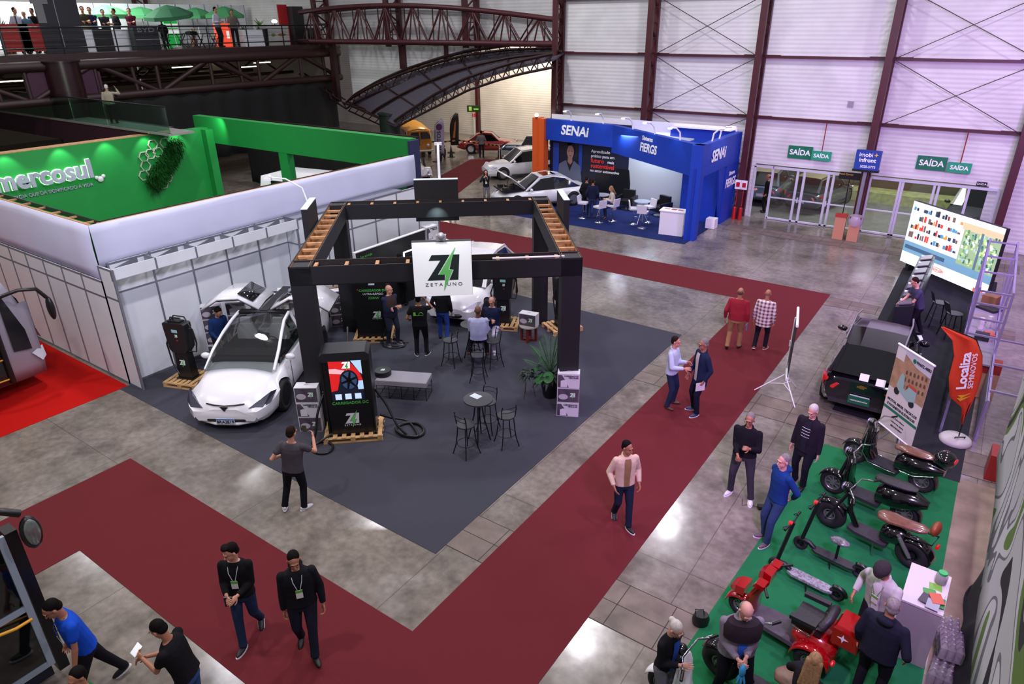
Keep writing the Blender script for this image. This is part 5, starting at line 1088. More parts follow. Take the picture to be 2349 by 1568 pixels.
phone(a, 1, 'blue magazine held low by the man in the red shirt', (.0, .02, -.05), (.02, .15, .2), mat('blue_magazine', '5a78b0', .5), cat='magazine', name='magazine')
pm = bpy.data.materials.new('plaid_shirt'); pm.use_nodes = True; nt = pm.node_tree; b = nt.nodes['Principled BSDF']; tc = nt.nodes.new('ShaderNodeTexCoord')
prev = None
for dr in ('X', 'Z'):
    w = nt.nodes.new('ShaderNodeTexWave'); w.bands_direction = dr; w.inputs['Scale'].default_value = 3.2; nt.links.new(tc.outputs['Object'], w.inputs['Vector'])
    r = nt.nodes.new('ShaderNodeValToRGB'); r.color_ramp.elements[0].position = .3; r.color_ramp.elements[0].color = (.17, .05, .07, 1); r.color_ramp.elements[1].position = .6; r.color_ramp.elements[1].color = (1, .95, .93, 1); nt.links.new(w.outputs['Fac'], r.inputs[0])
    if prev: x = nt.nodes.new('ShaderNodeMixRGB'); x.blend_type = 'MIX'; x.inputs[0].default_value = .5; nt.links.new(prev, x.inputs[1]); nt.links.new(r.outputs[0], x.inputs[2]); g_ = nt.nodes.new('ShaderNodeMixRGB'); g_.blend_type = 'MULTIPLY'; g_.inputs[0].default_value = 1; g_.inputs[2].default_value = (.75, .68, .70, 1); nt.links.new(x.outputs[0], g_.inputs[1]); nt.links.new(g_.outputs[0], b.inputs['Base Color'])
    prev = r.outputs[0]
b.inputs['Roughness'].default_value = .9
P_(G(1741, 801), 168, 'bald man in plaid shirt and dark trousers walking away on the red carpet', 1.72, 'tan', 'c8b0a8', '1b1b24', '7a4c38', ('bald', 'brown'), arms=((-.27, .03, .84), (.27, .03, .84)), legs=((-.12, -.10), (.12, .10)), belly=.03, build_=1.1, topm=pm, hem=.82, feetlift=(.03, 0), sole='d8cfc8')
# --- group by the green carpet
P_(G(1693, 1132), -12, 'smiling man with glasses in black quilted jacket and white trainers', 1.76, 'tan', '15141a', '34333a', 'd2d0d4', ('short', 'grey'), arms=((-.13, .30, 1.22), (.06, .28, 1.02)), legs=((-.26, .12), (.14, .05)), collar='coat', glasses=True, build_=1.12, belly=.02, hem=.90, curl=1.2, sole='e4e2e4')
a = P_(G(1832, 1112), -25, 'white-haired man in dark jacket over a striped sweater', 1.78, 'pink', '1e1a24', '141620', '161416', ('short', 'white'), arms=((-.26, .05, .82), (.26, .05, .80)), legs=((-.10, .05), (.12, -.05)), collar='coat', open_='20222c', build_=1.12, belly=.03, nod=.4, hem=.80)
for _i in range(4): MB().tube([(x, .150+.012*(1-(x/.08)**2), 1.16+.06*_i) for x in (-.08, -.04, 0, .04, .08)], .006, 6).build('sweater_stripe', mat('stripe_pale', 'b0acb4', .8), a)
P_(G(1765, 1238), -48, 'grey-haired man in bright blue jacket with hands behind his back', 1.75, 'pink', '15356e', '2c3e60', '5a4a52', ('short', 'grey'), arms=((-.12, -.20, .93), (.12, -.20, .93)), legs=((-.10, .14), (.10, .04)), collar='coat', hood=True, nod=.1, sole='c8c4c8')
# --- around the scooters
P_(G(1512, 1625), 55, 'woman with white hair in a bun, black cardigan and blue top, one hand raised', 1.62, 'pink', '16151b', '66626e', '18181a', ('bun', 'white'), arms=((-.02, .22, 1.08), (.06, .26, 1.20)), legs=((-.10, .05), (.10, .0)), glasses=True, female=True, nod=.5, open_='27479c', lean=.08, curl=.3)
a = P_(G(1668, 1600), 22, 'man with cropped grey hair in grey and black zip fleece looking down at his hands', 1.78, 'pink', '77707a', '0f1118', '141416', ('thin', 'grey'), arms=((-.03, .26, 1.08), (.07, .28, 1.06)), legs=((-.2, .1), (.16, -.05)), glasses=True, nod=.6, collar='coat', belly=.05, build_=1.2, lean=.06, open_='2c62b8', curl=1.1)
MB().loft([ring(Vector((0, 0, zz)), rx, ry, Matrix.Identity(3), 18) for rx, ry, zz in ((.232, .150, 1.22), (.236, .150, 1.30), (.238, .140, 1.39), (.19, .11, 1.455))]).build('dark_yoke', cloth('2a2228'), a, T(0, .085, .03))
rg = MB().ell((0, 0, 0), (.04, .05, .1), 10, 7); 
for q in range(7): rg.cap((0, 0, -.03), (.05*math.cos(q), .05*math.sin(q), -.17-.02*(q % 3)), .022, .01, 6)
o = rg.build('cleaning_cloth', mat('turquoise_cloth', '2f8ec0', .8)); o.location = wpt(a, 1, (0, .03, -.06)); tag(o, 'turquoise blue cloth bundle hanging from the hands of the man in the fleece', 'cloth')
a = P_(G(1985, 1500), -25, 'man in black beret-like cap and pale grey jacket with green badge at the red trike', 1.76, 'tan', 'a4a69e', '18171a', '141416', ('short', 'black'), arms=((-.34, .40, 1.02), (.30, .12, 1.00)), legs=((-.12, .05), (.12, 0)), collar='coat', nod=.55, cap_='1c1518', badge='4c8a3a', open_='c8ccc8', lean=.18, build_=1.15, hem=.84)
P_(G(1980, 1605), 168, 'man with thinning grey hair in navy hooded jacket seen from behind', 1.76, 'tan', '1a1d28', '15141a', '141416', ('short', 'grey'), arms=((-.26, .05, .85), (.30, .10, .93)), legs=((-.12, .0), (.12, 0)), hood=True, nod=.1, turn=.35, build_=1.15, belly=.02, hem=.84, collar='coat')
a = P_(G(1806, 1725), 150, 'woman with long streaked hair in dark jacket raising one hand', 1.64, 'light', '1d1a1f', '1a1a20', '141416', ('long', 'blond'), arms=((-.24, .38, 1.20), (-.05, .30, .95)), legs=((-.1, 0), (.1, 0)), female=True, nod=.1, turn=.5, curl=.1, lean=.1, palm=((0, -.5, 1), None))
# --- inside the kiosk
a = P_(G(902, 788), 30, 'balding man in brown vest over navy sleeves with folded arms', 1.74, 'light', '232a44', '262c3e', '3a3028', ('thin', 'grey'), arms=CROSS, legs=((-.12, .06), (.14, -.02)), turn=.5, belly=.04, build_=1.05, fine=True, sole='c8c0b8')
MB().loft([ring(Vector((0, y, zz)), rx, ry, Matrix.Identity(3), 18) for y, rx, ry, zz in ((0, .186, .142, .84), (.01, .190, .150, 1.0), (.015, .196, .150, 1.15), (.005, .200, .146, 1.28), (0, .17, .125, 1.38), (0, .10, .085, 1.45))]).build('vest', cloth('3a2a26'), a)
a = P_(G(968, 815), 172, 'man in black T-shirt with green car print on the back and black trousers', 1.74, 'tan', '16171b', '121216', '1a1a1c', ('short', 'black'), 'short', arms=((-.30, .18, 1.0), (.16, .30, 1.50)), legs=((-.13, 0), (.13, .03)), build_=1.1, sole='d8d8d8', nod=.1, legyaw=(.4, -.4))
Mp_ = frame((0, -.155, 1.27), (1, 0, 0)); q = MB().bb((-.13, -.05, 0), (-.07, .05, .003)).tube([(-.07, -.03, 0), (-.03, -.05, 0), (.0, -.03, 0)], .005).tube([(0, -.03, 0), (.0, .0, 0), (.03, .01, 0), (.05, .045, 0), (.09, .045, 0), (.11, .01, 0), (.13, 0, 0), (.13, -.03, 0), (0, -.03, 0)], .005); q.build('shirt_print', mat('print_green', '6fc03c', .6), a, Mp_)
P_(G(925, 700, 0), 175, 'person in black standing behind the square white name board', 1.7, 'tan', '17181c', '141418', '121212', ('short', 'black'), arms=((-.1, .2, 1.1), (.1, .2, 1.1)), fine=False)
P_(G(1018, 780), 165, 'man in black jacket and bright blue jeans half hidden behind the name board', 1.76, 'tan', '16171b', '2c4a92', '1b1a1c', ('short', 'black'), arms=((-.25, .15, .95), (.25, .05, .85)), legs=((-.12, .12), (.12, -.1)))
P_(G(1100, 838), 178, 'man in pale blue shirt sitting on a bar stool seen from behind', 1.78, 'brown', 'a8b0d0', '1a1b22', '8a5c40', ('thin', 'stubble'), 'long', arms=((-.10, .32, 1.1), (.10, .32, 1.1)), legs=((-.26, .2), (.2, .15)), seat=.72, feetlift=(.22, .22), belly=.03, build_=1.12)
P_(G(1130, 812), 200-215, 'bald man with glasses in navy sweater sitting with crossed arms', 1.74, 'light', '1b2440', 'a8a4b8', 'd0ccd4', ('bald', 'brown'), arms=CROSS, legs=((-.12, .28), (.14, .26)), seat=.72, feetlift=(.22, .22), glasses=True, nod=.35, build_=1.08)
P_(G(898, 655, 0), 5, 'fair-haired person bent over the dark counter at the back of the kiosk', 1.68, 'light', '1a1c22', '1f2e52', '161616', ('short', 'blond'), arms=((-.1, .25, 1.05), (.1, .25, 1.05)), lean=.2, nod=.7, fine=False)
P_(Vector((-15.35, 8.75, 0)), 25, 'man in navy jacket leaning into the white electric car', 1.76, 'tan', '18305c', '1a1a20', '141414', ('short', 'black'), arms=((-.15, .3, 1.05), (.15, .3, 1.0)), lean=.3, nod=.5, collar='coat', fine=False)
# --- further back
P_(G(1105, 362), 176, 'man in grey shirt looking at the red classic coupe', 1.74, 'brown', '7a7a78', '1f2530', '141414', ('short', 'brown'), arms=((-.16, .22, 1.22), (.16, .22, 1.22)), fine=False)
P_(G(1116, 468), 5, 'woman with badge holding her phone to her face beside the white sedan', 1.66, 'light', '1d1e28', '6a6a70', '2a2a2c', ('long', 'brown'), arms=((-.05, .2, 1.35), (.12, .2, 1.42)), badge='c8ccd8', female=True, fine=False)
P_(G(1038, 500), 170, 'dark-haired person whose head shows over the far kiosk beam', 1.7, 'light', '8a8ea0', '20222c', '141414', ('short', 'black'), fine=False)
P_(G(1357, 500), 170, 'man in navy sweater and jeans standing on the blue carpet, back turned', 1.78, 'tan', '161c34', '2a3858', '3a2a24', ('short', 'brown'), arms=POCKET, fine=False, belly=.02)
P_(G(1343, 492), 165, 'man in black behind the man in the navy sweater', 1.76, 'tan', '14151b', '181a22', '141414', ('short', 'brown'), arms=POCKET, fine=False)
P_(G(1402, 505), -75, 'woman with long hair in cream cardigan sitting on a white bar stool', 1.68, 'light', 'c0b4a8', '232a44', '3a2a28', ('long', 'blond'), arms=((-.08, .32, 1.2), (.08, .32, 1.2)), legs=((-.08, .28), (.08, .3)), seat=.68, feetlift=(.15, .15), female=True, fine=False, hem=.75, lean=.15, nod=.3)
P_(G(1712, 488), 78, 'man in black with cropped hair at the open door, right side of the blue stand', 1.78, 'light', '141418', '141418', '9a9a9c', ('short', 'brown'), arms=FRONT, fine=False)
P_(G(1752, 487), -80, 'man in black just outside the first glass pane', 1.76, 'tan', '141418', '141418', '1a1a1c', ('thin', 'brown'), arms=POCKET, fine=False)
P_(G(2088, 770), -65, 'man in violet-grey T-shirt leaning on the row of dark display counters', 1.76, 'light', '3c3a52', '17161e', '1a1a1c', ('short', 'brown'), 'short', arms=((-.1, .42, 1.12), (.04, .45, 1.12)), legs=((-.1, .0), (.1, -.3)), lean=.3, nod=.3, build_=1.12, belly=.02)
# --- mezzanine and walkway
P_(Vector((-32.4, 15.75, 0)), 168, 'man in beige jacket on the raised walkway raising one arm', 1.6, 'tan', '8c8474', '141418', '141414', ('short', 'white'), arms=((-.25, .05, .85), (.38, .10, 1.58)), z=4.2, collar='coat', fine=False, build_=1.15)
P_(Vector((-33.3, 16.2, 0)), 160, 'person in black standing beside the man in the beige jacket', 1.6, 'tan', '121214', '121214', '141414', ('short', 'black'), arms=((-.2, .05, .85), (.2, .2, 1.3)), z=4.2, fine=False)
for px, ph, f_, top, bot, hr, ar, lab in ((42, 1.74, 40, 'a8acb8', '22242c', ('short', 'black'), POCKET, 'man in pale shirt behind the red panels on the mezzanine'), (62, 1.6, -20, '4a6a80', '22242c', ('short', 'white'), POCKET, 'small figure in blue grey between two people by the red panels'), (82, 1.72, -30, '14161a', '1b1c22', ('short', 'black'), FRONT, 'person in black behind the red panels on the mezzanine'),
        (197, 1.82, 10, '383428', '1a1a1e', ('short', 'black'), CROSS, 'tall man in patterned shirt on the mezzanine left of the man in navy'), (213, 1.78, 0, '1b2440', '141418', ('short', 'black'), CROSS, 'man in navy sweater with papers on the mezzanine'), (242, 1.7, 10, '22262a', '141418', ('short', 'black'), CROSS, 'man in dark grey jacket facing another on the mezzanine'),
        (268, 1.74, -60, '16171a', '141418', ('short', 'black'), FRONT, 'man in black turned left on the mezzanine'), (303, 1.76, 0, '4a1428', '1a1a20', ('short', 'brown'), CROSS, 'man in wine red polo with folded arms on the mezzanine'), (499, 1.86, 60, 'a8a8b4', '14161c', ('short', 'black'), FRONT, 'waiter in white shirt carrying a tray on the mezzanine'),
        (536, 1.74, 0, '5a5450', '18181c', ('short', 'brown'), POCKET, 'person in grey brown under the rightmost parasol'), (372, 1.3, 0, '1a1b20', '18181c', ('short', 'brown'), POCKET, 'seated person beside the green banner on the mezzanine')):
    q = G(px, 60, 7.0); d = Vector((q.x, q.y)); k = (MX-1.5)/d.x; ph = ph*1.12
    P_(Vector((d.x*k, d.y*k, 0)), f_, lab, ph, 'tan', top, bot, '141414', hr, arms=ar, z=MZ, fine=False)
# ------------------------------------------------------------------ kiosk furniture and chargers
CA = KA                                              # kiosk axes
PAL = mat('pallet_wood', 'c09a68', .75, noise=.18, scale=7)
def pallet(loc, rz, lab, w=1.1, d=.8):
    t = thing('pallet', (loc[0], loc[1], .01), rz, lab, 'pallet', 'wooden pallets under the chargers')
    s_ = MB(); 
    for i in range(7): s_.box((-w/2+.06+i*(w-.12)/6, 0, .125), (.09, d, .02))
    s_.build('top_slats', PAL, t)
    for y in (-d/2+.05, 0, d/2-.05):
        b_ = MB().box((0, y, .105), (w, .09, .02)).box((0, y, .01), (w, .09, .02))
        for x in (-w/2+.06, 0, w/2-.06): b_.box((x, y, .055), (.1, .09, .08))
        b_.build('runner', PAL, t)
    return t
def cable(pts, lab, r=.018, name='charging_cable', m=None, grp='black charging cables', n=4):
    P = [Vector(p) for p in pts]; out = []
    for i in range(len(P)-1):                         # smooth through the points
        p0, p1, p2, p3 = P[max(i-1, 0)], P[i], P[i+1], P[min(i+2, len(P)-1)]
        for k in range(n+2):
            u = k/(n+2); out.append(.5*((2*p1)+(-p0+p2)*u+(2*p0-5*p1+4*p2-p3)*u*u+(-p0+3*p1-3*p2+p3)*u**3))
    out.append(P[-1]); return tag(MB().tube(out, r, 8).build(name, m or BLACK), lab, 'cable', grp)
def coil(c, r, turns, z=.03, start=0, ph=0, dz=.018): return [(c[0]+r*(1+.08*math.sin(i*.7+ph))*math.cos(start+i*math.pi/5), c[1]+r*.8*math.sin(start+i*math.pi/5), z+dz*(i/10)) for i in range(int(turns*10)+1)]
LG = mat('logo_white', 'dcdfe2', .5)
# big totem with screen
tp = Vector((-10.12, 8.42, 0)); ta = math.atan2(.72, .80)
pallet(tp, ta, 'wooden pallet under the tall screen charger', 1.25, .8)
t = thing('dc_charger', (tp.x, tp.y, .155), ta, 'tall black charger totem with a bright car picture on its screen', 'charger')
MB().loft([[(x, y, z) for x, y in ((-w, -.24), (w, -.24), (w+.0, .26), (-w, .26))] for z, w in ((0, .44), (1.55, .47), (1.72, .47))], smooth=False).build('cabinet', mat('charger_black', '0e0e10', .35), t)
MB().loft([[(x, y, z) for x, y in ((-w, -.26), (w, -.26), (w, .28), (-w, .28))] for z, w in ((1.72, .50), (1.86, .50), (1.92, .42))], smooth=False).build('hood', mat('charger_hood', '1a1c20', .45), t)
MB().bb((-.50, -.27, .0), (-.46, .28, 1.75)).bb((.46, -.27, 0), (.50, .28, 1.75)).build('side_frame', BLACK, t)
Mf = frame((0, -.262, 1.32), (1, 0, 0))
scr = lambda n, c, e=.9: mat('screen_'+n, c, .4, emit=e)
MB().poly([(-.33, -.50), (.33, -.50), (.33, .42), (-.33, .42)], 0, .006).build('screen', scr('dark', '141a2c', .5), t, Mf)
for nm, ps, c, z in (('red_car', [(-.33, .42), (.1, .40), (.28, .15), (.33, -.05), (.2, -.05), (.05, .15), (-.1, .12), (-.2, -.25), (-.33, -.28)], 'c81e1e', .008), ('highlight', [(-.33, .15), (-.1, .12), (-.02, .2), (-.2, .25), (-.33, .25)], 'e8a8b0', .009), ('studio', [(.12, .42), (.33, .42), (.33, .1), (.28, .15)], 'a8c8e8', .009),
        ('studio', [(.2, -.05), (.33, -.05), (.33, -.25), (.22, -.25)], 'c0d0e0', .009)):
    MB().poly(ps, z, z+.001).build('screen_picture', scr(nm, c, .8), t, Mf)
MB().poly(disc(.05, -.03, .19, .24, 28), .010, .011).build('screen_picture', scr('tyre', '101828', .4), t, Mf); MB().poly(disc(.05, -.03, .155, .20, 28), .011, .012).build('screen_picture', scr('rimgap', '30486a', .6), t, Mf)
q = MB()
for i in range(6):
    a = i*math.pi/3+.3; q.add([(.05+.03*math.cos(a+1.5), -.03+.03*math.sin(a+1.5), .0125), (.05+.03*math.cos(a-1.5), -.03+.03*math.sin(a-1.5), .0125), (.05+.16*math.cos(a-.12), -.03+.2*math.sin(a-.12), .0125), (.05+.16*math.cos(a+.12), -.03+.2*math.sin(a+.12), .0125)], [(0, 1, 2, 3)])
q.build('screen_picture', scr('spokes', '05070c', .2), t, Mf)
for x in (-.2, 0, .2): MB().poly([(x-.065, -.47), (x+.065, -.47), (x+.065, -.34), (x-.065, -.34)], .012, .013).build('screen_tile', scr('tile', 'c8dcf4', .7), t, Mf)
zlogo(t, Mf@T(.02, .33, .012), .16, scr('logo', 'f0f4f8', .8), words=False)
text('CARREGADOR DC', .09, GTXT, t, frame((.02, -.245, .745), (1, 0, 0)), bold=.02); zlogo(t, frame((.02, -.245, .38), (1, 0, 0)), .27, LG, gap=BLACK)
MB().cyl((.52, .0, .9), (.56, .0, .9), .05).cyl((-.52, .0, .9), (-.56, .0, .9), .05).build('cable_socket', BLACK, t)
Rk = RZ(ta)
def tw(x, y, z): v = Rk@Vector((x, y, z)); return (tp.x+v.x, tp.y+v.y, z)
cable([tw(.54, -.02, 1.05), tw(.75, -.1, .7), tw(.95, -.3, .3), tw(1.15, -.35, .05)]+coil(tw(1.2, -.1, 0), .33, 2.2, .03, -1.6)+[tw(1.15, .25, .05), tw(.8, .2, .2), tw(.58, .1, .35)], 'thick black cable coiled on the carpet right of the screen charger', .026)
cable([tw(-.54, -.02, 1.05), tw(-.68, -.25, .7), tw(-.75, -.35, .3), tw(-.85, -.4, .04)]+coil(tw(-.62, -.55, 0), .25, 1.2, .03, 2.6)+[tw(-.45, -.3, .2)], 'thick black cable hanging left of the screen charger', .026)
cable([(-11.6, 9.8, 1.6), (-11.35, 9.6, 1.75), (-11.0, 9.2, 1.3), (-10.6, 8.75, 1.35)], 'black cable rising from the white electric car to the screen charger', .02)
# wall box chargers on pedestals
def wallbox(loc, rz, lab, hgt=1.72, grp='black pedestal chargers', rot_pal=None, lp='wooden pallet', sc=1.0):
    pallet(loc, rz if rot_pal is None else rot_pal, lp, .95, .8)
    t = thing('pedestal_charger', (loc[0], loc[1], .155), rz, lab, 'charger', grp)
    MB().loft([[(x*w, y*d, z) for x, y in ((-1, -1), (1, -1), (1, 1), (-1, 1))] for z, w, d in ((0, .2, .12), (.85, .17, .1), (.9, .17, .1))], smooth=False).bb((-.24, -.16, 0), (.24, .16, .02)).build('pedestal', BLACK, t)
    MB().loft([[(x*w, y*.13-.02, z) for x, y in ((-1, -1), (1, -1), (1, 1), (-1, 1))] for z, w in ((.72, .18), (.80, .25), (1.42, .30), (1.47, .30), (1.5, .27))], smooth=False).build('charger_box', mat('charger_shell', '17181b', .4), t)
    MB().box((0, -.02, 1.52), (.34, .16, .04)).tube([(-.16, -.02, 1.5), (-.14, -.02, 1.6), (.14, -.02, 1.6), (.16, -.02, 1.5)], .02).build('handle', BLACK, t)
    M = frame((0, -.152, 1.2), (1, 0, 0)); MB().poly([(-.07, .06), (.09, .06), (.09, .14), (-.07, .14)], 0, .004).build('display', mat('lcd_display', '7aa0a8', .3, emit=.25), t, M)
    zlogo(t, M@T(.03, -.02, .002), .07, LG, words=False); MB().cyl((.04, -.15, 1.06), (.04, -.165, 1.06), .018).build('stop_button', mat('red_button', 'b02030', .4), t); zlogo(t, frame((0, -.115, .45), (1, 0, 0)), .15, LG, words=False)
    MB().tube([(.24, .02, 1.35), (.36, .05, 1.3), (.40, .05, .95), (.34, .05, .7), (.24, -.1, .78)], .02).tube([(-.22, .02, 1.42), (-.1, .05, 1.62), (.2, .05, 1.62), (.38, .02, 1.3), (.37, 0, .9)], .018).tube([(-.26, -.02, 1.2), (-.36, -.08, .9), (-.30, -.1, .4), (-.1, -.18, .15)], .02).build('cable', BLACK, t)
    return t
wallbox((-15.3, 7.75), R(20), 'black pedestal charger on a pallet at the panel wall beside the white electric car', lp='wooden pallet at the panel wall, left of the white electric car')
wallbox((-10.8, 15.0), R(25), 'black pedestal charger on a pallet right of the white hatchback', lp='wooden pallet right of the white hatchback')
wallbox((-9.25, 15.75), R(60), 'slim black charger half hidden by the right front kiosk post', lp='wooden pallet half hidden by the right front kiosk post')
t = pallet((-13.4, 12.3), R(38), 'wooden pallet under the wide ultra fast charger cabinet', 1.1, .9)
t = thing('dc_charger', (-13.4, 12.35, .155), R(38), 'wide black ultra fast charger cabinet with green lettering', 'charger')
MB().bb((-.45, -.35, 0), (.45, .4, 1.75)).build('cabinet', mat('charger_black', '0e0e10', .35), t)
Mc = frame((.08, -.355, 1.35), (1, 0, 0)); text('CARREGADOR DC', .09, GTXT, t, Mc@T(0, .02, 0), bold=.02); text('ULTRA-RÁPIDO', .08, LG, t, Mc@T(0, -.08, 0)); text('320kW', .1, GTXT, t, Mc@T(0, -.2, 0), shear=.2); zlogo(t, Mc@T(.05, -.68, 0), .2, LG, gap=BLACK)
MB().bb((-.02, -.36, 1.53), (.14, -.35, 1.68)).build('display', mat('pale_display', 'b0b8c0', .4, emit=.2), t); MB().cyl((-.33, -.35, 1.4), (-.33, -.36, 1.4), .02).build('stop_button', mat('red_button', 'b02030', .4), t)
cable([(-12.75, 12.15, .5), (-12.75, 12.0, .1)]+coil((-12.6, 12.2), .35, 1.6)+[(-12.3, 12.5, .05)], 'black cable ring on the carpet behind the man in the brown vest', .018)
# cartons
BXW = mat('carton_white', 'cfced4', .6); BXG = mat('carton_grey_print', '4c4450', .5, noise=.4, scale=6); BXL = mat('carton_light_print', 'b8b0bc', .5)
def carton(loc, rz, z, lab, grp, style=0, w=.49, h=.36, d=.26):
    t = thing('carton', (loc[0], loc[1], z), rz, lab, 'box', grp); MB().bb((-w/2, -d/2, .002), (w/2, d/2, h-.002)).build('carton_body', BXW, t)
    M = frame((0, -d/2-.001, h/2), (1, 0, 0))
    if style == 0:
        MB().poly([(-w*.47, -h*.46), (w*.49, -h*.46), (w*.49, h*.46), (-w*.47, h*.46)], 0, .002).build('front_print', BXG, t, M); zlogo(t, M@T(w*.2, .02, .003), .11, LG, words=False)
        MB().poly(disc(-w*.22, -h*.1, w*.22, h*.2, 12), .002, .003).build('front_picture', BXL, t, M)
    else:
        text('CARREGADOR', .048, KTXT, t, M@T(.06, h*.34, .002), bold=.02); text('VEICULAR', .048, KTXT, t, M@T(.11, h*.22, .002), bold=.02)
        MB().poly([(-w*.48, -h*.45), (w*.02, -h*.45), (-w*.12, 0), (-w*.3, h*.4), (-w*.48, h*.4)], 0, .002).build('front_print', BXG, t, M); MB().poly([(-w*.35, -h*.42), (-w*.05, -h*.42), (-w*.05, h*.0), (-w*.2, h*.08), (-w*.35, h*.0)], .002, .003).build('front_picture', mat('carton_picture', 'd8d4dc', .5), t, M)
    MB().tube([(-.05, 0, h), (-.04, 0, h+.012), (.04, 0, h+.012), (.05, 0, h)], .004, 5).build('carry_handle', mat('grey_handle', '8a8a92', .5), t); return t
pos = ('bottom', 'middle', 'top')
for i, st__ in enumerate((0, 1, 0)): carton((-11.02, 8.02), R(35), .01+i*.365, '%s carton of the stack of three left of the screen charger' % pos[i], 'charger cartons', st__)
for i, st__ in enumerate((1, 0, 1)): carton((-6.68, 11.72), R(28), .01+i*.365, '%s carton of the stack of three at the right front kiosk post' % pos[i], 'charger cartons', st__)
for c, (x, y, nn) in enumerate(((-16.05, 9.1, 4), (-15.75, 9.65, 4), (-15.45, 10.3, 4), (-15.35, 11.0, 4), (-15.2, 11.7, 4), (-14.9, 12.35, 3))):
    for i in range(nn): carton((x, y), R(50), .01+i*.365, '%s charger carton in the %s stack from the left along the panel wall' % (('bottom', 'second lowest', 'third lowest', 'topmost')[i], ('first', 'second', 'third', 'fourth', 'fifth', 'last')[c]), 'charger cartons stacked by the panel wall', 0 if (i+c) % 4 else 1)
# round wooden stool with carton
t = thing('round_side_table', (-9.62, 14.55, .01), 0, 'round marble-topped side table with red-brown wooden legs', 'side table')
MB().cyl((0, 0, .44), (0, 0, .47), .27, n=28).build('top', mat('pale_marble', 'a8a49c', .3), t)
for i in range(4):
    a = i*math.pi/2+.4; MB().beam((.2*math.cos(a), .2*math.sin(a), 0), (.2*math.cos(a), .2*math.sin(a), .44), .06, .06).beam((0, 0, .03), (.2*math.cos(a), .2*math.sin(a), .03), .05, .04).build('leg', mat('red_brown_wood', '6a2418', .4), t)
carton((-9.62, 14.55), R(10), .482, 'single carton with lightning logo standing on the round side table', None, 0, .5, .36, .26)
# bench with wire frame and round black case
t = thing('bench', (-10.38, 10.3, .01), R(26), 'grey upholstered bench on a black wire frame', 'bench')
MB().loft([[(x*.62*k, y*.27*k, z) for x, y in ((-1, -1), (1, -1), (1, 1), (-1, 1))] for z, k in ((.36, 1), (.47, 1), (.485, .96))], smooth=False).build('cushion', mat('lilac_grey_fabric', '8c8a94', .9, bump=.4, scale=60), t)
w = MB()
for i in range(5):
    x = -.6+i*.3; w.tube([(x, -.26, .36), (x, -.26, .01), (x, .26, .01), (x, .26, .36)], .008, 6)
for z in (.05, .15, .25, .35):
    for y in (-.26, .26): w.cyl((-.6, y, z), (.6, y, z), .007, n=6)
w.build('wire_frame', BLACKM, t)
t = thing('round_case', (-10.86, 10.1, .498), 0, 'round black bag with white logo on the end of the grey bench', 'bag'); MB().cyl((0, 0, 0), (0, 0, .1), .2, n=26).cyl((0, 0, .1), (0, 0, .12), .19, n=26).build('case_body', BLACK, t); zlogo(t, RZ(R(35))@T(0, 0, .122), .09, LG, words=False)
# bar stools and tables
STM = mat('stool_seat_grey', '34363a', .5)
def bar_stool(loc, rz, lab, grp='black metal bar stools'):
    t = thing('bar_stool', (loc[0], loc[1], .012), rz, lab, 'bar stool', grp)
    MB().cyl((0, 0, .68), (0, 0, .71), .185, n=24).build('seat', STM, t)
    for sx, sy in ((-1, -1), (1, -1), (-1, 1), (1, 1)):
        MB().tube([(sx*.115, sy*.115, .69), (sx*.13, sy*.13, .45), (sx*.155, sy*.155, .2), (sx*.2, sy*.2, 0)], .012, 7).build('leg', BLACKM, t)
    MB().tube([(.19*math.cos(a), .19*math.sin(a), .26) for a in [i*math.pi/10 for i in range(20)]], .008, 6, True).build('foot_ring', BLACKM, t)
    MB().tube([(-.15, -.11, .69), (-.165, -.14, .9), (-.15, -.16, 1.0)], .012).tube([(.15, -.11, .69), (.165, -.14, .9), (.15, -.16, 1.0)], .012).tube([(-.155, -.15, .95), (-.07, -.20, .96), (.07, -.20, .96), (.155, -.15, .95)], .011).tube([(-.16, -.14, .85), (-.07, -.19, .86), (.07, -.19, .86), (.16, -.14, .85)], .008).build('backrest', BLACKM, t); return t
bar_stool(G(1036, 836), R(100), 'black bar stool standing empty left of the seated man in pale blue')
bar_stool(G(1098, 872), R(30), 'black bar stool carrying the man in the pale blue shirt'); bar_stool(G(1133, 838), R(150), 'black bar stool carrying the bald man in the navy sweater')
bar_stool(G(1071, 1040), R(-10), 'black bar stool in front of the small table, nearest the carpet corner'); bar_stool(G(1162, 1018), R(60), 'black bar stool on the right side of the small table'); bar_stool(G(1120, 985), R(190), 'black bar stool tucked behind the small table')
def bar_table(loc, lab):
    t = thing('bar_table', (loc[0], loc[1], .012), 0, lab, 'table', 'round black bar tables'); MB().cyl((0, 0, .97), (0, 0, 1.0), .31, n=30).build('top', STM, t)
    for i in range(4):
        a = i*math.pi/2+.5; MB().tube([(.06*math.cos(a), .06*math.sin(a), .97), (.1*math.cos(a), .1*math.sin(a), .6), (.24*math.cos(a), .24*math.sin(a), 0)], .014).build('leg', BLACKM, t)
    MB().tube([(.16*math.cos(a), .16*math.sin(a), .3) for a in [i*math.pi/10 for i in range(20)]], .008, 6, True).build('foot_ring', BLACKM, t); return t
q = G(1100, 1008); bar_table(q, 'round black bar table with a white leaflet on top'); 
o = MB().bb((-.11, -.08, 0), (.11, .08, .004)).build('leaflet', mat('leaflet_white', 'c8d4dc', .5)); o.location = (q.x-.1, q.y+.05, 1.014); o.rotation_euler = (0, 0, R(-5)); tag(o, 'white leaflet lying on the round bar table', 'leaflet')
bar_table(G(1086, 822), 'round black bar table mostly hidden by the seated men')
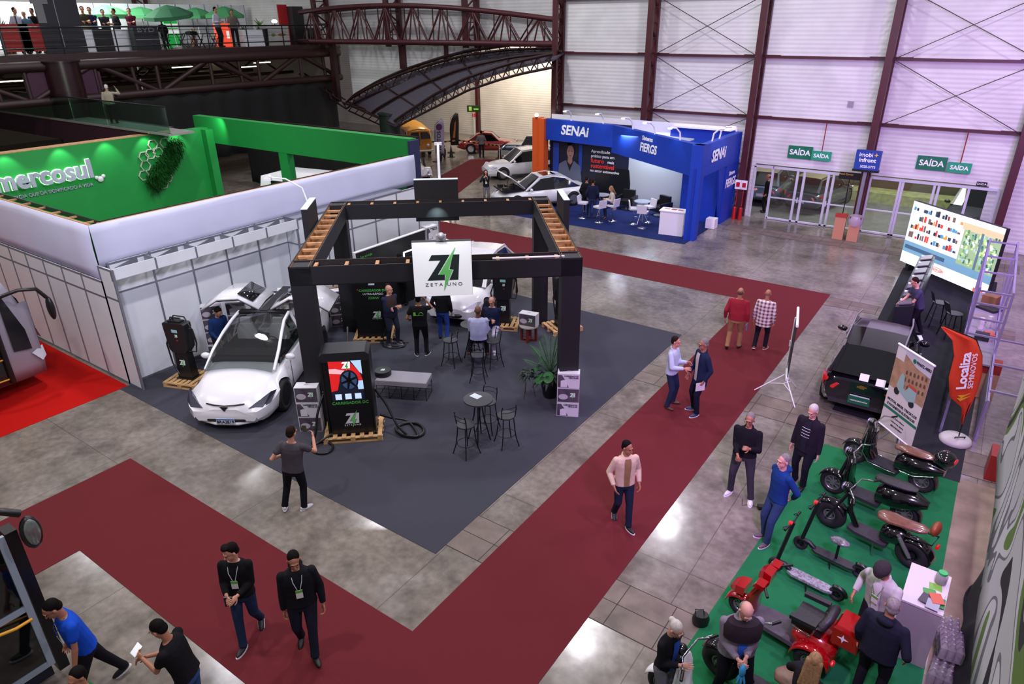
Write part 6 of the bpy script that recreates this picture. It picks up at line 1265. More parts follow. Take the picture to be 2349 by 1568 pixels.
# potted palm
pp = Vector((-7.45, 12.2, .01))
t = thing('potted_palm', pp, 0, 'tall potted palm with broad leaves beside the right front kiosk post', 'potted plant')
MB().lathe([(.16, 0), (.22, .3), (.24, .6), (.22, .6), (.2, .55)], n=24).build('pot', BLACK, t)
PF_ = mat('palm_leaf', '2c5a34', .6, noise=.3, scale=6); PD_ = mat('dark_leaf', '24382c', .5, noise=.4, scale=6); PB_ = mat('broad_leaf', '2f7a38', .45, noise=.15, scale=6)
rnd = random.Random(11)
def frond(mb, b, d, L, droop, n=22, w=.2, up=Vector((0, 0, 1))):
    b = Vector(b); d = Vector(d).normalized(); s_ = d.cross(up).normalized(); pts_ = []
    for i in range(n+1):
        u = i/n; pts_.append(b+d*L*u-up*droop*L*u*u)
    mb.tube(pts_[::3]+[pts_[-1]], .006, 5)
    for i in range(3, n):
        u = i/n; ww = w*math.sin(math.pi*min(1, u*1.02+.05))**.7; tdir = (pts_[i+1]-pts_[i]).normalized()
        for k in (-1, 1): leafblade(mb, pts_[i], (s_*k*.8+tdir*.75), ww, .022, .25, 2)
mb = MB()
for a, el, L in ((-60, 80, 1.35), (-35, 76, 1.45), (10, 78, 1.3), (170, 48, .95), (200, 58, 1.05), (150, 70, 1.2), (-5, 62, .9), (100, 72, 1.1), (60, 68, 1.0), (-90, 60, .9), (215, 38, .85), (250, 74, 1.25)):
    frond(mb, (0, 0, .62), (math.cos(R(a))*math.cos(R(el)), math.sin(R(a))*math.cos(R(el)), math.sin(R(el))), L, .18)
mb.build('palm_fronds', PF_, t)
mb = MB()
for i in range(60):
    a = rnd.uniform(0, 6.28); leafblade(mb, (.1*math.cos(a), .1*math.sin(a), .6), (math.cos(a), math.sin(a), rnd.uniform(-.5, .9)), rnd.uniform(.2, .42), .09, .5)
mb.build('dark_foliage', PD_, t)
mb = MB()
for a, z, r_ in ((215, .68, .36), (190, .82, .26), (-70, .62, .25), (60, .72, .25), (250, .55, .3)): 
    c = Vector((math.cos(R(a))*r_, math.sin(R(a))*r_, z)); M = Matrix.Rotation(R(a), 3, 'Z')@Matrix.Rotation(R(40), 3, 'Y')
    mb.add([c+M@Vector((x*1.0, y, .02*math.cos(x*9))) for x, y in disc(0, 0, .15, .13, 16)], [tuple(range(16))])
mb.build('broad_leaves', PB_, t)
t = thing('plant_stand', pp+Vector((-.42, -.32, 0)), 0, 'three-legged brass plant stand holding dark foliage left of the potted palm', 'plant stand')
for i in range(3): a = i*2.1+.5; MB().cyl((.08*math.cos(a), .08*math.sin(a), .55), (.17*math.cos(a), .17*math.sin(a), 0), .008, n=6).build('leg', mat('brass_leg', '5a4c34', .4, .6), t)
MB().lathe([(.08, .5), (.15, .56), (.15, .68), (.13, .68)], n=18).build('bowl', BLACK, t)
mb = MB()
for i in range(110): a = rnd.uniform(0, 6.28); leafblade(mb, (0, 0, .65), (math.cos(a), math.sin(a), rnd.uniform(-.6, 1.2)), rnd.uniform(.16, .3), .05, .6)
mb.build('foliage', PD_, t)
# dark counter at the back with light tubes and monitor
ct = thing('back_counter', (-15.4, 15.35, .01), R(90), 'black counter board with green windmill drawing and glowing tubes by the panel wall', 'counter')
CBK = mat('counter_black', '121416', .5)
MB().bb((-1.7, -.0, 0), (1.5, .08, 1.75)).build('back_board', CBK, ct); MB().bb((-1.7, -.95, 0), (1.3, -.3, .95)).build('counter_body', CBK, ct); MB().bb((-1.72, -.02, 1.75), (1.52, .1, 1.78)).bb((-1.72, -.02, 0), (-1.69, .1, 1.75)).build('white_edge', WHITE, ct)
Mk = frame((0, -.006, 1.35), (1, 0, 0)); text('Sua energia', .11, GTXT, ct, Mk@T(-1.25, .22, 0)); text('solar', .11, GTXT, ct, Mk@T(-1.4, .1, 0))
w = MB()
for x, h in ((-1.45, .2), (-1.25, .32), (-1.1, .36), (-.95, .28)):
    w.bb((x-.008, -.35, 0), (x+.008, -.35+h, .004))
    for k in range(3): a = k*2.09+x*3; w.add([(x, -.35+h, 0), (x+.1*math.cos(a), -.35+h+.1*math.sin(a), 0), (x+.1*math.cos(a+.2), -.35+h+.1*math.sin(a+.2), .003)], [(0, 1, 2)])
w.build('windmill_drawing', GTXT, ct, Mk)
tb = MB(); LT = mat('glowing_tube', 'ffffff', .5, emit=2.5)
for p, q in (((-1.6, -.5, 1.0), (-.85, -.5, 1.0)), ((-.85, -.5, 1.0), (-.85, -.5, 1.12)), ((-.1, -.5, .98), (-.1, -.5, 1.45)), ((-.1, -.5, 1.45), (.5, -.5, 1.45)), ((.5, -.5, 1.45), (.5, -.5, 1.0)), ((.75, -.5, 1.0), (.75, -.5, 1.4))): tb.beam(p, q, .035, .035)
tb.build('light_tube', LT, ct)
t = thing('monitor', (-15.58, 16.3, 1.52), R(90), 'monitor with green bar on its white screen above the back counter', 'monitor'); MB().bb((-.4, -.04, -.25), (.4, -.02, .25)).build('monitor_case', BLACK, t); MB().bb((-.38, -.045, -.23), (.38, -.04, .23)).build('screen', mat('screen_pale', 'b8ccdc', .4, emit=.5), t); MB().bb((-.2, -.05, -.08), (.25, -.045, .15)).build('screen_bar', mat('screen_green', '3cc44c', .4, emit=.5), t)
carton((-15.45, 17.15), R(80), 1.38, 'white carton with charger picture on a shelf end by the monitor', None, 1, .5, .45, .3)
t = thing('shelf_unit', (-15.45, 17.15, .01), R(80), 'plain white box plinth under the carton by the monitor', 'plinth'); MB().bb((-.3, -.2, 0), (.3, .2, 1.365)).build('plinth_body', PANEL, t)
for i, (x, y, h, r_) in enumerate(((-15.55, 12.9, .95, 80), (-15.5, 13.2, .85, 96), (-15.62, 13.45, .9, 84), (-15.7, 12.55, .5, 90))):
    o = MB().bb((-.3, -.04, 0), (.3, .04, h)).build('cardboard_sheet', CARD); o.location = (x, y, .01); o.rotation_euler = (R(8), 0, R(r_)); tag(o, ('tall flattened cardboard box leaning beside the back counter', 'folded cardboard box in the middle of the leaning ones', 'cardboard piece nearest the black back counter', 'short cardboard piece at the foot of the panel wall')[i], 'cardboard', 'cardboard leaning on the panel wall')
# ------------------------------------------------------------------ blue stand furniture
WL = mat('white_leatherette', 'd8d6de', .4)
def swivel(loc, rz, lab, grp='white swivel bar stools'):
    t = thing('swivel_stool', (loc[0], loc[1], .012), rz, lab, 'bar stool', grp)
    MB().lathe([(.2, 0), (.2, .012), (.06, .04), (.03, .06)], n=22).build('base', CHROME, t); MB().cyl((0, 0, .05), (0, 0, .66), .025, n=10).build('column', CHROME, t)
    MB().tube([(0, .03, .3), (-.13, .12, .3), (0, .2, .3), (.13, .12, .3), (0, .03, .3)], .01).build('foot_ring', CHROME, t)
    MB().loft([[(x*.21, y*.2, z) for x, y in ((-1, -1), (1, -1), (1, 1), (-1, 1))] for z in (.66, .73)], smooth=False).build('seat', WL, t); MB().loft([[(x*.21, y, z) for x, y in ((-1, -.2+k), (1, -.2+k), (1, -.15+k), (-1, -.15+k))] for z, k in ((.68, 0), (1.02, -.05))], smooth=False).build('backrest', WL, t)
swivel(G(1374, 510), R(70), 'white swivel stool left of the woman in the cream cardigan'); swivel(G(1404, 507), R(80), 'white swivel stool under the woman in the cream cardigan'); swivel(G(1452, 514), R(-60), 'left white swivel stool at the empty glass table'); swivel(G(1472, 523), R(10), 'front white swivel stool at the empty glass table'); swivel(G(1487, 510), R(150), 'rear white swivel stool at the empty glass table'); swivel(G(1337, 500), R(-80), 'white swivel stool behind the two standing men')
def gtable(loc, lab):
    t = thing('glass_table', (loc[0], loc[1], .012), 0, lab, 'table', 'round glass tables'); MB().cyl((0, 0, .98), (0, 0, 1.0), .36, n=26).build('top', mat('pale_glass_top', '9aa8b8', .1), t)
    for i in range(3): a = i*2.09+.4; MB().cyl((.14*math.cos(a+3.1), .14*math.sin(a+3.1), .97), (.32*math.cos(a), .32*math.sin(a), 0), .016, n=8).build('leg', CHROME, t)
    return t
gtable(G(1378, 496), 'round glass table where the woman in the cream cardigan sits'); gtable(G(1470, 513), 'round glass table with three empty white stools')
def armchair(loc, rz, lab):
    t = thing('armchair', (loc[0], loc[1], .012), rz, lab, 'armchair', 'black leather armchairs'); m_ = mat('black_leather', '16171a', .35)
    MB().bb((-.3, -.3, .22), (.3, .3, .44)).build('seat', m_, t); MB().bb((-.3, -.42, .3), (.3, -.26, .86)).build('backrest', m_, t)
    for s_ in (-1, 1): MB().bb((s_*.31, -.4, .2), (s_*.42, .32, .62)).build('armrest', m_, t)
    MB().cyl((0, 0, 0), (0, 0, .22), .03).cyl((0, 0, 0), (0, 0, .015), .25, n=20).build('pedestal', CHROME, t)
armchair((-14.0, 29.55), R(185), 'black leather armchair at the right edge of the car poster'); armchair((-12.2, 29.3), R(160), 'black leather armchair below the wall screen')
t = thing('television_set', (-12.85, 30.36, 2.25), math.atan2(-.4, 3.23), 'television with pink picture on the pale grey wall', 'television'); MB().bb((-.5, -.05, -.32), (.5, .0, .32)).build('screen_case', BLACK, t); MB().bb((-.47, -.056, -.28), (.47, -.05, .28)).build('screen', mat('screen_pink', 'c884c0', .4, emit=.6), t); MB().bb((-.47, -.06, .08), (.47, -.056, .28)).build('screen_bar', mat('screen_white', 'e0e8f0', .4, emit=.6), t)
t = thing('reception_counter', (-10.5, 26.75, .012), R(8), 'white reception counter at the front of the blue carpet', 'counter'); MB().bb((-.5, -.25, 0), (.5, .3, .98)).build('counter_body', WHITE, t); MB().bb((-.54, -.29, .98), (.54, .34, 1.02)).build('counter_top', WHITE, t)
for i, (dx, lab) in enumerate(((-.3, 'pale leaflets on the left of the white counter'), (0, 'red and blue leaflets in the middle of the white counter'), (.28, 'pink leaflets on the right of the white counter'))):
    o = MB().bb((-.1, -.07, 0), (.1, .07, .02)).build('leaflet_stack', mat('leaflet_%d' % i, ('b8a8a8', 'a84a4a', 'b07880')[i], .5)); o.location = (-10.5+dx, 26.8, 1.034); tag(o, lab, 'leaflets')
for x, y, lab in ((-9.72, 28.6, 'white cube seat at the side wall of the blue stand'), (-9.98, 26.95, 'white cube seat behind the white counter')): o = MB().bb((-.2, -.2, 0), (.2, .2, .42)).build('cube_seat', WHITE); o.location = (x, y, .012); o.location.x += .25 if y > 28 else 0; tag(o, lab, 'cube seat', 'white cube seats')
for dx, lab in ((0, 'left red fire extinguisher by the blue stand'), (.3, 'right red fire extinguisher by the blue stand')):
    t = thing('fire_extinguisher', (-9.15+dx*.9, 30.55, 0), 0, lab, 'fire extinguisher', 'fire extinguishers by the column'); MB().cyl((0, 0, .0), (0, 0, .5), .085, n=14).ell((0, 0, .5), .085).build('tank', mat('fire_red', 'b01c1c', .3), t); MB().cyl((0, 0, .5), (0, 0, .62), .03).tube([(0, 0, .6), (.1, -.05, .55), (.12, -.05, .2)], .015).build('hose', BLACK, t)
    MB().cyl((0, .06, 0), (0, .06, 1.7), .015).build('pole', mat('fire_red', 'b01c1c', .3), t); MB().bb((-.13, .04, 1.35), (.13, .06, 1.75)).build('sign_panel', WHITE, t); MB().bb((-.08, .03, 1.45), (.08, .04, 1.65)).build('sign_symbol', mat('fire_red', 'b01c1c', .3), t)
# bins and totem at the middle column
for x, col, lab in ((-4.62, 'a02820', 'cardboard waste bin with a red rim beside the middle column'), (-4.08, '6a3a34', 'cardboard waste bin with a clear plastic bag beside the middle column')):
    t = thing('waste_bin', (x, 29.9, 0), R(5), lab, 'bin', 'cardboard waste bins'); MB().bb((-.2, -.18, 0), (.2, .18, .92)).build('bin_body', mat('bin_cardboard', 'b07c5c', .8), t); MB().bb((-.22, -.2, .92), (.22, .2, 1.0)).build('bin_rim', mat('rim_'+col, col, .5), t)
    if x > -4.3: MB().loft([[(r_*math.cos(a), r_*math.sin(a), z) for a in [i*math.pi/6 for i in range(12)]] for r_, z in ((.24, .62), (.3, .8), (.27, .96), (.24, 1.02))]).build('bin_bag', mat('clear_bag', 'b8b0c0', .2, alpha=.6), t)
t = thing('sign_totem', (-4.15, 30.35, 0), 0, 'blue property sign box on a slim post in front of the middle column', 'sign'); MB().bb((-.06, -.06, 0), (.06, .06, 2.75)).build('post', ALU, t); MB().bb((-.45, -.1, 2.75), (.45, .1, 3.5)).build('sign_box', mat('sign_blue', '1c3c8c', .4), t); MB().bb((-.48, -.12, 2.68), (.48, .12, 2.76)).build('sign_tray', BLACK, t)
M = frame((0, -.105, 3.13), (1, 0, 0)); text('imobi', .22, WTXT, t, M@T(-.08, .2, 0), bold=.01); text('+', .25, mat('yellow_plus', 'd8a83a', .5), t, M@T(.28, .2, 0), bold=.03); text('infront', .22, WTXT, t, M@T(0, 0, 0), bold=.02); text('3025-5775', .13, WTXT, t, M@T(.05, -.25, 0), bold=.01)
t = thing('small_black_sign', (-4.75, 30.9, 2.35), 0, 'small black sign with yellow mark left of the blue sign box', 'sign'); MB().bb((-.42, -.03, -.14), (.42, .03, .14)).build('sign_panel', BLACK, t); text('Food Corner', .1, mat('yellow_plus', 'd8a83a', .5), t, frame((-.15, -.035, .06), (1, 0, 0))); MB().cyl((0, 0, -2.35), (0, 0, -.14), .02).build('post', BLACK, t)
# ------------------------------------------------------------------ right hand stand
VP = mat('video_wall_frame', '1a1a1e', .5)
a0 = Vector((-2.0, 27.1, 0)); a1 = Vector((.72, 24.6, 0)); vd = (a1-a0); vl = vd.length
t = thing('led_screen', a0, math.atan2(vd.y, vd.x), 'bright video wall showing shelves of products and a garden view', 'video wall')
MB().bb((0, .02, .3), (vl, .15, 2.45)).bb((.2, .1, 0), (.35, .5, .3)).bb((vl-.35, .1, 0), (vl-.2, .5, .3)).build('cabinet', VP, t)
Mv = frame((0, -.0, .3), (1, 0, 0)); E_ = lambda n, c, e=.75: mat('video_'+n, c, .4, emit=e)
def vq(n, c, x0, y0, x1, y1, z, e=.75): MB().poly([(x0*vl, y0*2.15), (x1*vl, y0*2.15), (x1*vl, y1*2.15), (x0*vl, y1*2.15)], z-.02, z-.018).build('video_picture', E_(n, c, e), t, Mv)
vq('white', 'dfe8f0', 0, 0, 1, 1, .022, .8); vq('desk', '6a98a8', 0, .18, 1, .36, .024); vq('desk2', '3c5a70', .02, .24, .5, .30, .025); vq('wall', 'c8d4d8', 0, .36, .6, 1, .024); vq('garden', '8fae7c', .62, .30, 1, .82, .025); vq('soffit', 'c8b888', .6, .82, 1, .92, .026); vq('window', '58707a', .80, .3, .825, .84, .028)
rnd = random.Random(5)
for r_ in range(4):
    vq('shelf', 'f0f4f6', .02, .42+r_*.145, .58, .43+r_*.145, .028)
    for k in range(20):
        x = .025+k*.028+rnd.random()*.008
        if rnd.random() < .85: cn = rnd.choice(('8a2c24', 'c8402c', '34444c', '2c2c34', '4a8ca8', 'c89038', '6a5848')); vq('item'+cn, cn, x, .43+r_*.145, x+.016+.016*rnd.random(), .46+r_*.145+.07*rnd.random(), .03)
for k in range(5): vq('shelf', 'f0f4f6', .16+k*.105, .40, .168+k*.105, 1.0, .029)
for k in range(150): cn = rnd.choice(('5c8a5a', 'b8d088', 'd8e8d0', '3c6a58', '9cc0b0')); x = .63+rnd.random()*.34; y = .32+rnd.random()*.47; vq('g'+cn, cn, x, y, x+.02, y+.05, .027)
MB().tube([(.45*vl+.22*math.cos(a), .20+.07*math.sin(a), .004) for a in [i*math.pi/10 for i in range(20)]], .008, 6, True).build('video_logo', E_('orange', 'd8742c'), t, Mv); text('tecno.com', .12, E_('orange', 'd8742c'), t, Mv@T(.45*vl, .2, .004), shear=.2, bold=.02)
vq('cornermark', 'e8683c', .86, .0, .96, .06, .024)
lamp('AREA', 'video_wall_glow', a0+vd*.5+Vector((-.35, -.4, 1.3)), a0+vd*.5+Vector((-3, -3, .8)), 25, (.85, .95, 1), shape='RECTANGLE', size=3, size_y=1.8)
# row of display counters with tablets
DCM = mat('display_counter', '1c1a24', .4)
for i in range(7):
    y = 20.6+i*.78
    t = thing('display_counter', (-1.12, y, .012), R(90), 'dark slant-topped display counter, %s from the man in the violet-grey T-shirt' % ('first', 'second', 'third', 'fourth', 'fifth', 'sixth', 'last')[i], 'counter', 'dark display counters in a row')
    MB().loft([[(-.36, y_, z_) for y_, z_ in ((-.22, 0), (.22, 0), (.22, .95), (-.22, 1.08))], [(.36, y_, z_) for y_, z_ in ((-.22, 0), (.22, 0), (.22, .95), (-.22, 1.08))]], smooth=False).build('counter_body', DCM, t)
    MB().beam((0, .16, 1.0), (0, -.14, 1.09), .5, .03).build('display_panel', mat('display_grey', '5c5a60', .3), t)
    MB().bb((.1, .1, 1.02), (.2, .17, 1.04)).build('tag_light', mat('tiny_tag', 'c8c8d8', .5, emit=.3), t)
def dark_chair(loc, rz, lab):
    t = thing('high_chair', (loc[0], loc[1], .012), rz, lab, 'bar stool', 'dark high chairs by the video wall'); MB().loft([[(x*k, y*k, z) for x, y in disc(0, 0, .2, .2, 16)] for z, k in ((.70, .9), (.73, 1))]).build('seat', DKG, t)
    for sx, sy in ((-1, -1), (1, -1), (-1, 1), (1, 1)): MB().cyl((sx*.13, sy*.13, .7), (sx*.21, sy*.21, 0), .016, n=8).build('leg', BLACKM, t)
    MB().tube([(-.17, -.17, .3), (.17, -.17, .3), (.17, .17, .3), (-.17, .17, .3)], .009, 6, True).build('foot_ring', BLACKM, t); MB().loft([[(x, -.2-.02*(1-(x/.18)**2)+k, z) for x in (-.18, -.09, 0, .09, .18)] for z, k in ((.78, 0), (.9, -.04), (1.05, -.10))], cap=False, closed=False).cyl((-.12, -.17, .7), (-.14, -.22, .85), .012).cyl((.12, -.17, .7), (.14, -.22, .85), .012).build('backrest', DKG, t)
dark_chair((-.35, 22.0), R(-70), 'dark high chair nearer the display counters'); dark_chair((.05, 21.3), R(-60), 'dark high chair nearer the aluminium shelves')
# aluminium booth structure with shelves on the right edge
t = thing('booth_skeleton', (.38, 15.6, 0), R(90), 'open aluminium profile booth frame holding shelves and a work desk', 'booth frame')
fm = MB()
X_ = [0, 1.3, 2.7, 4.3, 5.8, 7.4]
for x in X_:
    for y, top_ in ((0, 2.5), (-.65, 2.5)): fm.bb((x-.025, y-.025, 0), (x+.025, y+.025, top_ if x > 2 else 1.0))
for x in X_[2:]: fm.bb((x-.02, -.65, 2.40), (x+.02, 0, 2.44))
for z in (.98, 2.48): 
    for y in (0, -.65): fm.bb((X_[2] if z > 1 else 0, y-.02, z-.05), (X_[-1], y+.02, z-.01))
for z in (1.35, 1.75, 2.12): fm.bb((2.68, -.65, z-.02), (2.72, 0, z+.02))
for x in (.5, 2.0, 3.6): fm.bb((x-.02, -1.6, .98), (x+.02, -.65, 1.02))
fm.build('profile_frame', mat('lilac_aluminium', '9a94b4', .35, .6), t)
MB().bb((2.0, -.62, .9), (7.3, -.03, .94)).build('desk_board', mat('pale_desk', '7c7682', .5), t)
MB().bb((0, -.62, .03), (2.7, -.60, .96)).build('low_panel', mat('greyish_panel', '6a6478', .5), t)
for i, (x, y, s_, c, nm, lab) in enumerate(((3.6, -.35, (.35, .3, .12), '1a1a1e', 'box', 'low black box at the near end of the work desk'), (3.95, -.5, (.3, .2, .05), 'a8543c', 'box', 'flat orange box on the work desk'), (4.25, -.28, (.09, .09, .3), 'c4c0c4', 'roll', 'white paper roll lying on the work desk'), (4.5, -.45, (.09, .09, .3), 'c4c0c4', 'roll', 'second white roll beside the pot on the work desk'), (5.1, -.35, (.55, .4, .02), '7c746c', 'papers', 'grey papers spread on the work desk'), (5.9, -.4, (.5, .35, .06), '1c1a20', 'laptop', 'closed dark laptop on the work desk'), (6.4, -.4, (.35, .3, .25), '7a5434', 'box', 'brown cardboard box on the far part of the desk'), (6.9, -.35, (.2, .16, .18), '8c8894', 'jar', 'lilac jar at the far end of the desk'))):
    o = MB().box((0, 0, s_[2]/2), s_).build(nm if nm != 'papers' else 'paper_sheet', mat('desk_'+c, c, .5)); o.location = Matrix.Translation(t.location)@RZ(R(90))@Vector((x, y, .945)); o.rotation_euler = (0, 0, R(90)+.2*i); tag(o, lab, nm)
o = MB().bb((-.28, -.2, 0), (.28, .2, .22)).build('crate', mat('red_crate', '8a2420', .5)); o.location = (.95, 18.0, .66); tag(o, 'red crate on a cardboard box behind the orange sail flag', 'crate')
o = MB().bb((-.28, -.22, 0), (.28, .22, .64)).build('cardboard_box', CARD); o.location = (.95, 18.0, .012); tag(o, 'tall cardboard box under the red crate', 'box')
# orange sail flag
def sail(loc, rz, h, w, lab, m, pts_fn, letters, name='sail_flag', base=True):
    t = thing(name, (loc[0], loc[1], .012), rz, lab, 'flag'); return t
q = G(2190, 1012); fl = thing('sail_flag', (q.x, q.y, .012), R(33), 'orange sail flag with white vertical lettering on a round white base', 'flag')
OF = mat('orange_flag_cloth', 'c63a14', .7, bump=.2, scale=4)
pts_ = [(.02, .42), (.03, .8), (-.28, 1.05), (-.36, 1.5), (-.33, 2.0), (-.42, 2.35), (-.62, 2.6), (-.30, 2.55), (-.02, 2.4), (.17, 2.15), (.24, 1.8), (.22, 1.2), (.12, .8), (.06, .42)]
n_ = 8; left = [(.02, .42), (.0, .8), (-.28, 1.05), (-.36, 1.5), (-.33, 2.0), (-.42, 2.35), (-.66, 2.62)]; right = [(.06, .42), (.14, .8), (.20, 1.2), (.25, 1.6), (.22, 2.0), (.05, 2.35), (-.60, 2.63)]
rows = [[Vector((l[0]+(r_[0]-l[0])*k/8-.13*(l[1]-.4), .05*math.sin(k*1.1+i*.8)*.6, l[1]+(r_[1]-l[1])*k/8)) for k in range(9)] for i, (l, r_) in enumerate(zip(left, right))]
quadmesh('flag_cloth', OF, rows, fl, .008)
MB().tube([(.05, 0, .1), (.06, .02, .5), (.10, .02, 1.2), (.10, .02, 1.6), (.02, .02, 2.0), (-.19, .02, 2.36), (-.88, .02, 2.64)], .012).build('flag_pole', BLACK, fl)
MB().lathe([(.30, 0), (.31, .05), (.26, .1), (.1, .12)], n=26).build('base', mat('white_base', 'b8b4b0', .5), fl); MB().tube([(-.08, -.08, .12), (-.08, -.1, .16), (.12, -.1, .16), (.12, -.08, .12)], .012).build('clamp', BLACK, fl)
Mq = frame((-.20, -.06, 1.60), (-.13, 0, 1), (-1, 0, -.13)); text('Localiza', .26, WTXT, fl, Mq@T(.1, .08, 0), bold=.03, depth=.003); text('SEMINOVOS', .145, WTXT, fl, Mq@T(.08, -.09, 0), depth=.003)
MB().poly([(-.14, .02), (-.05, -.05), (.12, .08), (.0, .03)], 0, .003).poly([(-.14, -.05), (-.05, -.12), (.12, .0), (.0, -.04)], 0, .003).build('yellow_wings', mat('flag_yellow', 'd8a020', .6), fl, frame((-.14, -.06, 1.12), (1, 0, 0)))
# banner on a tripod
bn = thing('tripod_banner', (-.36, 13.97, .012), R(-46), 'printed banner of electric scooters hanging on a tripod', 'banner')
WB = mat('banner_white', 'c4c0b8', .6); Mb = frame((0, -.03, 1.42), (1, 0, 0))
MB().bb((-.48, -.9, -.004), (.48, .9, .004)).build('banner_sheet', WB, bn, Mb); MB().cyl((-.5, .9, 0), (.5, .9, 0), .022).cyl((-.5, -.9, 0), (.5, -.9, 0), .018).build('banner_bar', WHITE, bn, Mb)
MB().poly([(-.48, .9), (.48, .9), (.48, .0), (-.48, .0)], .005, .007).build('banner_photo', mat('banner_sand', '9c7c5c', .6, noise=.25, scale=6), bn, Mb); MB().poly([(-.48, .9), (.48, .9), (.48, .62), (.1, .66), (-.2, .78), (-.48, .84)], .007, .008).build('banner_sky', mat('banner_sky', 'b0b0b4', .6), bn, Mb)
q = MB()
for r_ in range(3):
    for k in range(6): x = -.1+k*.1; y = .12+r_*.15+.02*k; q.poly([(x-.025, y), (x+.025, y), (x+.025, y+.06), (x, y+.09), (x-.025, y+.06)], .0085, .0095)
q.build('banner_arches', mat('banner_brown', '5a4030', .6), bn, Mb)
SCT = mat('banner_scooter', '8aa8a0', .5)
MB().poly([(-.28, .1), (-.2, .02), (-.08, -.02), (.1, -.08), (.28, .0), (.26, .2), (.05, .22), (-.02, .1), (-.08, .12), (-.12, .36), (-.2, .4), (-.24, .3)], .01, .011).build('banner_scooter', SCT, bn, Mb); MB().poly([(.02, .22), (.24, .2), (.24, .26), (.02, .28)], .011, .012).build('banner_seat', mat('banner_red', 'b04a30', .5), bn, Mb)
for x, y in ((-.24, -.02), (.2, -.08)): MB().poly(disc(x, y, .075, .075, 16), .009, .010).build('banner_wheel', KTXT, bn, Mb)
MB().poly([(-.48, .86), (-.24, .86), (-.24, .62), (-.48, .62)], .009, .010).build('banner_white_patch', WB, bn, Mb); MB().poly(disc(.02, .76, .045, .045), .009, .010).build('banner_green_dot', GRN, bn, Mb); text('99602.4883', .085, KTXT, bn, Mb@T(.27, .76, .009), bold=.02)
text('MOTOS, BIKES, TRICICLOS', .072, KTXT, bn, Mb@T(0, -.27, .006), bold=.02); text('E PATINETES ELÉTRICOS!', .072, KTXT, bn, Mb@T(0, -.37, .006), bold=.02)
MB().poly([(-.48, -.49), (.48, -.49), (.48, -.43), (-.48, -.43)], .005, .007).build('banner_stripe', GRN, bn, Mb)
for i, s_ in enumerate(('Av. Carlos Alberto', 'contato loja eletrica', '@ELETRICBRINT')): text(s_, .045, KTXT, bn, Mb@T(0, -.58-.09*i, .006))
for a in (-150, -30, 90): MB().cyl((0, .06, .75), (.5*math.cos(R(a)), .06+.5*math.sin(R(a)), 0), .014, n=8).build('leg', ALU, bn)
MB().cyl((0, .06, .3), (0, .06, 2.33), .018).build('pole', ALU, bn)
# projector screen on its tripod, seen from the side
q = (-2.87, 15.35); t = thing('projection_screen', (q[0], q[1], .012), R(103), 'white projection screen on a tripod turned edge-on beside the red carpet', 'screen')
MB().bb((-.55, -.015, .72), (.55, .0, 2.0)).build('screen_sheet', mat('screen_back', '1c1a2c', .6), t); MB().cyl((-.58, -.01, 2.02), (.58, -.01, 2.02), .03).cyl((-.58, 0, .70), (.58, 0, .70), .035).build('screen_case', WHITE, t); MB().cyl((0, .03, .5), (0, .03, 2.0), .018).box((0, .04, 1.35), (.05, .05, .14)).build('pole', WHITE, t)
for a in (-150, -30, 90): MB().cyl((0, .03, .55), (.62*math.cos(R(a)), .03+.62*math.sin(R(a)), .0), .014, n=8).cyl((0, .03, .3), (.34*math.cos(R(a)), .03+.34*math.sin(R(a)), .25), .009, n=6).build('leg', WHITE, t)
# desk with jar and brochures
t = thing('promo_counter', (.60, 9.05, .012), R(-2), 'grey white promotion counter on the green carpet beside the man in the pale jacket', 'counter')
MB().bb((-.24, -.42, 0), (.24, .42, .97)).build('counter_body', mat('counter_grey', '8c8c86', .6), t); MB().bb((-.25, -.43, .97), (.25, .43, 1.0)).build('counter_top', mat('counter_white', 'b8b4b0', .6), t)
t = thing('jar', (.74, 9.26, 1.014), 0, 'clear sweets jar with a bright green lid on the promotion counter', 'jar'); MB().lathe([(.06, 0), (.075, .02), (.075, .13), (.05, .16)], n=20).build('jar_glass', mat('jar_glass', '9aa09a', .1, alpha=.55), t); MB().cyl((0, 0, .005), (0, 0, .09), .065, n=18).build('sweets', mat('sweets', '8c7468', .7, noise=.4, scale=30), t); MB().cyl((0, 0, .16), (0, 0, .19), .055, n=20).build('lid', mat('green_lid', '18a048', .4), t)
for i, (dx, dy, r_, c, lab) in enumerate(((.1, .05, 5, '6aa03c', 'yellow-green brochure on the promotion counter, nearest the jar'), (.14, -.1, -8, 'b8b8b4', 'white brochure beside the jar on the promotion counter'), (.05, -.12, 12, '3c8c3c', 'green brochure in the middle of the fan on the counter'), (.16, -.24, 0, '1c7038', 'dark green folder at the counter edge'), (.02, -.26, -14, '3a3440', 'dark leaflet at the front left of the counter'), (.1, -.34, -5, '8c9098', 'grey leaflet at the front corner of the counter'), (.13, -.20, 20, 'b0503c', 'orange-red flyer among the green brochures'))):
    o = MB().bb((-.075, -.10, 0), (.075, .10, .006)).build('brochure', mat('brochure_'+c, c, .5)); o.location = (.60+dx, 9.05+dy, 1.014+.007*i); o.rotation_euler = (0, 0, R(r_)); tag(o, lab, 'brochure', 'brochures on the promotion counter')
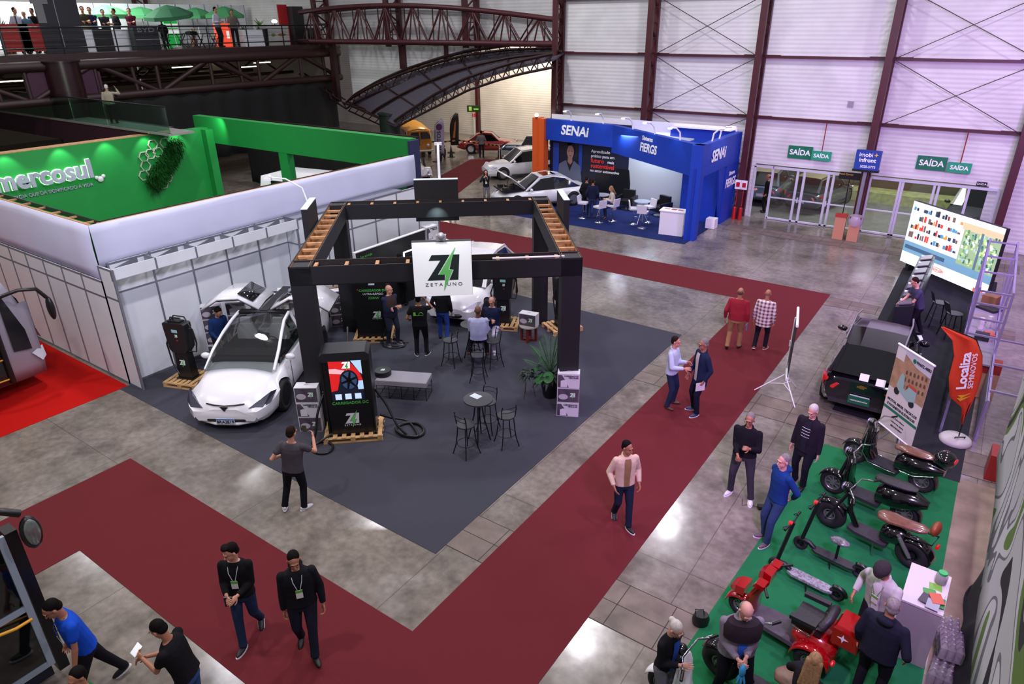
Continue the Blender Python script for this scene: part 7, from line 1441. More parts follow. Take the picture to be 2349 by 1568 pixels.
# water bottle packs and the black cloth heap
PLS = mat('clear_plastic_wrap', 'b4b4ae', .1, noise=.3, scale=12, alpha=.55)
for i, (x, y, z, lab) in enumerate(((1.02, 8.55, 0, 'wrapped pack of water bottles on the floor, nearest the lower picture edge'), (1.05, 9.0, 0, 'wrapped pack of water bottles in the middle of the row'), (1.02, 9.42, 0, 'wrapped pack of water bottles behind the promotion counter'), (1.04, 8.8, .3, 'wrapped water bottle pack lying on top of the others'))):
    t = thing('bottle_pack', (x, y, .012+z), R(4*i-5), lab, 'bottles', 'packs of water bottles')
    for a in (-1.5, -.5, .5, 1.5):
        for b_ in (-1, 0, 1): MB().lathe([(.04, 0), (.045, .02), (.045, .2), (.015, .26), (.015, .28)], (b_*.09, a*.09, 0), n=10).build('bottle', PLS, t)
    MB().bb((-.14, -.19, .01), (.14, .19, .2)).build('shrink_wrap', mat('shrink_wrap', 'a8a8a4', .1, alpha=.25), t)
HC = mat('black_cloth_heap', '0c0c0e', .95, noise=.3, scale=5)
mb = MB(); rows = 14; cols = 40; vs = []
for j in range(rows):
    for i in range(cols):
        u = i/(cols-1); v = j/(rows-1); y = 5.2+u*6.1; wdt = .10+.34*math.sin(math.pi*min(1, u*1.1))**.7+.08*math.sin(u*23)
        x = 1.44-wdt*(1-v); z = .02+(1.25)*v**1.6*(1-.35*u)+.05*math.sin(u*31+j)+.03*math.sin(u*57)
        vs.append((x, y, max(.012, z)))
mb.add(vs, [(j*cols+i, j*cols+i+1, (j+1)*cols+i+1, (j+1)*cols+i) for j in range(rows-1) for i in range(cols-1)], True)
o = mb.build('dark_drape', HC); o.modifiers.new('s', 'SOLIDIFY').thickness = .02; tag(o, 'heap of black cloth slumped under the big printed banner', 'cloth')
# big printed banner on the right
def banner_mat():
    m = bpy.data.materials.new('swirl_print_fabric'); m.use_nodes = True; nt = m.node_tree; b = nt.nodes['Principled BSDF']; b.inputs['Roughness'].default_value = .8
    tc = nt.nodes.new('ShaderNodeTexCoord'); n = nt.nodes.new('ShaderNodeTexNoise'); n.inputs['Scale'].default_value = .42; n.inputs['Detail'].default_value = .8; n.inputs['Distortion'].default_value = 1.8
    nt.links.new(tc.outputs['Object'], n.inputs['Vector']); r = nt.nodes.new('ShaderNodeValToRGB'); r.color_ramp.interpolation = 'CONSTANT'; e = r.color_ramp.elements
    e[0].color = (*srgb('1c1c1e'), 1); e[1].position = .38; e[1].color = (*srgb('b8b8ba'), 1)
    for p, c in ((.50, '6c6a72'), (.53, 'c4c4c6'), (.60, '5e7a38'), (.68, '2a2a2c'), (.72, 'b0b0b4')): x = e.new(p); x.color = (*srgb(c), 1)
    nt.links.new(n.outputs['Fac'], r.inputs[0]); nt.links.new(r.outputs[0], b.inputs['Base Color']); return m
mb = MB(); rows = 10; cols = 40; vs = []
for j in range(rows):
    for i in range(cols):
        u = i/(cols-1); v = j/(rows-1); y = 2.0+u*11.1; zb_ = 1.45-.38*u+.10*math.sin(u*7); z = zb_+(5.2-zb_)*v; vs.append((1.22+.05*math.sin(u*9+v*2)*(1-v)+.03*math.sin(v*7), y, z))
mb.add(vs, [(j*cols+i, j*cols+i+1, (j+1)*cols+i+1, (j+1)*cols+i) for j in range(rows-1) for i in range(cols-1)], True)
o = mb.build('printed_banner', banner_mat()); o.modifiers.new('s', 'SOLIDIFY').thickness = .01; tag(o, 'huge printed fabric banner with grey swirls and green patches along the right edge', 'banner')
o = MB().bb((-.2, -.25, 0), (.2, .25, .55)).build('red_case', mat('red_case', '8c1c18', .4)); o.location = (1.45, 14.4, .0); tag(o, 'red case on the floor behind the edge of the printed banner', 'case')
# small things on the floor
t = thing('power_supply', (*G(1748, 1166)[:2], .0), R(30), 'small black power box with wires lying by the man in the blue jacket', 'power box'); MB().bb((-.08, -.05, 0), (.08, .05, .07)).build('case_body', BLACK, t); MB().tube([(-.08, 0, .03), (-.2, .1, .01), (-.35, .05, .01), (-.3, .25, .01)], .005, 5).build('wire', BLACK, t)
t = thing('black_bag', (*G(1606, 1430)[:2], .012), R(30), 'small black bag on the green carpet edge beside the woman with the bun', 'bag'); MB().loft([[(x*k, y*k, z) for x, y in disc(0, 0, .13, .10, 12)] for z, k in ((0, .9), (.1, 1), (.18, .8))]).build('bag_body', BLACK, t); MB().tube([(-.08, 0, .17), (-.1, 0, .27), (.02, 0, .27), (.04, 0, .17)], .008).build('bag_handle', BLACK, t)
# ------------------------------------------------------------------ annex details
def feather(loc, rz, lab, m, h=3.0, txt=None):
    t = thing('feather_flag', (loc[0], loc[1], 0), rz, lab, 'flag', 'feather flags in the annex')
    rows = [[Vector((-.3*w+.6*w*k/4+c, .02*math.sin(k+i), .5+i*.35)) for k in range(5)] for i, (w, c) in enumerate(((.9, 0), (1, 0), (1, 0), (1, .02), (.95, .05), (.8, .1), (.4, .2)))]
    quadmesh('flag_cloth', m, rows, t, .01); MB().tube([(-.27, .02, 0), (-.3, .02, 1.5), (-.22, .02, 2.3), (.2, .02, 2.65)], .015).build('flag_pole', BLACK, t); MB().cyl((-.27, 0, 0), (-.27, 0, .05), .25, n=16).build('base', DKG, t)
    if txt: text(txt, .34, KTXT, t, frame((0, -.03, 1.3), (0, 0, 1), (-1, 0, 0)), bold=.02); MB().cyl((.02, -.02, 2.15), (.02, -.035, 2.15), .2, n=16).build('flag_emblem', mat('flag_purple', '6a2c6a', .5), t)
feather((-29.6, 34.3), R(35), 'white feather flag with dark vertical lettering in front of the yellow bus', mat('flag_lilac_white', 'b8acc4', .6), txt='MOTOS')
feather((-30.9, 37.4), R(30), 'black feather flag with an orange streak beside the yellow bus', mat('flag_black', '191512', .6)); MB().poly([(-.1, 0), (.05, 0), (.16, 1.1), (.06, 1.0)], 0, .005).build('flag_streak', mat('flag_orange', 'b86a2c', .6), bpy.data.objects['feather_flag.001'], frame((0, -.04, 1.0), (1, 0, 0)))
t = thing('exit_sign', (-31.8, 40.8, 0), R(25), 'black and yellow-green running man sign on a post in the annex', 'sign'); MB().cyl((0, 0, 0), (0, 0, 2.3), .025).build('post', WHITE, t); MB().bb((-.5, -.02, 2.3), (.5, .02, 2.75)).build('sign_panel', mat('sign_black_green', '1c3c1c', .5), t); MB().bb((-.35, -.03, 2.38), (-.15, -.02, 2.66)).beam((.0, -.03, 2.5), (.35, -.03, 2.5), .02, .08).build('sign_symbol', mat('sign_lime', '9cc85a', .5, emit=.2), t)
MB().bb((-.12, -.02, 1.95), (.12, .02, 2.2)).build('small_sign', mat('fire_red', 'b01c1c', .3), t)
HZ = mat('hazard_tape_yellow', 'b8963a', .5)
tp_ = [(-35.5, 33.0, .95), (-31.2, 36.6, .8), (-30.6, 37.4, .85), (-28.2, 37.6, .75), (-27.0, 37.3, .8)]
mb = MB(); mk = MB()
for p, q in zip(tp_, tp_[1:]):
    p = Vector(p); q = Vector(q); n = max(2, int((q-p).length/.2))
    for i in range(n): (mb if i % 2 else mk).beam(p.lerp(q, i/n), p.lerp(q, (i+1)/n), .01, .09)
t = thing('hazard_tape', (0, 0, 0), 0, 'yellow and black hazard tape strung in front of the classic cars', 'tape'); mb.build('yellow_band', HZ, t); mk.build('black_band', BLACK, t)
for i, (x, y, lab) in enumerate(((-30.0, 35.9, 'traffic cone by the motorcycle in the annex'), (-28.6, 31.6, 'traffic cone near the pale rounded classic'), (-27.0, 37.25, 'traffic cone in front of the red coupe'), (-35.5, 33.0, 'traffic cone at the end of the tape by the round column'))):
    t = thing('traffic_cone', (x, y, 0), 0, lab, 'cone', 'traffic cones in the annex'); MB().bb((-.18, -.18, 0), (.18, .18, .03)).build('base', BLACK, t); MB().cyl((0, 0, .03), (0, 0, .75), .13, .025, 14).build('cone_body', mat('cone_dark', '2c2620', .6), t); MB().cyl((0, 0, .28), (0, 0, .42), .09, .068, 14).build('cone_band', HZ, t)
tag(MB().cyl((-27.0, 37.25, .8), (-25.3, 34.9, .3), .025, n=6).build('barrier_pole', mat('pale_pole', 'a89a84', .5)), 'pale slanting pole leaning in front of the red coupe', 'pole')
# motorcycle in the annex, dark
t = thing('motorcycle', (-29.9, 34.9, 0), R(-60), 'dark motorcycle parked by the white feather flag', 'motorcycle')
for x in (-.65, .65): MB().tube([(x+.27*math.cos(a), 0, .32+.27*math.sin(a)) for a in [i*math.pi/8 for i in range(16)]], .06, 8, True).cyl((x, -.03, .32), (x, .03, .32), .1).build('wheel', RUBBER, t)
MB().ell((.1, 0, .8), (.32, .14, .14)).ell((0, 0, .45), (.25, .15, .2)).cap((.65, 0, .35), (.42, 0, 1.0), .04, .04).build('body', BLACK, t); MB().ell((-.35, 0, .78), (.35, .12, .07)).build('seat', DKG, t); MB().tube([(.45, -.35, 1.08), (.42, 0, 1.0), (.45, .35, 1.08)], .018).build('handlebar', CHROME, t)
# ------------------------------------------------------------------ electric scooters. local: +X forward
SB = mat('gloss_black_paint', '08080a', .12, coat=1); SR = mat('gloss_red_paint', '9c0810', .12, coat=1, metal=.2)
SEATB = mat('brown_seat_in_film', '6a4434', .28, noise=.25, scale=14, coat=.7); SEATK = mat('black_seat', '1c1b1e', .5, bump=.3, scale=30); BRN = mat('brown_pad', '7a3c1c', .45)
SPK = mat('wheel_silver', '8c9088', .3, .7)
def swheel(parent, x, r, w, y=0, rim=None, ns=8, steer=0):
    M = T(x, y, r)@RZ(steer)@Matrix.Rotation(-math.pi/2, 4, 'X')
    o = MB().tube([((r-w*.45)*math.cos(a), (r-w*.45)*math.sin(a), 0) for a in [i*math.pi/14 for i in range(28)]], w*.48, 10, True).build('wheel', RUBBER, parent, M)
    q = MB().lathe([(r-w*.8, -w*.28), (r-w*.8, w*.28), (r-w*.95, w*.28), (r-w*.95, -w*.28)], n=28).cyl((0, 0, -w*.35), (0, 0, w*.35), r*.2, n=14)
    for i in range(ns): a = 2*math.pi*i/ns; q.beam((r*.15*math.cos(a), r*.15*math.sin(a), 0), ((r-w*.9)*math.cos(a+.15), (r-w*.9)*math.sin(a+.15), 0), .022, .03)
    q.build('rim', rim or SPK, o); return o
def fender(parent, x, r, w, a0, a1, m, y=0, name='fender', R_=None):
    R_ = R_ or r+.045; rows = []
    for i in range(11):
        a = R(a0+(a1-a0)*i/10); rows.append([Vector((x+(R_-.02*abs(k)**2)*math.cos(a), y+k*w, r+(R_-.045*abs(k)**2.)*math.sin(a))) for k in (-1, -.6, 0, .6, 1)])
    return quadmesh(name, m, rows, parent, .012)
def bars(parent, x, z, w=.34, back=.12, m=CHROME, mirrors=True, head=True, hm=None):
    MB().tube([(x-back, -w, z+.02), (x-.02, -w*.55, z+.06), (x, 0, z), (x-.02, w*.55, z+.06), (x-back, w, z+.02)], .014).build('handlebar', m, parent)
    for s_ in (-1, 1):
        MB().cyl((x-back+.01, s_*(w-.02), z+.025), (x-back-.04, s_*(w+.11), z+.01), .02, n=8).build('grip', BLACK, parent)
        MB().tube([(x-back+.06, s_*w*.95, z+.0), (x-back+.02, s_*(w+.08), z-.01)], .006).build('brake_lever', m, parent)
    if head: MB().ell((x+.09, 0, z-.06), (.08, .09, .09), 14, 9).build('headlamp', hm or SB, parent); MB().ell((x+.145, 0, z-.06), (.04, .075, .075), 12, 7).build('headlamp_glass', mat('purple_chrome_lamp', 'b0a0c8', .1, .8), parent)
def vespa(loc, rz, lab, seatm, box=True, trim=True, z=.012, rack=None):
    t = thing('electric_scooter', (loc[0], loc[1], z), rz, lab, 'scooter', None); r = .24
    swheel(t, .66, r, .11); swheel(t, -.60, r, .12)
    fender(t, .66, r, .10, 20, 160, SB); MB().cap((.60, 0, .35), (.47, 0, .95), .035, .035).build('fork', BLACK, t)
    MB().loft([[(x-.04*(1-(y/.24)**2)*-1, y*w, z_) for y in (-.24, -.15, 0, .15, .24)]+[(x-.06, y*w*.8, z_) for y in (.2, 0, -.2)] for x, z_, w in ((.34, .30, .7), (.42, .42, 1.0), (.44, .65, 1.0), (.44, .85, .75), (.46, .98, .4))]).build('leg_shield', SB, t)
    MB().loft([[(x, y*w, z_) for y, z_ in ((-.16, .20), (.16, .20), (.17, .27), (-.17, .27))] for x, w in ((.40, .8), (.2, 1), (-.12, 1), (-.2, 1))], smooth=False).build('floorboard', DKG, t)
    MB().loft([ring(Vector((x, 0, zc)), ry, rz_, Matrix(((0, 0, 1), (1, 0, 0), (0, 1, 0))), 16) for x, ry, rz_, zc in ((-.10, .13, .16, .42), (-.22, .19, .22, .48), (-.45, .22, .22, .50), (-.70, .18, .17, .55), (-.92, .07, .07, .58))]).build('rear_body', SB, t)
    MB().loft([ring(Vector((x, 0, zc)), ry, rz_, Matrix(((0, 0, 1), (1, 0, 0), (0, 1, 0))), 14) for x, ry, rz_, zc in ((-.02, .06, .03, .73), (-.06, .12, .05, .735), (-.3, .145, .06, .75), (-.55, .13, .055, .77), (-.70, .06, .03, .775))]).build('seat', seatm, t)
    bars(t, .40, 1.06)
    if trim:
        for s_ in (-1, 1): MB().tube([(.44, s_*.245, .9), (.45, s_*.25, .45), (.33, s_*.2, .26), (0, s_*.18, .235), (-.18, s_*.18, .25)], .010).tube([(-.25, s_*.20, .36), (-.5, s_*.225, .38), (-.8, s_*.16, .5)], .008).build('chrome_trim', CHROME, t)
    if box: MB().ell((-.86, 0, .86), (.19, .19, .15), 18, 10).build('top_case', SB, t); MB().ell((-1.03, 0, .89), (.03, .09, .045), 12, 6).build('tail_light', mat('red_tail_lamp', '8c1014', .2), t); MB().tube([(-.65, -.12, .70), (-.95, -.14, .70), (-.95, .14, .70), (-.65, .12, .70)], .010).build('rack', CHROME, t)
    fender(t, -.60, r, .09, 60, 195, SB, name='rear_fender'); return t
def chopper(loc, rz, lab, seatm, padm=None, fat=.2, z=.012, round_seat=False):
    t = thing('electric_scooter', (loc[0], loc[1], z), rz, lab, 'scooter', None); r = .27
    swheel(t, .70, r, fat, ns=6); swheel(t, -.66, r, fat, ns=6, rim=BLACKM)
    fender(t, .70, r, fat*.55, 35, 150, SB); fender(t, -.66, r, fat*.6, 40, 170, SB, name='rear_fender')
    for s_ in (-1, 1): MB().cyl((.70, s_*fat*.7, r), (.48, s_*.07, .85), .022, n=8).build('fork', BLACKM, t); MB().cyl((-.66, s_*fat*.75, r), (-.42, s_*fat*.7, .58), .03, n=8).tube([(-.66+.24*k/9, s_*fat*.74+.0, r+.31*k/9) for k in range(1, 9)], .036).build('shock_spring', SPK, t)
    MB().tube([(.46, 0, .82), (.40, 0, .5), (.25, 0, .26)], .05).build('down_tube', SB, t)
    MB().loft([[(x, y*w, z_) for y, z_ in ((-.15, .20), (.15, .20), (.16, .26), (-.16, .26))] for x, w in ((.36, .7), (.22, 1), (-.2, 1), (-.28, .8))], smooth=False).build('floorboard', mat('floor_rubber', '2e2c30', .8), t)
    MB().loft([ring(Vector((x, 0, zc)), ry, rz_, Matrix(((0, 0, 1), (1, 0, 0), (0, 1, 0))), 14) for x, ry, rz_, zc in ((-.14, .10, .14, .40), (-.24, .15, .19, .44), (-.42, .15, .17, .48), (-.5, .1, .1, .52))]).build('battery_box', SB, t)
    MB().loft([ring(Vector((x, 0, zc)), ry, rz_, Matrix(((0, 0, 1), (1, 0, 0), (0, 1, 0))), 14) for x, ry, rz_, zc in ((-.02, .05, .03, .72), (-.07, .14, .06, .72), (-.25, .17, .07, .73), (-.45, .13, .06, .75), (-.68, .13, .06, .78), (-.78, .06, .03, .79))]).build('seat', seatm, t)
    if padm: MB().ell((-.86, 0, .90), (.07, .15, .12), 14, 9).build('back_pad', padm, t)
    MB().tube([(-.5, -.14, .62), (-.9, -.15, .68), (-.9, .15, .68), (-.5, .14, .62)], .012).build('rack', BLACKM, t); MB().cyl((-.95, -.04, .6), (-.95, .04, .6), .03).build('tail_light', mat('red_tail_lamp', '8c1014', .2), t)
    bars(t, .44, .98, .38, .18); MB().tube([(-.1, .14, .2), (-.14, .2, .0)], .012).build('kick_stand', CHROME, t); return t
sc0 = R(168)
vespa(((-1.1+.52)/2-.02, 13.18), R(164), 'glossy black retro electric scooter with brown wrapped seat and top case, under the banner', SEATB)
vespa((-.45, 11.9), R(168), 'glossy black electric scooter with black seat in the middle of the row', SEATK, box=False, trim=False)
chopper((-.25, 10.85), R(166), 'black fat-tyre electric scooter with brown wrapped seat and brown back pad', SEATB, BRN)
def kick(loc, rz, lab, film=False, seat=False):
    t = thing('kick_scooter', (loc[0], loc[1], .012), rz, lab, 'kick scooter', 'folding electric kick scooters'); r = .12
    swheel(t, .48, r, .07, rim=BLACKM, ns=5); swheel(t, -.48, r, .07, rim=BLACKM, ns=5)
    MB().cyl((.48, 0, .14), (.34, 0, 1.05), .032, n=10).build('stem', BLACKM, t); MB().tube([(.44, 0, .2), (.34, 0, .2), (.25, 0, .14)], .04).build('neck', BLACKM, t)
    MB().loft([[(x, y*w, z_) for y, z_ in ((-.09, .11), (.09, .11), (.09, .15), (-.09, .15))] for x, w in ((.28, .5), (.2, 1), (-.32, 1), (-.42, .6))], smooth=False).build('deck', mat('deck_film', '8a8a90', .2, noise=.5, scale=30) if film else mat('deck_dark', '26262a', .6), t)
    fender(t, -.48, r, .045, 60, 170, BLACK); MB().tube([(.36, -.27, 1.06), (.34, 0, 1.05), (.36, .27, 1.06)], .013).build('handlebar', BLACKM, t)
    for s_ in (-1, 1): MB().cyl((.36, s_*.18, 1.06), (.36, s_*.29, 1.06), .02).build('grip', BLACK, t); MB().tube([(.38, s_*.16, 1.05), (.42, s_*.2, 1.03), (.40, s_*.26, 1.03)], .006).build('brake_lever', BLACKM, t)
    MB().box((.36, .08, 1.07), (.05, .05, .04)).build('display', mat('red_led', 'c02020', .3, emit=.8), t); MB().tube([(-.05, .08, .12), (-.08, .14, .0)], .01).build('kick_stand', BLACKM, t)
    if seat: MB().ell((-.1, 0, .5), (.16, .10, .045), 16, 8).build('seat', mat('seat_in_film', '6a6a6e', .25, noise=.6, scale=14), t); MB().cyl((-.1, 0, .14), (-.1, 0, .48), .022).build('seat_post', BLACKM, t)
    return t
kick((-.72, 10.05), R(170), 'black electric kick scooter with a film-wrapped saddle in front of the fat-tyre scooter', seat=True)
kick((-.92, 9.32), R(172), 'black electric kick scooter with shiny film over its deck behind the red tricycle', film=True)
# red tricycle with roof box
t = thing('electric_tricycle', (-.86, 8.05, .012), R(172), 'shiny red electric mobility tricycle with black armchair seat and red top box', 'tricycle')
swheel(t, .72, .19, .10, ns=10)
for s_ in (-1, 1): swheel(t, -.42, .21, .13, y=s_*.32, ns=10); fender(t, -.42, .21, .11, 0, 175, SR, y=s_*.30, R_=.28, name='rear_fender')
fender(t, .72, .19, .10, 10, 170, SR); MB().loft([[(x, y*w, z_) for y in (-.2, -.12, 0, .12, .2)]+[(x-.12*q_, y*w*.8, z_) for y in (.15, -.15)] for x, z_, w, q_ in ((.52, .28, .8, .4), (.60, .45, 1.1, 1), (.56, .68, 1.15, 1), (.48, .86, .8, 1), (.44, .94, .5, .8))]).build('front_cowl', SR, t)
MB().loft([[(x, y*w, z_) for y, z_ in ((-.14, .50), (.14, .50), (.13, .50+h_), (-.13, .50+h_))] for x, w, h_ in ((.66, 1, .14), (.80, .95, .11), (.88, .7, .05))], smooth=False).build('front_lamp_hood', SR, t); MB().loft([[(x, y*w, z_) for y, z_ in ((-.12, .92), (.12, .92), (.10, .92+h_), (-.10, .92+h_))] for x, w, h_ in ((.52, .7, .10), (.45, 1, .16), (.34, 1, .13))], smooth=False).build('dash_cowl', SR, t); 
for s_ in (-1, 1): MB().loft([[(x, s_*(.17+y*.16), z_) for x, z_ in ((.50, .94), (.36, .95), (.34, 1.0+.01), (.46, 1.02))] for y in (0, .5, 1)], smooth=False).build('hand_guard', SR, t); MB().cyl((.36, s_*.26, .98), (.24, s_*.42, .97), .02).build('grip', BLACK, t)
MB().loft([[(x, y*w, z_) for y, z_ in ((-.2, .16), (.2, .16), (.2, .23), (-.2, .23))] for x, w in ((.5, .8), (.3, 1), (-.1, 1.1), (-.2, 1.2))], smooth=False).build('floorboard', mat('grey_mat', '4a464a', .8, noise=.2, scale=12), t)
MB().loft([[(x, y, z_) for y, z_ in ((-w, .22), (w, .22), (w, h), (-w, h))] for x, w, h in ((-.10, .2, .45), (-.2, .25, .5), (-.6, .25, .5), (-.68, .2, .42))]).build('rear_body', SR, t)
MB().box((-.26, 0, .60), (.4, .38, .12)).build('seat', SEATK, t); MB().tube([(-.44, -.2, .72), (-.50, -.12, .86), (-.50, .12, .86), (-.44, .2, .72)], .065).build('backrest', SEATK, t)
for s_ in (-1, 1): MB().beam((-.05, s_*.26, .74), (-.4, s_*.26, .76), .08, .06).build('armrest', SEATK, t); MB().tube([(-.1, s_*.26, .58), (-.35, s_*.27, .56), (-.4, s_*.26, .74)], .014).build('armrest_bracket', CHROME, t)
MB().loft([[(x, y, z_) for x, y in ((-.58-k, -.2+k), (-.58-k, .2-k), (-.92+k, .2-k), (-.92+k, -.2+k))] for z_, k in ((.55, .03), (.60, 0), (.85, 0), (.90, .03))], smooth=False).build('top_box', SR, t)
MB().poly([(0, .07), (.015, .015), (.07, 0), (.015, -.015), (0, -.07), (-.015, -.015), (-.07, 0), (-.015, .015)], 0, .003).build('star_mark', LG, t, T(-.72, .203, .74)@Matrix.Rotation(-math.pi/2, 4, 'X'))
for s_ in (-1, 1): MB().ell((-.70, s_*.32, .38), (.03, .06, .03)).build('tail_light', mat('red_tail_lamp', '8c1014', .2), t)
# two black scooters at the bottom
chopper((-.78, 6.8), R(168), 'black fat-tyre scooter with long brown seat behind the man in the fleece', mat('tan_seat', '7a5c4c', .4), BRN)
t = vespa((-1.30, 6.1), R(172), 'white and black scooter front with purple handlebar at the bottom edge', SEATK, box=False, trim=False)
for ch in t.children:
    if ch.name.startswith(('leg_shield', 'fender')): ch.data.materials.clear(); ch.data.materials.append(WHITE)
# ------------------------------------------------------------------ mezzanine fittings
def MZP(px, back=1.6): d = G(px, 60, 7.0); k = (MX-back)/d.x; return Vector((d.x*k, d.y*k, MZ))
t = thing('mezzanine_railing', (MX+.05, 0, MZ), 0, 'long dark railing with round rails along the mezzanine edge', 'railing')
rl = MB()
for z, r_ in ((1.12, .04), (.25, .03), (.95, .012), (.6, .008)): rl.cyl((0, -2, z), (0, 33, z), r_, n=8)
rl.build('rail', BLACKM, t)
for i in range(14): y = -1+i*2.5; MB().beam((0, y, 0), (0, y, 1.1), .05, .05).build('post', BLACKM, t)
UG = [mat('parasol_green', '3f8a56', .7), mat('parasol_green_dark', '1f5c3a', .7)]
def parasol(p, s, lab, m, tilt=0, h=1.8):
    t = thing('parasol', p, 0, lab, 'parasol', 'green parasols on the mezzanine'); t.rotation_euler = (tilt, 0, .4)
    n = 8; rim = [(s*math.cos(2*math.pi*i/n), s*math.sin(2*math.pi*i/n), h-.1) for i in range(n)]; mid = [(x*.5, y*.5, h+.22) for x, y, _ in rim]; low = [(x*1.0, y*1.0, h-.28) for x, y, _ in rim]
    MB().add([(0, 0, h+.38)]+mid+rim+low, [(0, 1+i, 1+(i+1) % n) for i in range(n)]+[(1+i, 1+n+i, 1+n+(i+1) % n, 1+(i+1) % n) for i in range(n)]+[(1+n+i, 1+2*n+i, 1+2*n+(i+1) % n, 1+n+(i+1) % n) for i in range(n)]).build('canopy', m, t)
    MB().cyl((0, 0, 0), (0, 0, h+.4), .025).build('pole', WHITE, t); MB().cyl((0, 0, 0), (0, 0, .1), .25, n=16).build('base', mat('white_base', 'b8b4b0', .5), t)
for px, bk, s, k, lab in ((253, 3.4, 1.15, 0, 'leftmost green parasol, over the men in dark clothes'), (330, 6.0, 1.2, 0, 'second green parasol from the left on the mezzanine'), (398, 1.5, 1.25, 1, 'dark tilted green parasol, nearest to the railing'), (455, 6.0, 1.1, 0, 'green parasol between the dark tilted one and the rightmost'), (520, 2.6, 1.1, 0, 'rightmost green parasol, over the waiter')):
    parasol(MZP(px, bk), s, lab, UG[k], .14 if k else 0)
def box_thing(name, p, rz, d, m, lab, cat, grp=None, z0=0, pname='panel', extra=None):
    t = thing(name, p, rz, lab, cat, grp); MB().bb((-d[0]/2, -d[1]/2, z0), (d[0]/2, d[1]/2, z0+d[2])).build(pname, m, t)
    if extra: extra(t)
    return t
F0 = R(90)
RP_ = mat('red_panel_fabric', '8a1c18', .7)
box_thing('red_partition', MZP(30, .8), F0, (1.15, .06, 1.15), RP_, 'left red fabric partition behind the railing', 'partition', 'red partitions', .12, extra=lambda t: MB().bb((-.6, -.04, 0), (-.55, .04, 1.6)).build('post', BLACK, t))
box_thing('red_partition', MZP(72, .8), F0, (1.15, .06, 1.15), RP_, 'right red fabric partition behind the railing', 'partition', 'red partitions', .12, extra=lambda t: MB().bb((-.6, -.04, 0), (-.55, .04, 1.6)).build('post', BLACK, t))
box_thing('black_partition', MZP(140, .8), F0, (1.9, .08, 2.7), mat('charcoal_partition', '1a1820', .6), 'tall black partition with a grey figure-shaped cut-out on the mezzanine', 'partition', extra=lambda t: (MB().bb((-1.1, -.07, 2.1), (-.35, -.05, 2.65)).bb((-.95, -.08, 1.3), (-.6, -.06, 2.1)).build('grey_cutout', mat('cutout_grey', '6a6a6e', .6), t), MB().bb((-.1, -.06, .2), (-.07, -.045, 2.68)).build('seam', ALU, t)))
box_thing('white_counter', MZP(200, 1.4), F0, (.8, .5, 1.0), PANEL, 'pale counter on the mezzanine left of the black draped table', 'counter', 'pale counters on the mezzanine'); box_thing('white_counter', MZP(255, 1.4), F0, (1.1, .5, 1.0), PANEL, 'pale counter on the mezzanine below the two facing men', 'counter', 'pale counters on the mezzanine')
box_thing('white_counter', MZP(290, 1.5), F0, (.5, .5, 1.0), PANEL, 'narrow pale counter below the man in wine red', 'counter', 'pale counters on the mezzanine'); box_thing('draped_table', MZP(226, 1.3), F0, (.9, .5, 1.05), BLACK, 'black draped table between two pale counters', 'table')
box_thing('black_stand', MZP(326, .7), F0, (1.3, .5, 1.15), mat('stand_black', '17161c', .5), 'black car-brand stand with silver lettering at the railing', 'stand', extra=lambda t: (text('BYD', .28, ALU, t, frame((0, -.26, .95), (1, 0, 0)), sx=1.8), MB().bb((-.62, -.27, .5), (.62, -.25, .53)).build('silver_line', ALU, t)))
box_thing('green_totem', MZP(389, 3.0), F0, (.8, .3, 2.0), mat('lit_green_totem', '1c9c44', .4, emit=.6), 'lit green display totem under the dark tilted parasol', 'totem', extra=lambda t: (MB().bb((-.4, -.16, 1.05), (.4, -.151, 1.25)).bb((-.4, -.16, .75), (.4, -.151, .98)).build('white_lines', mat('totem_white', 'dfe8e0', .4, emit=.6), t), MB().poly(disc(0, 1.75, .2, .22, 7), 0, .01).build('totem_shape', mat('totem_white', 'dfe8e0', .4, emit=.6), t, frame((0, -.155, 0), (1, 0, 0)))))
box_thing('red_totem', MZP(508, 1.9), F0, (.75, .5, 1.25), mat('lit_orange_red', 'd84830', .4, emit=.9), 'glowing orange-red fridge behind the waiter', 'fridge', extra=lambda t: MB().bb((.08, -.27, .45), (.25, -.25, .85)).build('white_lines', mat('totem_white', 'dfe8e0', .4, emit=.6), t))
def trestle(p, lab, grp, s=1.0):
    t = thing('folding_table', p, F0, lab, 'table', grp); MB().bb((-.45*s, -.35, .7), (.45*s, .35, .74)).build('top', BLACKM, t)
    for x in (-.4, .4): MB().beam((x*s, -.3, 0), (x*s, .3, .7), .03, .03).beam((x*s, .3, 0), (x*s, -.3, .7), .03, .03).build('cross_leg', BLACKM, t)
def fchair(p, rz, lab, grp):
    t = thing('folding_chair', p, rz, lab, 'chair', grp); MB().bb((-.2, -.2, .42), (.2, .2, .45)).build('seat', BLACKM, t)
    for x in (-.19, .19): MB().beam((x, -.25, 0), (x, .18, .45), .025, .025).beam((x, .25, 0), (x, -.28, .85), .025, .025).build('cross_leg', BLACKM, t)
    MB().bb((-.2, -.3, .65), (.2, -.27, .85)).build('backrest', BLACKM, t)
for px, lab in ((392, 'folding table under the dark tilted parasol'), (470, 'folding table left of the waiter'), (420, 'folding table in the middle of the mezzanine cafe')): trestle(MZP(px, 1.8 if px != 420 else 3.5), lab, 'black folding tables')
for px, bk, rz, lab in ((372, 1.6, 0, 'folding chair left of the table under the dark parasol'), (412, 1.7, 2.5, 'folding chair right of the table under the dark parasol'), (448, 1.6, .4, 'folding chair left of the table near the waiter'), (490, 2.0, 3.0, 'folding chair right of the table near the waiter'), (432, 3.0, 1.2, 'folding chair further back in the mezzanine cafe')): fchair(MZP(px, bk), rz, lab, 'black folding chairs on the mezzanine')
rnd = random.Random(9)
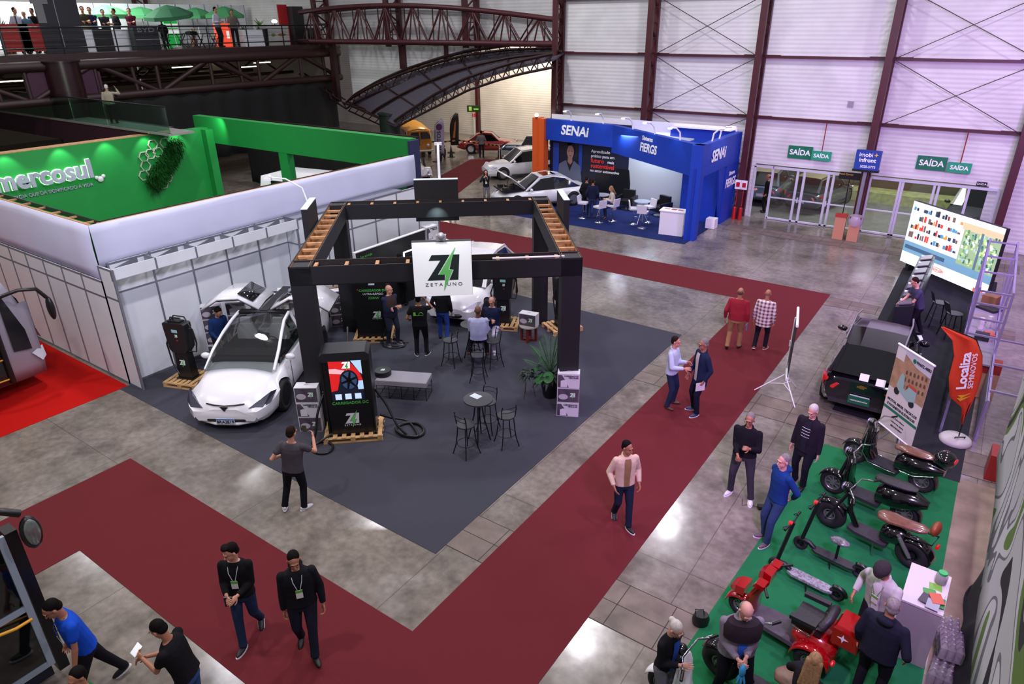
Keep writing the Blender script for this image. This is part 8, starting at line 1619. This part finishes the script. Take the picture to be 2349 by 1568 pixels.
def bushy(p, lab, h, m, n=60, w=.06, L=(.4, .8)):
    t = thing('potted_plant', p, 0, lab, 'potted plant', 'potted plants on the mezzanine'); MB().lathe([(.15, 0), (.2, .35), (.18, .35)], n=14).build('pot', mat('terracotta_pot', '6a3c28', .7), t); mb = MB()
    for i in range(n): a = rnd.uniform(0, 6.28); leafblade(mb, (0, 0, h*rnd.uniform(.3, .7)), (math.cos(a), math.sin(a), rnd.uniform(.2, 2)), rnd.uniform(*L), w, .35)
    mb.cyl((0, 0, .3), (0, 0, h*.7), .03, n=6); mb.build('foliage', m, t)
PL1 = mat('mezz_leaf', '3c5a34', .7, noise=.3, scale=5); PL2 = mat('dry_yucca_leaf', '8a6a3c', .7, noise=.2, scale=5)
bushy(MZP(12, 2.4), 'grey-green bushy plant left of the red partitions', 1.6, PL1); bushy(MZP(1, 2.2), 'tall dark plant at the left picture edge on the mezzanine', 1.8, mat('dark_mezz_leaf', '1c2c1e', .7), 90); bushy(MZP(179, 1.8), 'dry yucca with yellow-brown leaves right of the black partition', 1.5, PL2, 90, .04)
bushy(MZP(557, 2.6), 'dark green plants in a row right of the rightmost parasol', 1.2, PL1); bushy(MZP(596, 2.8), 'bright palm-like plant left of the hanging black screen', 1.6, mat('bright_mezz_leaf', '5a8a3c', .7), 80, .05, (.6, 1.0)); bushy(MZP(439, 4.6), 'small yellowish plant behind the middle parasols', 1.1, PL2, 40)
box_thing('food_counter', MZP(628, 1.5), F0, (1.6, .7, 1.1), mat('menu_board', 'a8a8a4', .5), 'food counter with a picture of snacks at the right of the mezzanine', 'counter', extra=lambda t: (MB().ell((.25, -.36, .6), (.3, .01, .08)).build('menu_picture', mat('menu_brown', '8a5a34', .6), t), MB().ell((-.4, -.36, .6), (.15, .01, .1)).build('menu_picture', mat('menu_green', '6a7a4a', .6), t)))
box_thing('red_banner', MZP(652, 2.2), F0, (.7, .08, 2.3), mat('snack_red', 'a01c20', .5), 'red upright banner beside the tall dark fridge', 'banner', extra=lambda t: MB().bb((-.25, -.05, .6), (.2, -.045, .8)).build('white_mark', WHITE, t))
box_thing('tall_fridge', MZP(680, 2.0), F0, (.85, .6, 2.2), mat('fridge_dark', '2a2a2a', .4), 'tall dark fridge at the right end of the mezzanine', 'fridge')
box_thing('serving_table', MZP(578, 1.0), F0, (1.6, .5, .9), PANEL, 'pale serving table with cross legs right of the waiter', 'table')
for px, bk, lab in ((600, 1.0, 'leftmost dark bin on the mezzanine'), (715, 1.0, 'dark bin near the corner of the railing')):
    t = thing('round_bin', MZP(px, bk), 0, lab, 'bin', 'dark bins on the mezzanine'); MB().cyl((0, 0, 0), (0, 0, .9), .28, .32, 16).build('bin_body', BLACK, t); MB().cyl((0, 0, .9), (0, 0, .95), .34, n=16).build('lid', DKG, t)
t = thing('hanging_screen', MZP(624, 3.0)+Vector((0, 0, 3.1)), F0, 'black board hanging from above at the top of the picture', 'board'); MB().bb((-.85, -.05, 0), (.85, .05, 1.6)).build('board_panel', mat('board_black', '201e24', .6), t); MB().cyl((-.7, 0, 1.6), (-.7, 0, 6), .01).cyl((.7, 0, 1.6), (.7, 0, 6), .01).build('hanging_wire', BLACK, t)
# stage lamps on the counter
t = thing('work_lamp', MZP(631, 1.3)+Vector((0, 0, 1.1)), 0, 'bright white lamp glaring over the food counter', 'lamp'); MB().ell((0, 0, .25), (.1, .2, .1)).build('bulb', mat('blazing_lamp', 'ffffff', .5, emit=14), t); MB().cyl((0, 0, 0), (0, 0, .2), .03).build('lamp_post', BLACK, t)
# partition wall of the cafe, screens and far banner
t = thing('cafe_wall', (MX-7.5, -2, MZ), R(90), 'long white panel wall behind the mezzanine cafe', 'partition'); MB().bb((0, -.03, 0), (34, .03, 2.35)).build('panel', PANEL, t); po = MB()
for i in range(35): po.bb((i-.02, -.045, 0), (i+.02, .045, 2.37))
po.build('post', ALU, t)
t = thing('big_screen', (MX-9.0, 13.7, MZ+2.5), R(90), 'large lit advertising screen high behind the mezzanine cafe', 'screen'); MB().bb((-2.0, -.05, 0), (2.0, .05, 2.6)).build('screen', mat('screen_turquoise', '28b0c8', .4, emit=.8), t); MB().bb((-1.4, -.07, 0), (1.2, -.05, 2.6)).build('screen_panel', mat('screen_pinkish', 'd8d0e0', .4, emit=.7), t); text('IPIRANGA', .5, mat('screen_letter', '4a6ab0', .5), t, frame((0, -.08, .45), (1, 0, 0)), bold=.02)
# fluorescent tubes under the deck
FT = mat('fluorescent_tube', 'ffe8c8', .5, emit=5)
for i in range(26):
    x = MX-3-(i % 5)*3.6; y = 14+(i*2.9) % 19; o = MB().bb((-.6, -.06, 0), (.6, .06, .05)).build('ceiling_tube', FT); o.location = (x, y, 6.1-(i % 3)*.2); o.rotation_euler = (0, 0, R(90)); tag(o, 'fluorescent tube glowing under the mezzanine deck', 'ceiling light', 'fluorescent tubes under the mezzanine')
for _o in list(bpy.data.objects):
    for _k in ('_s', '_w'):
        if _k in _o: del _o[_k]
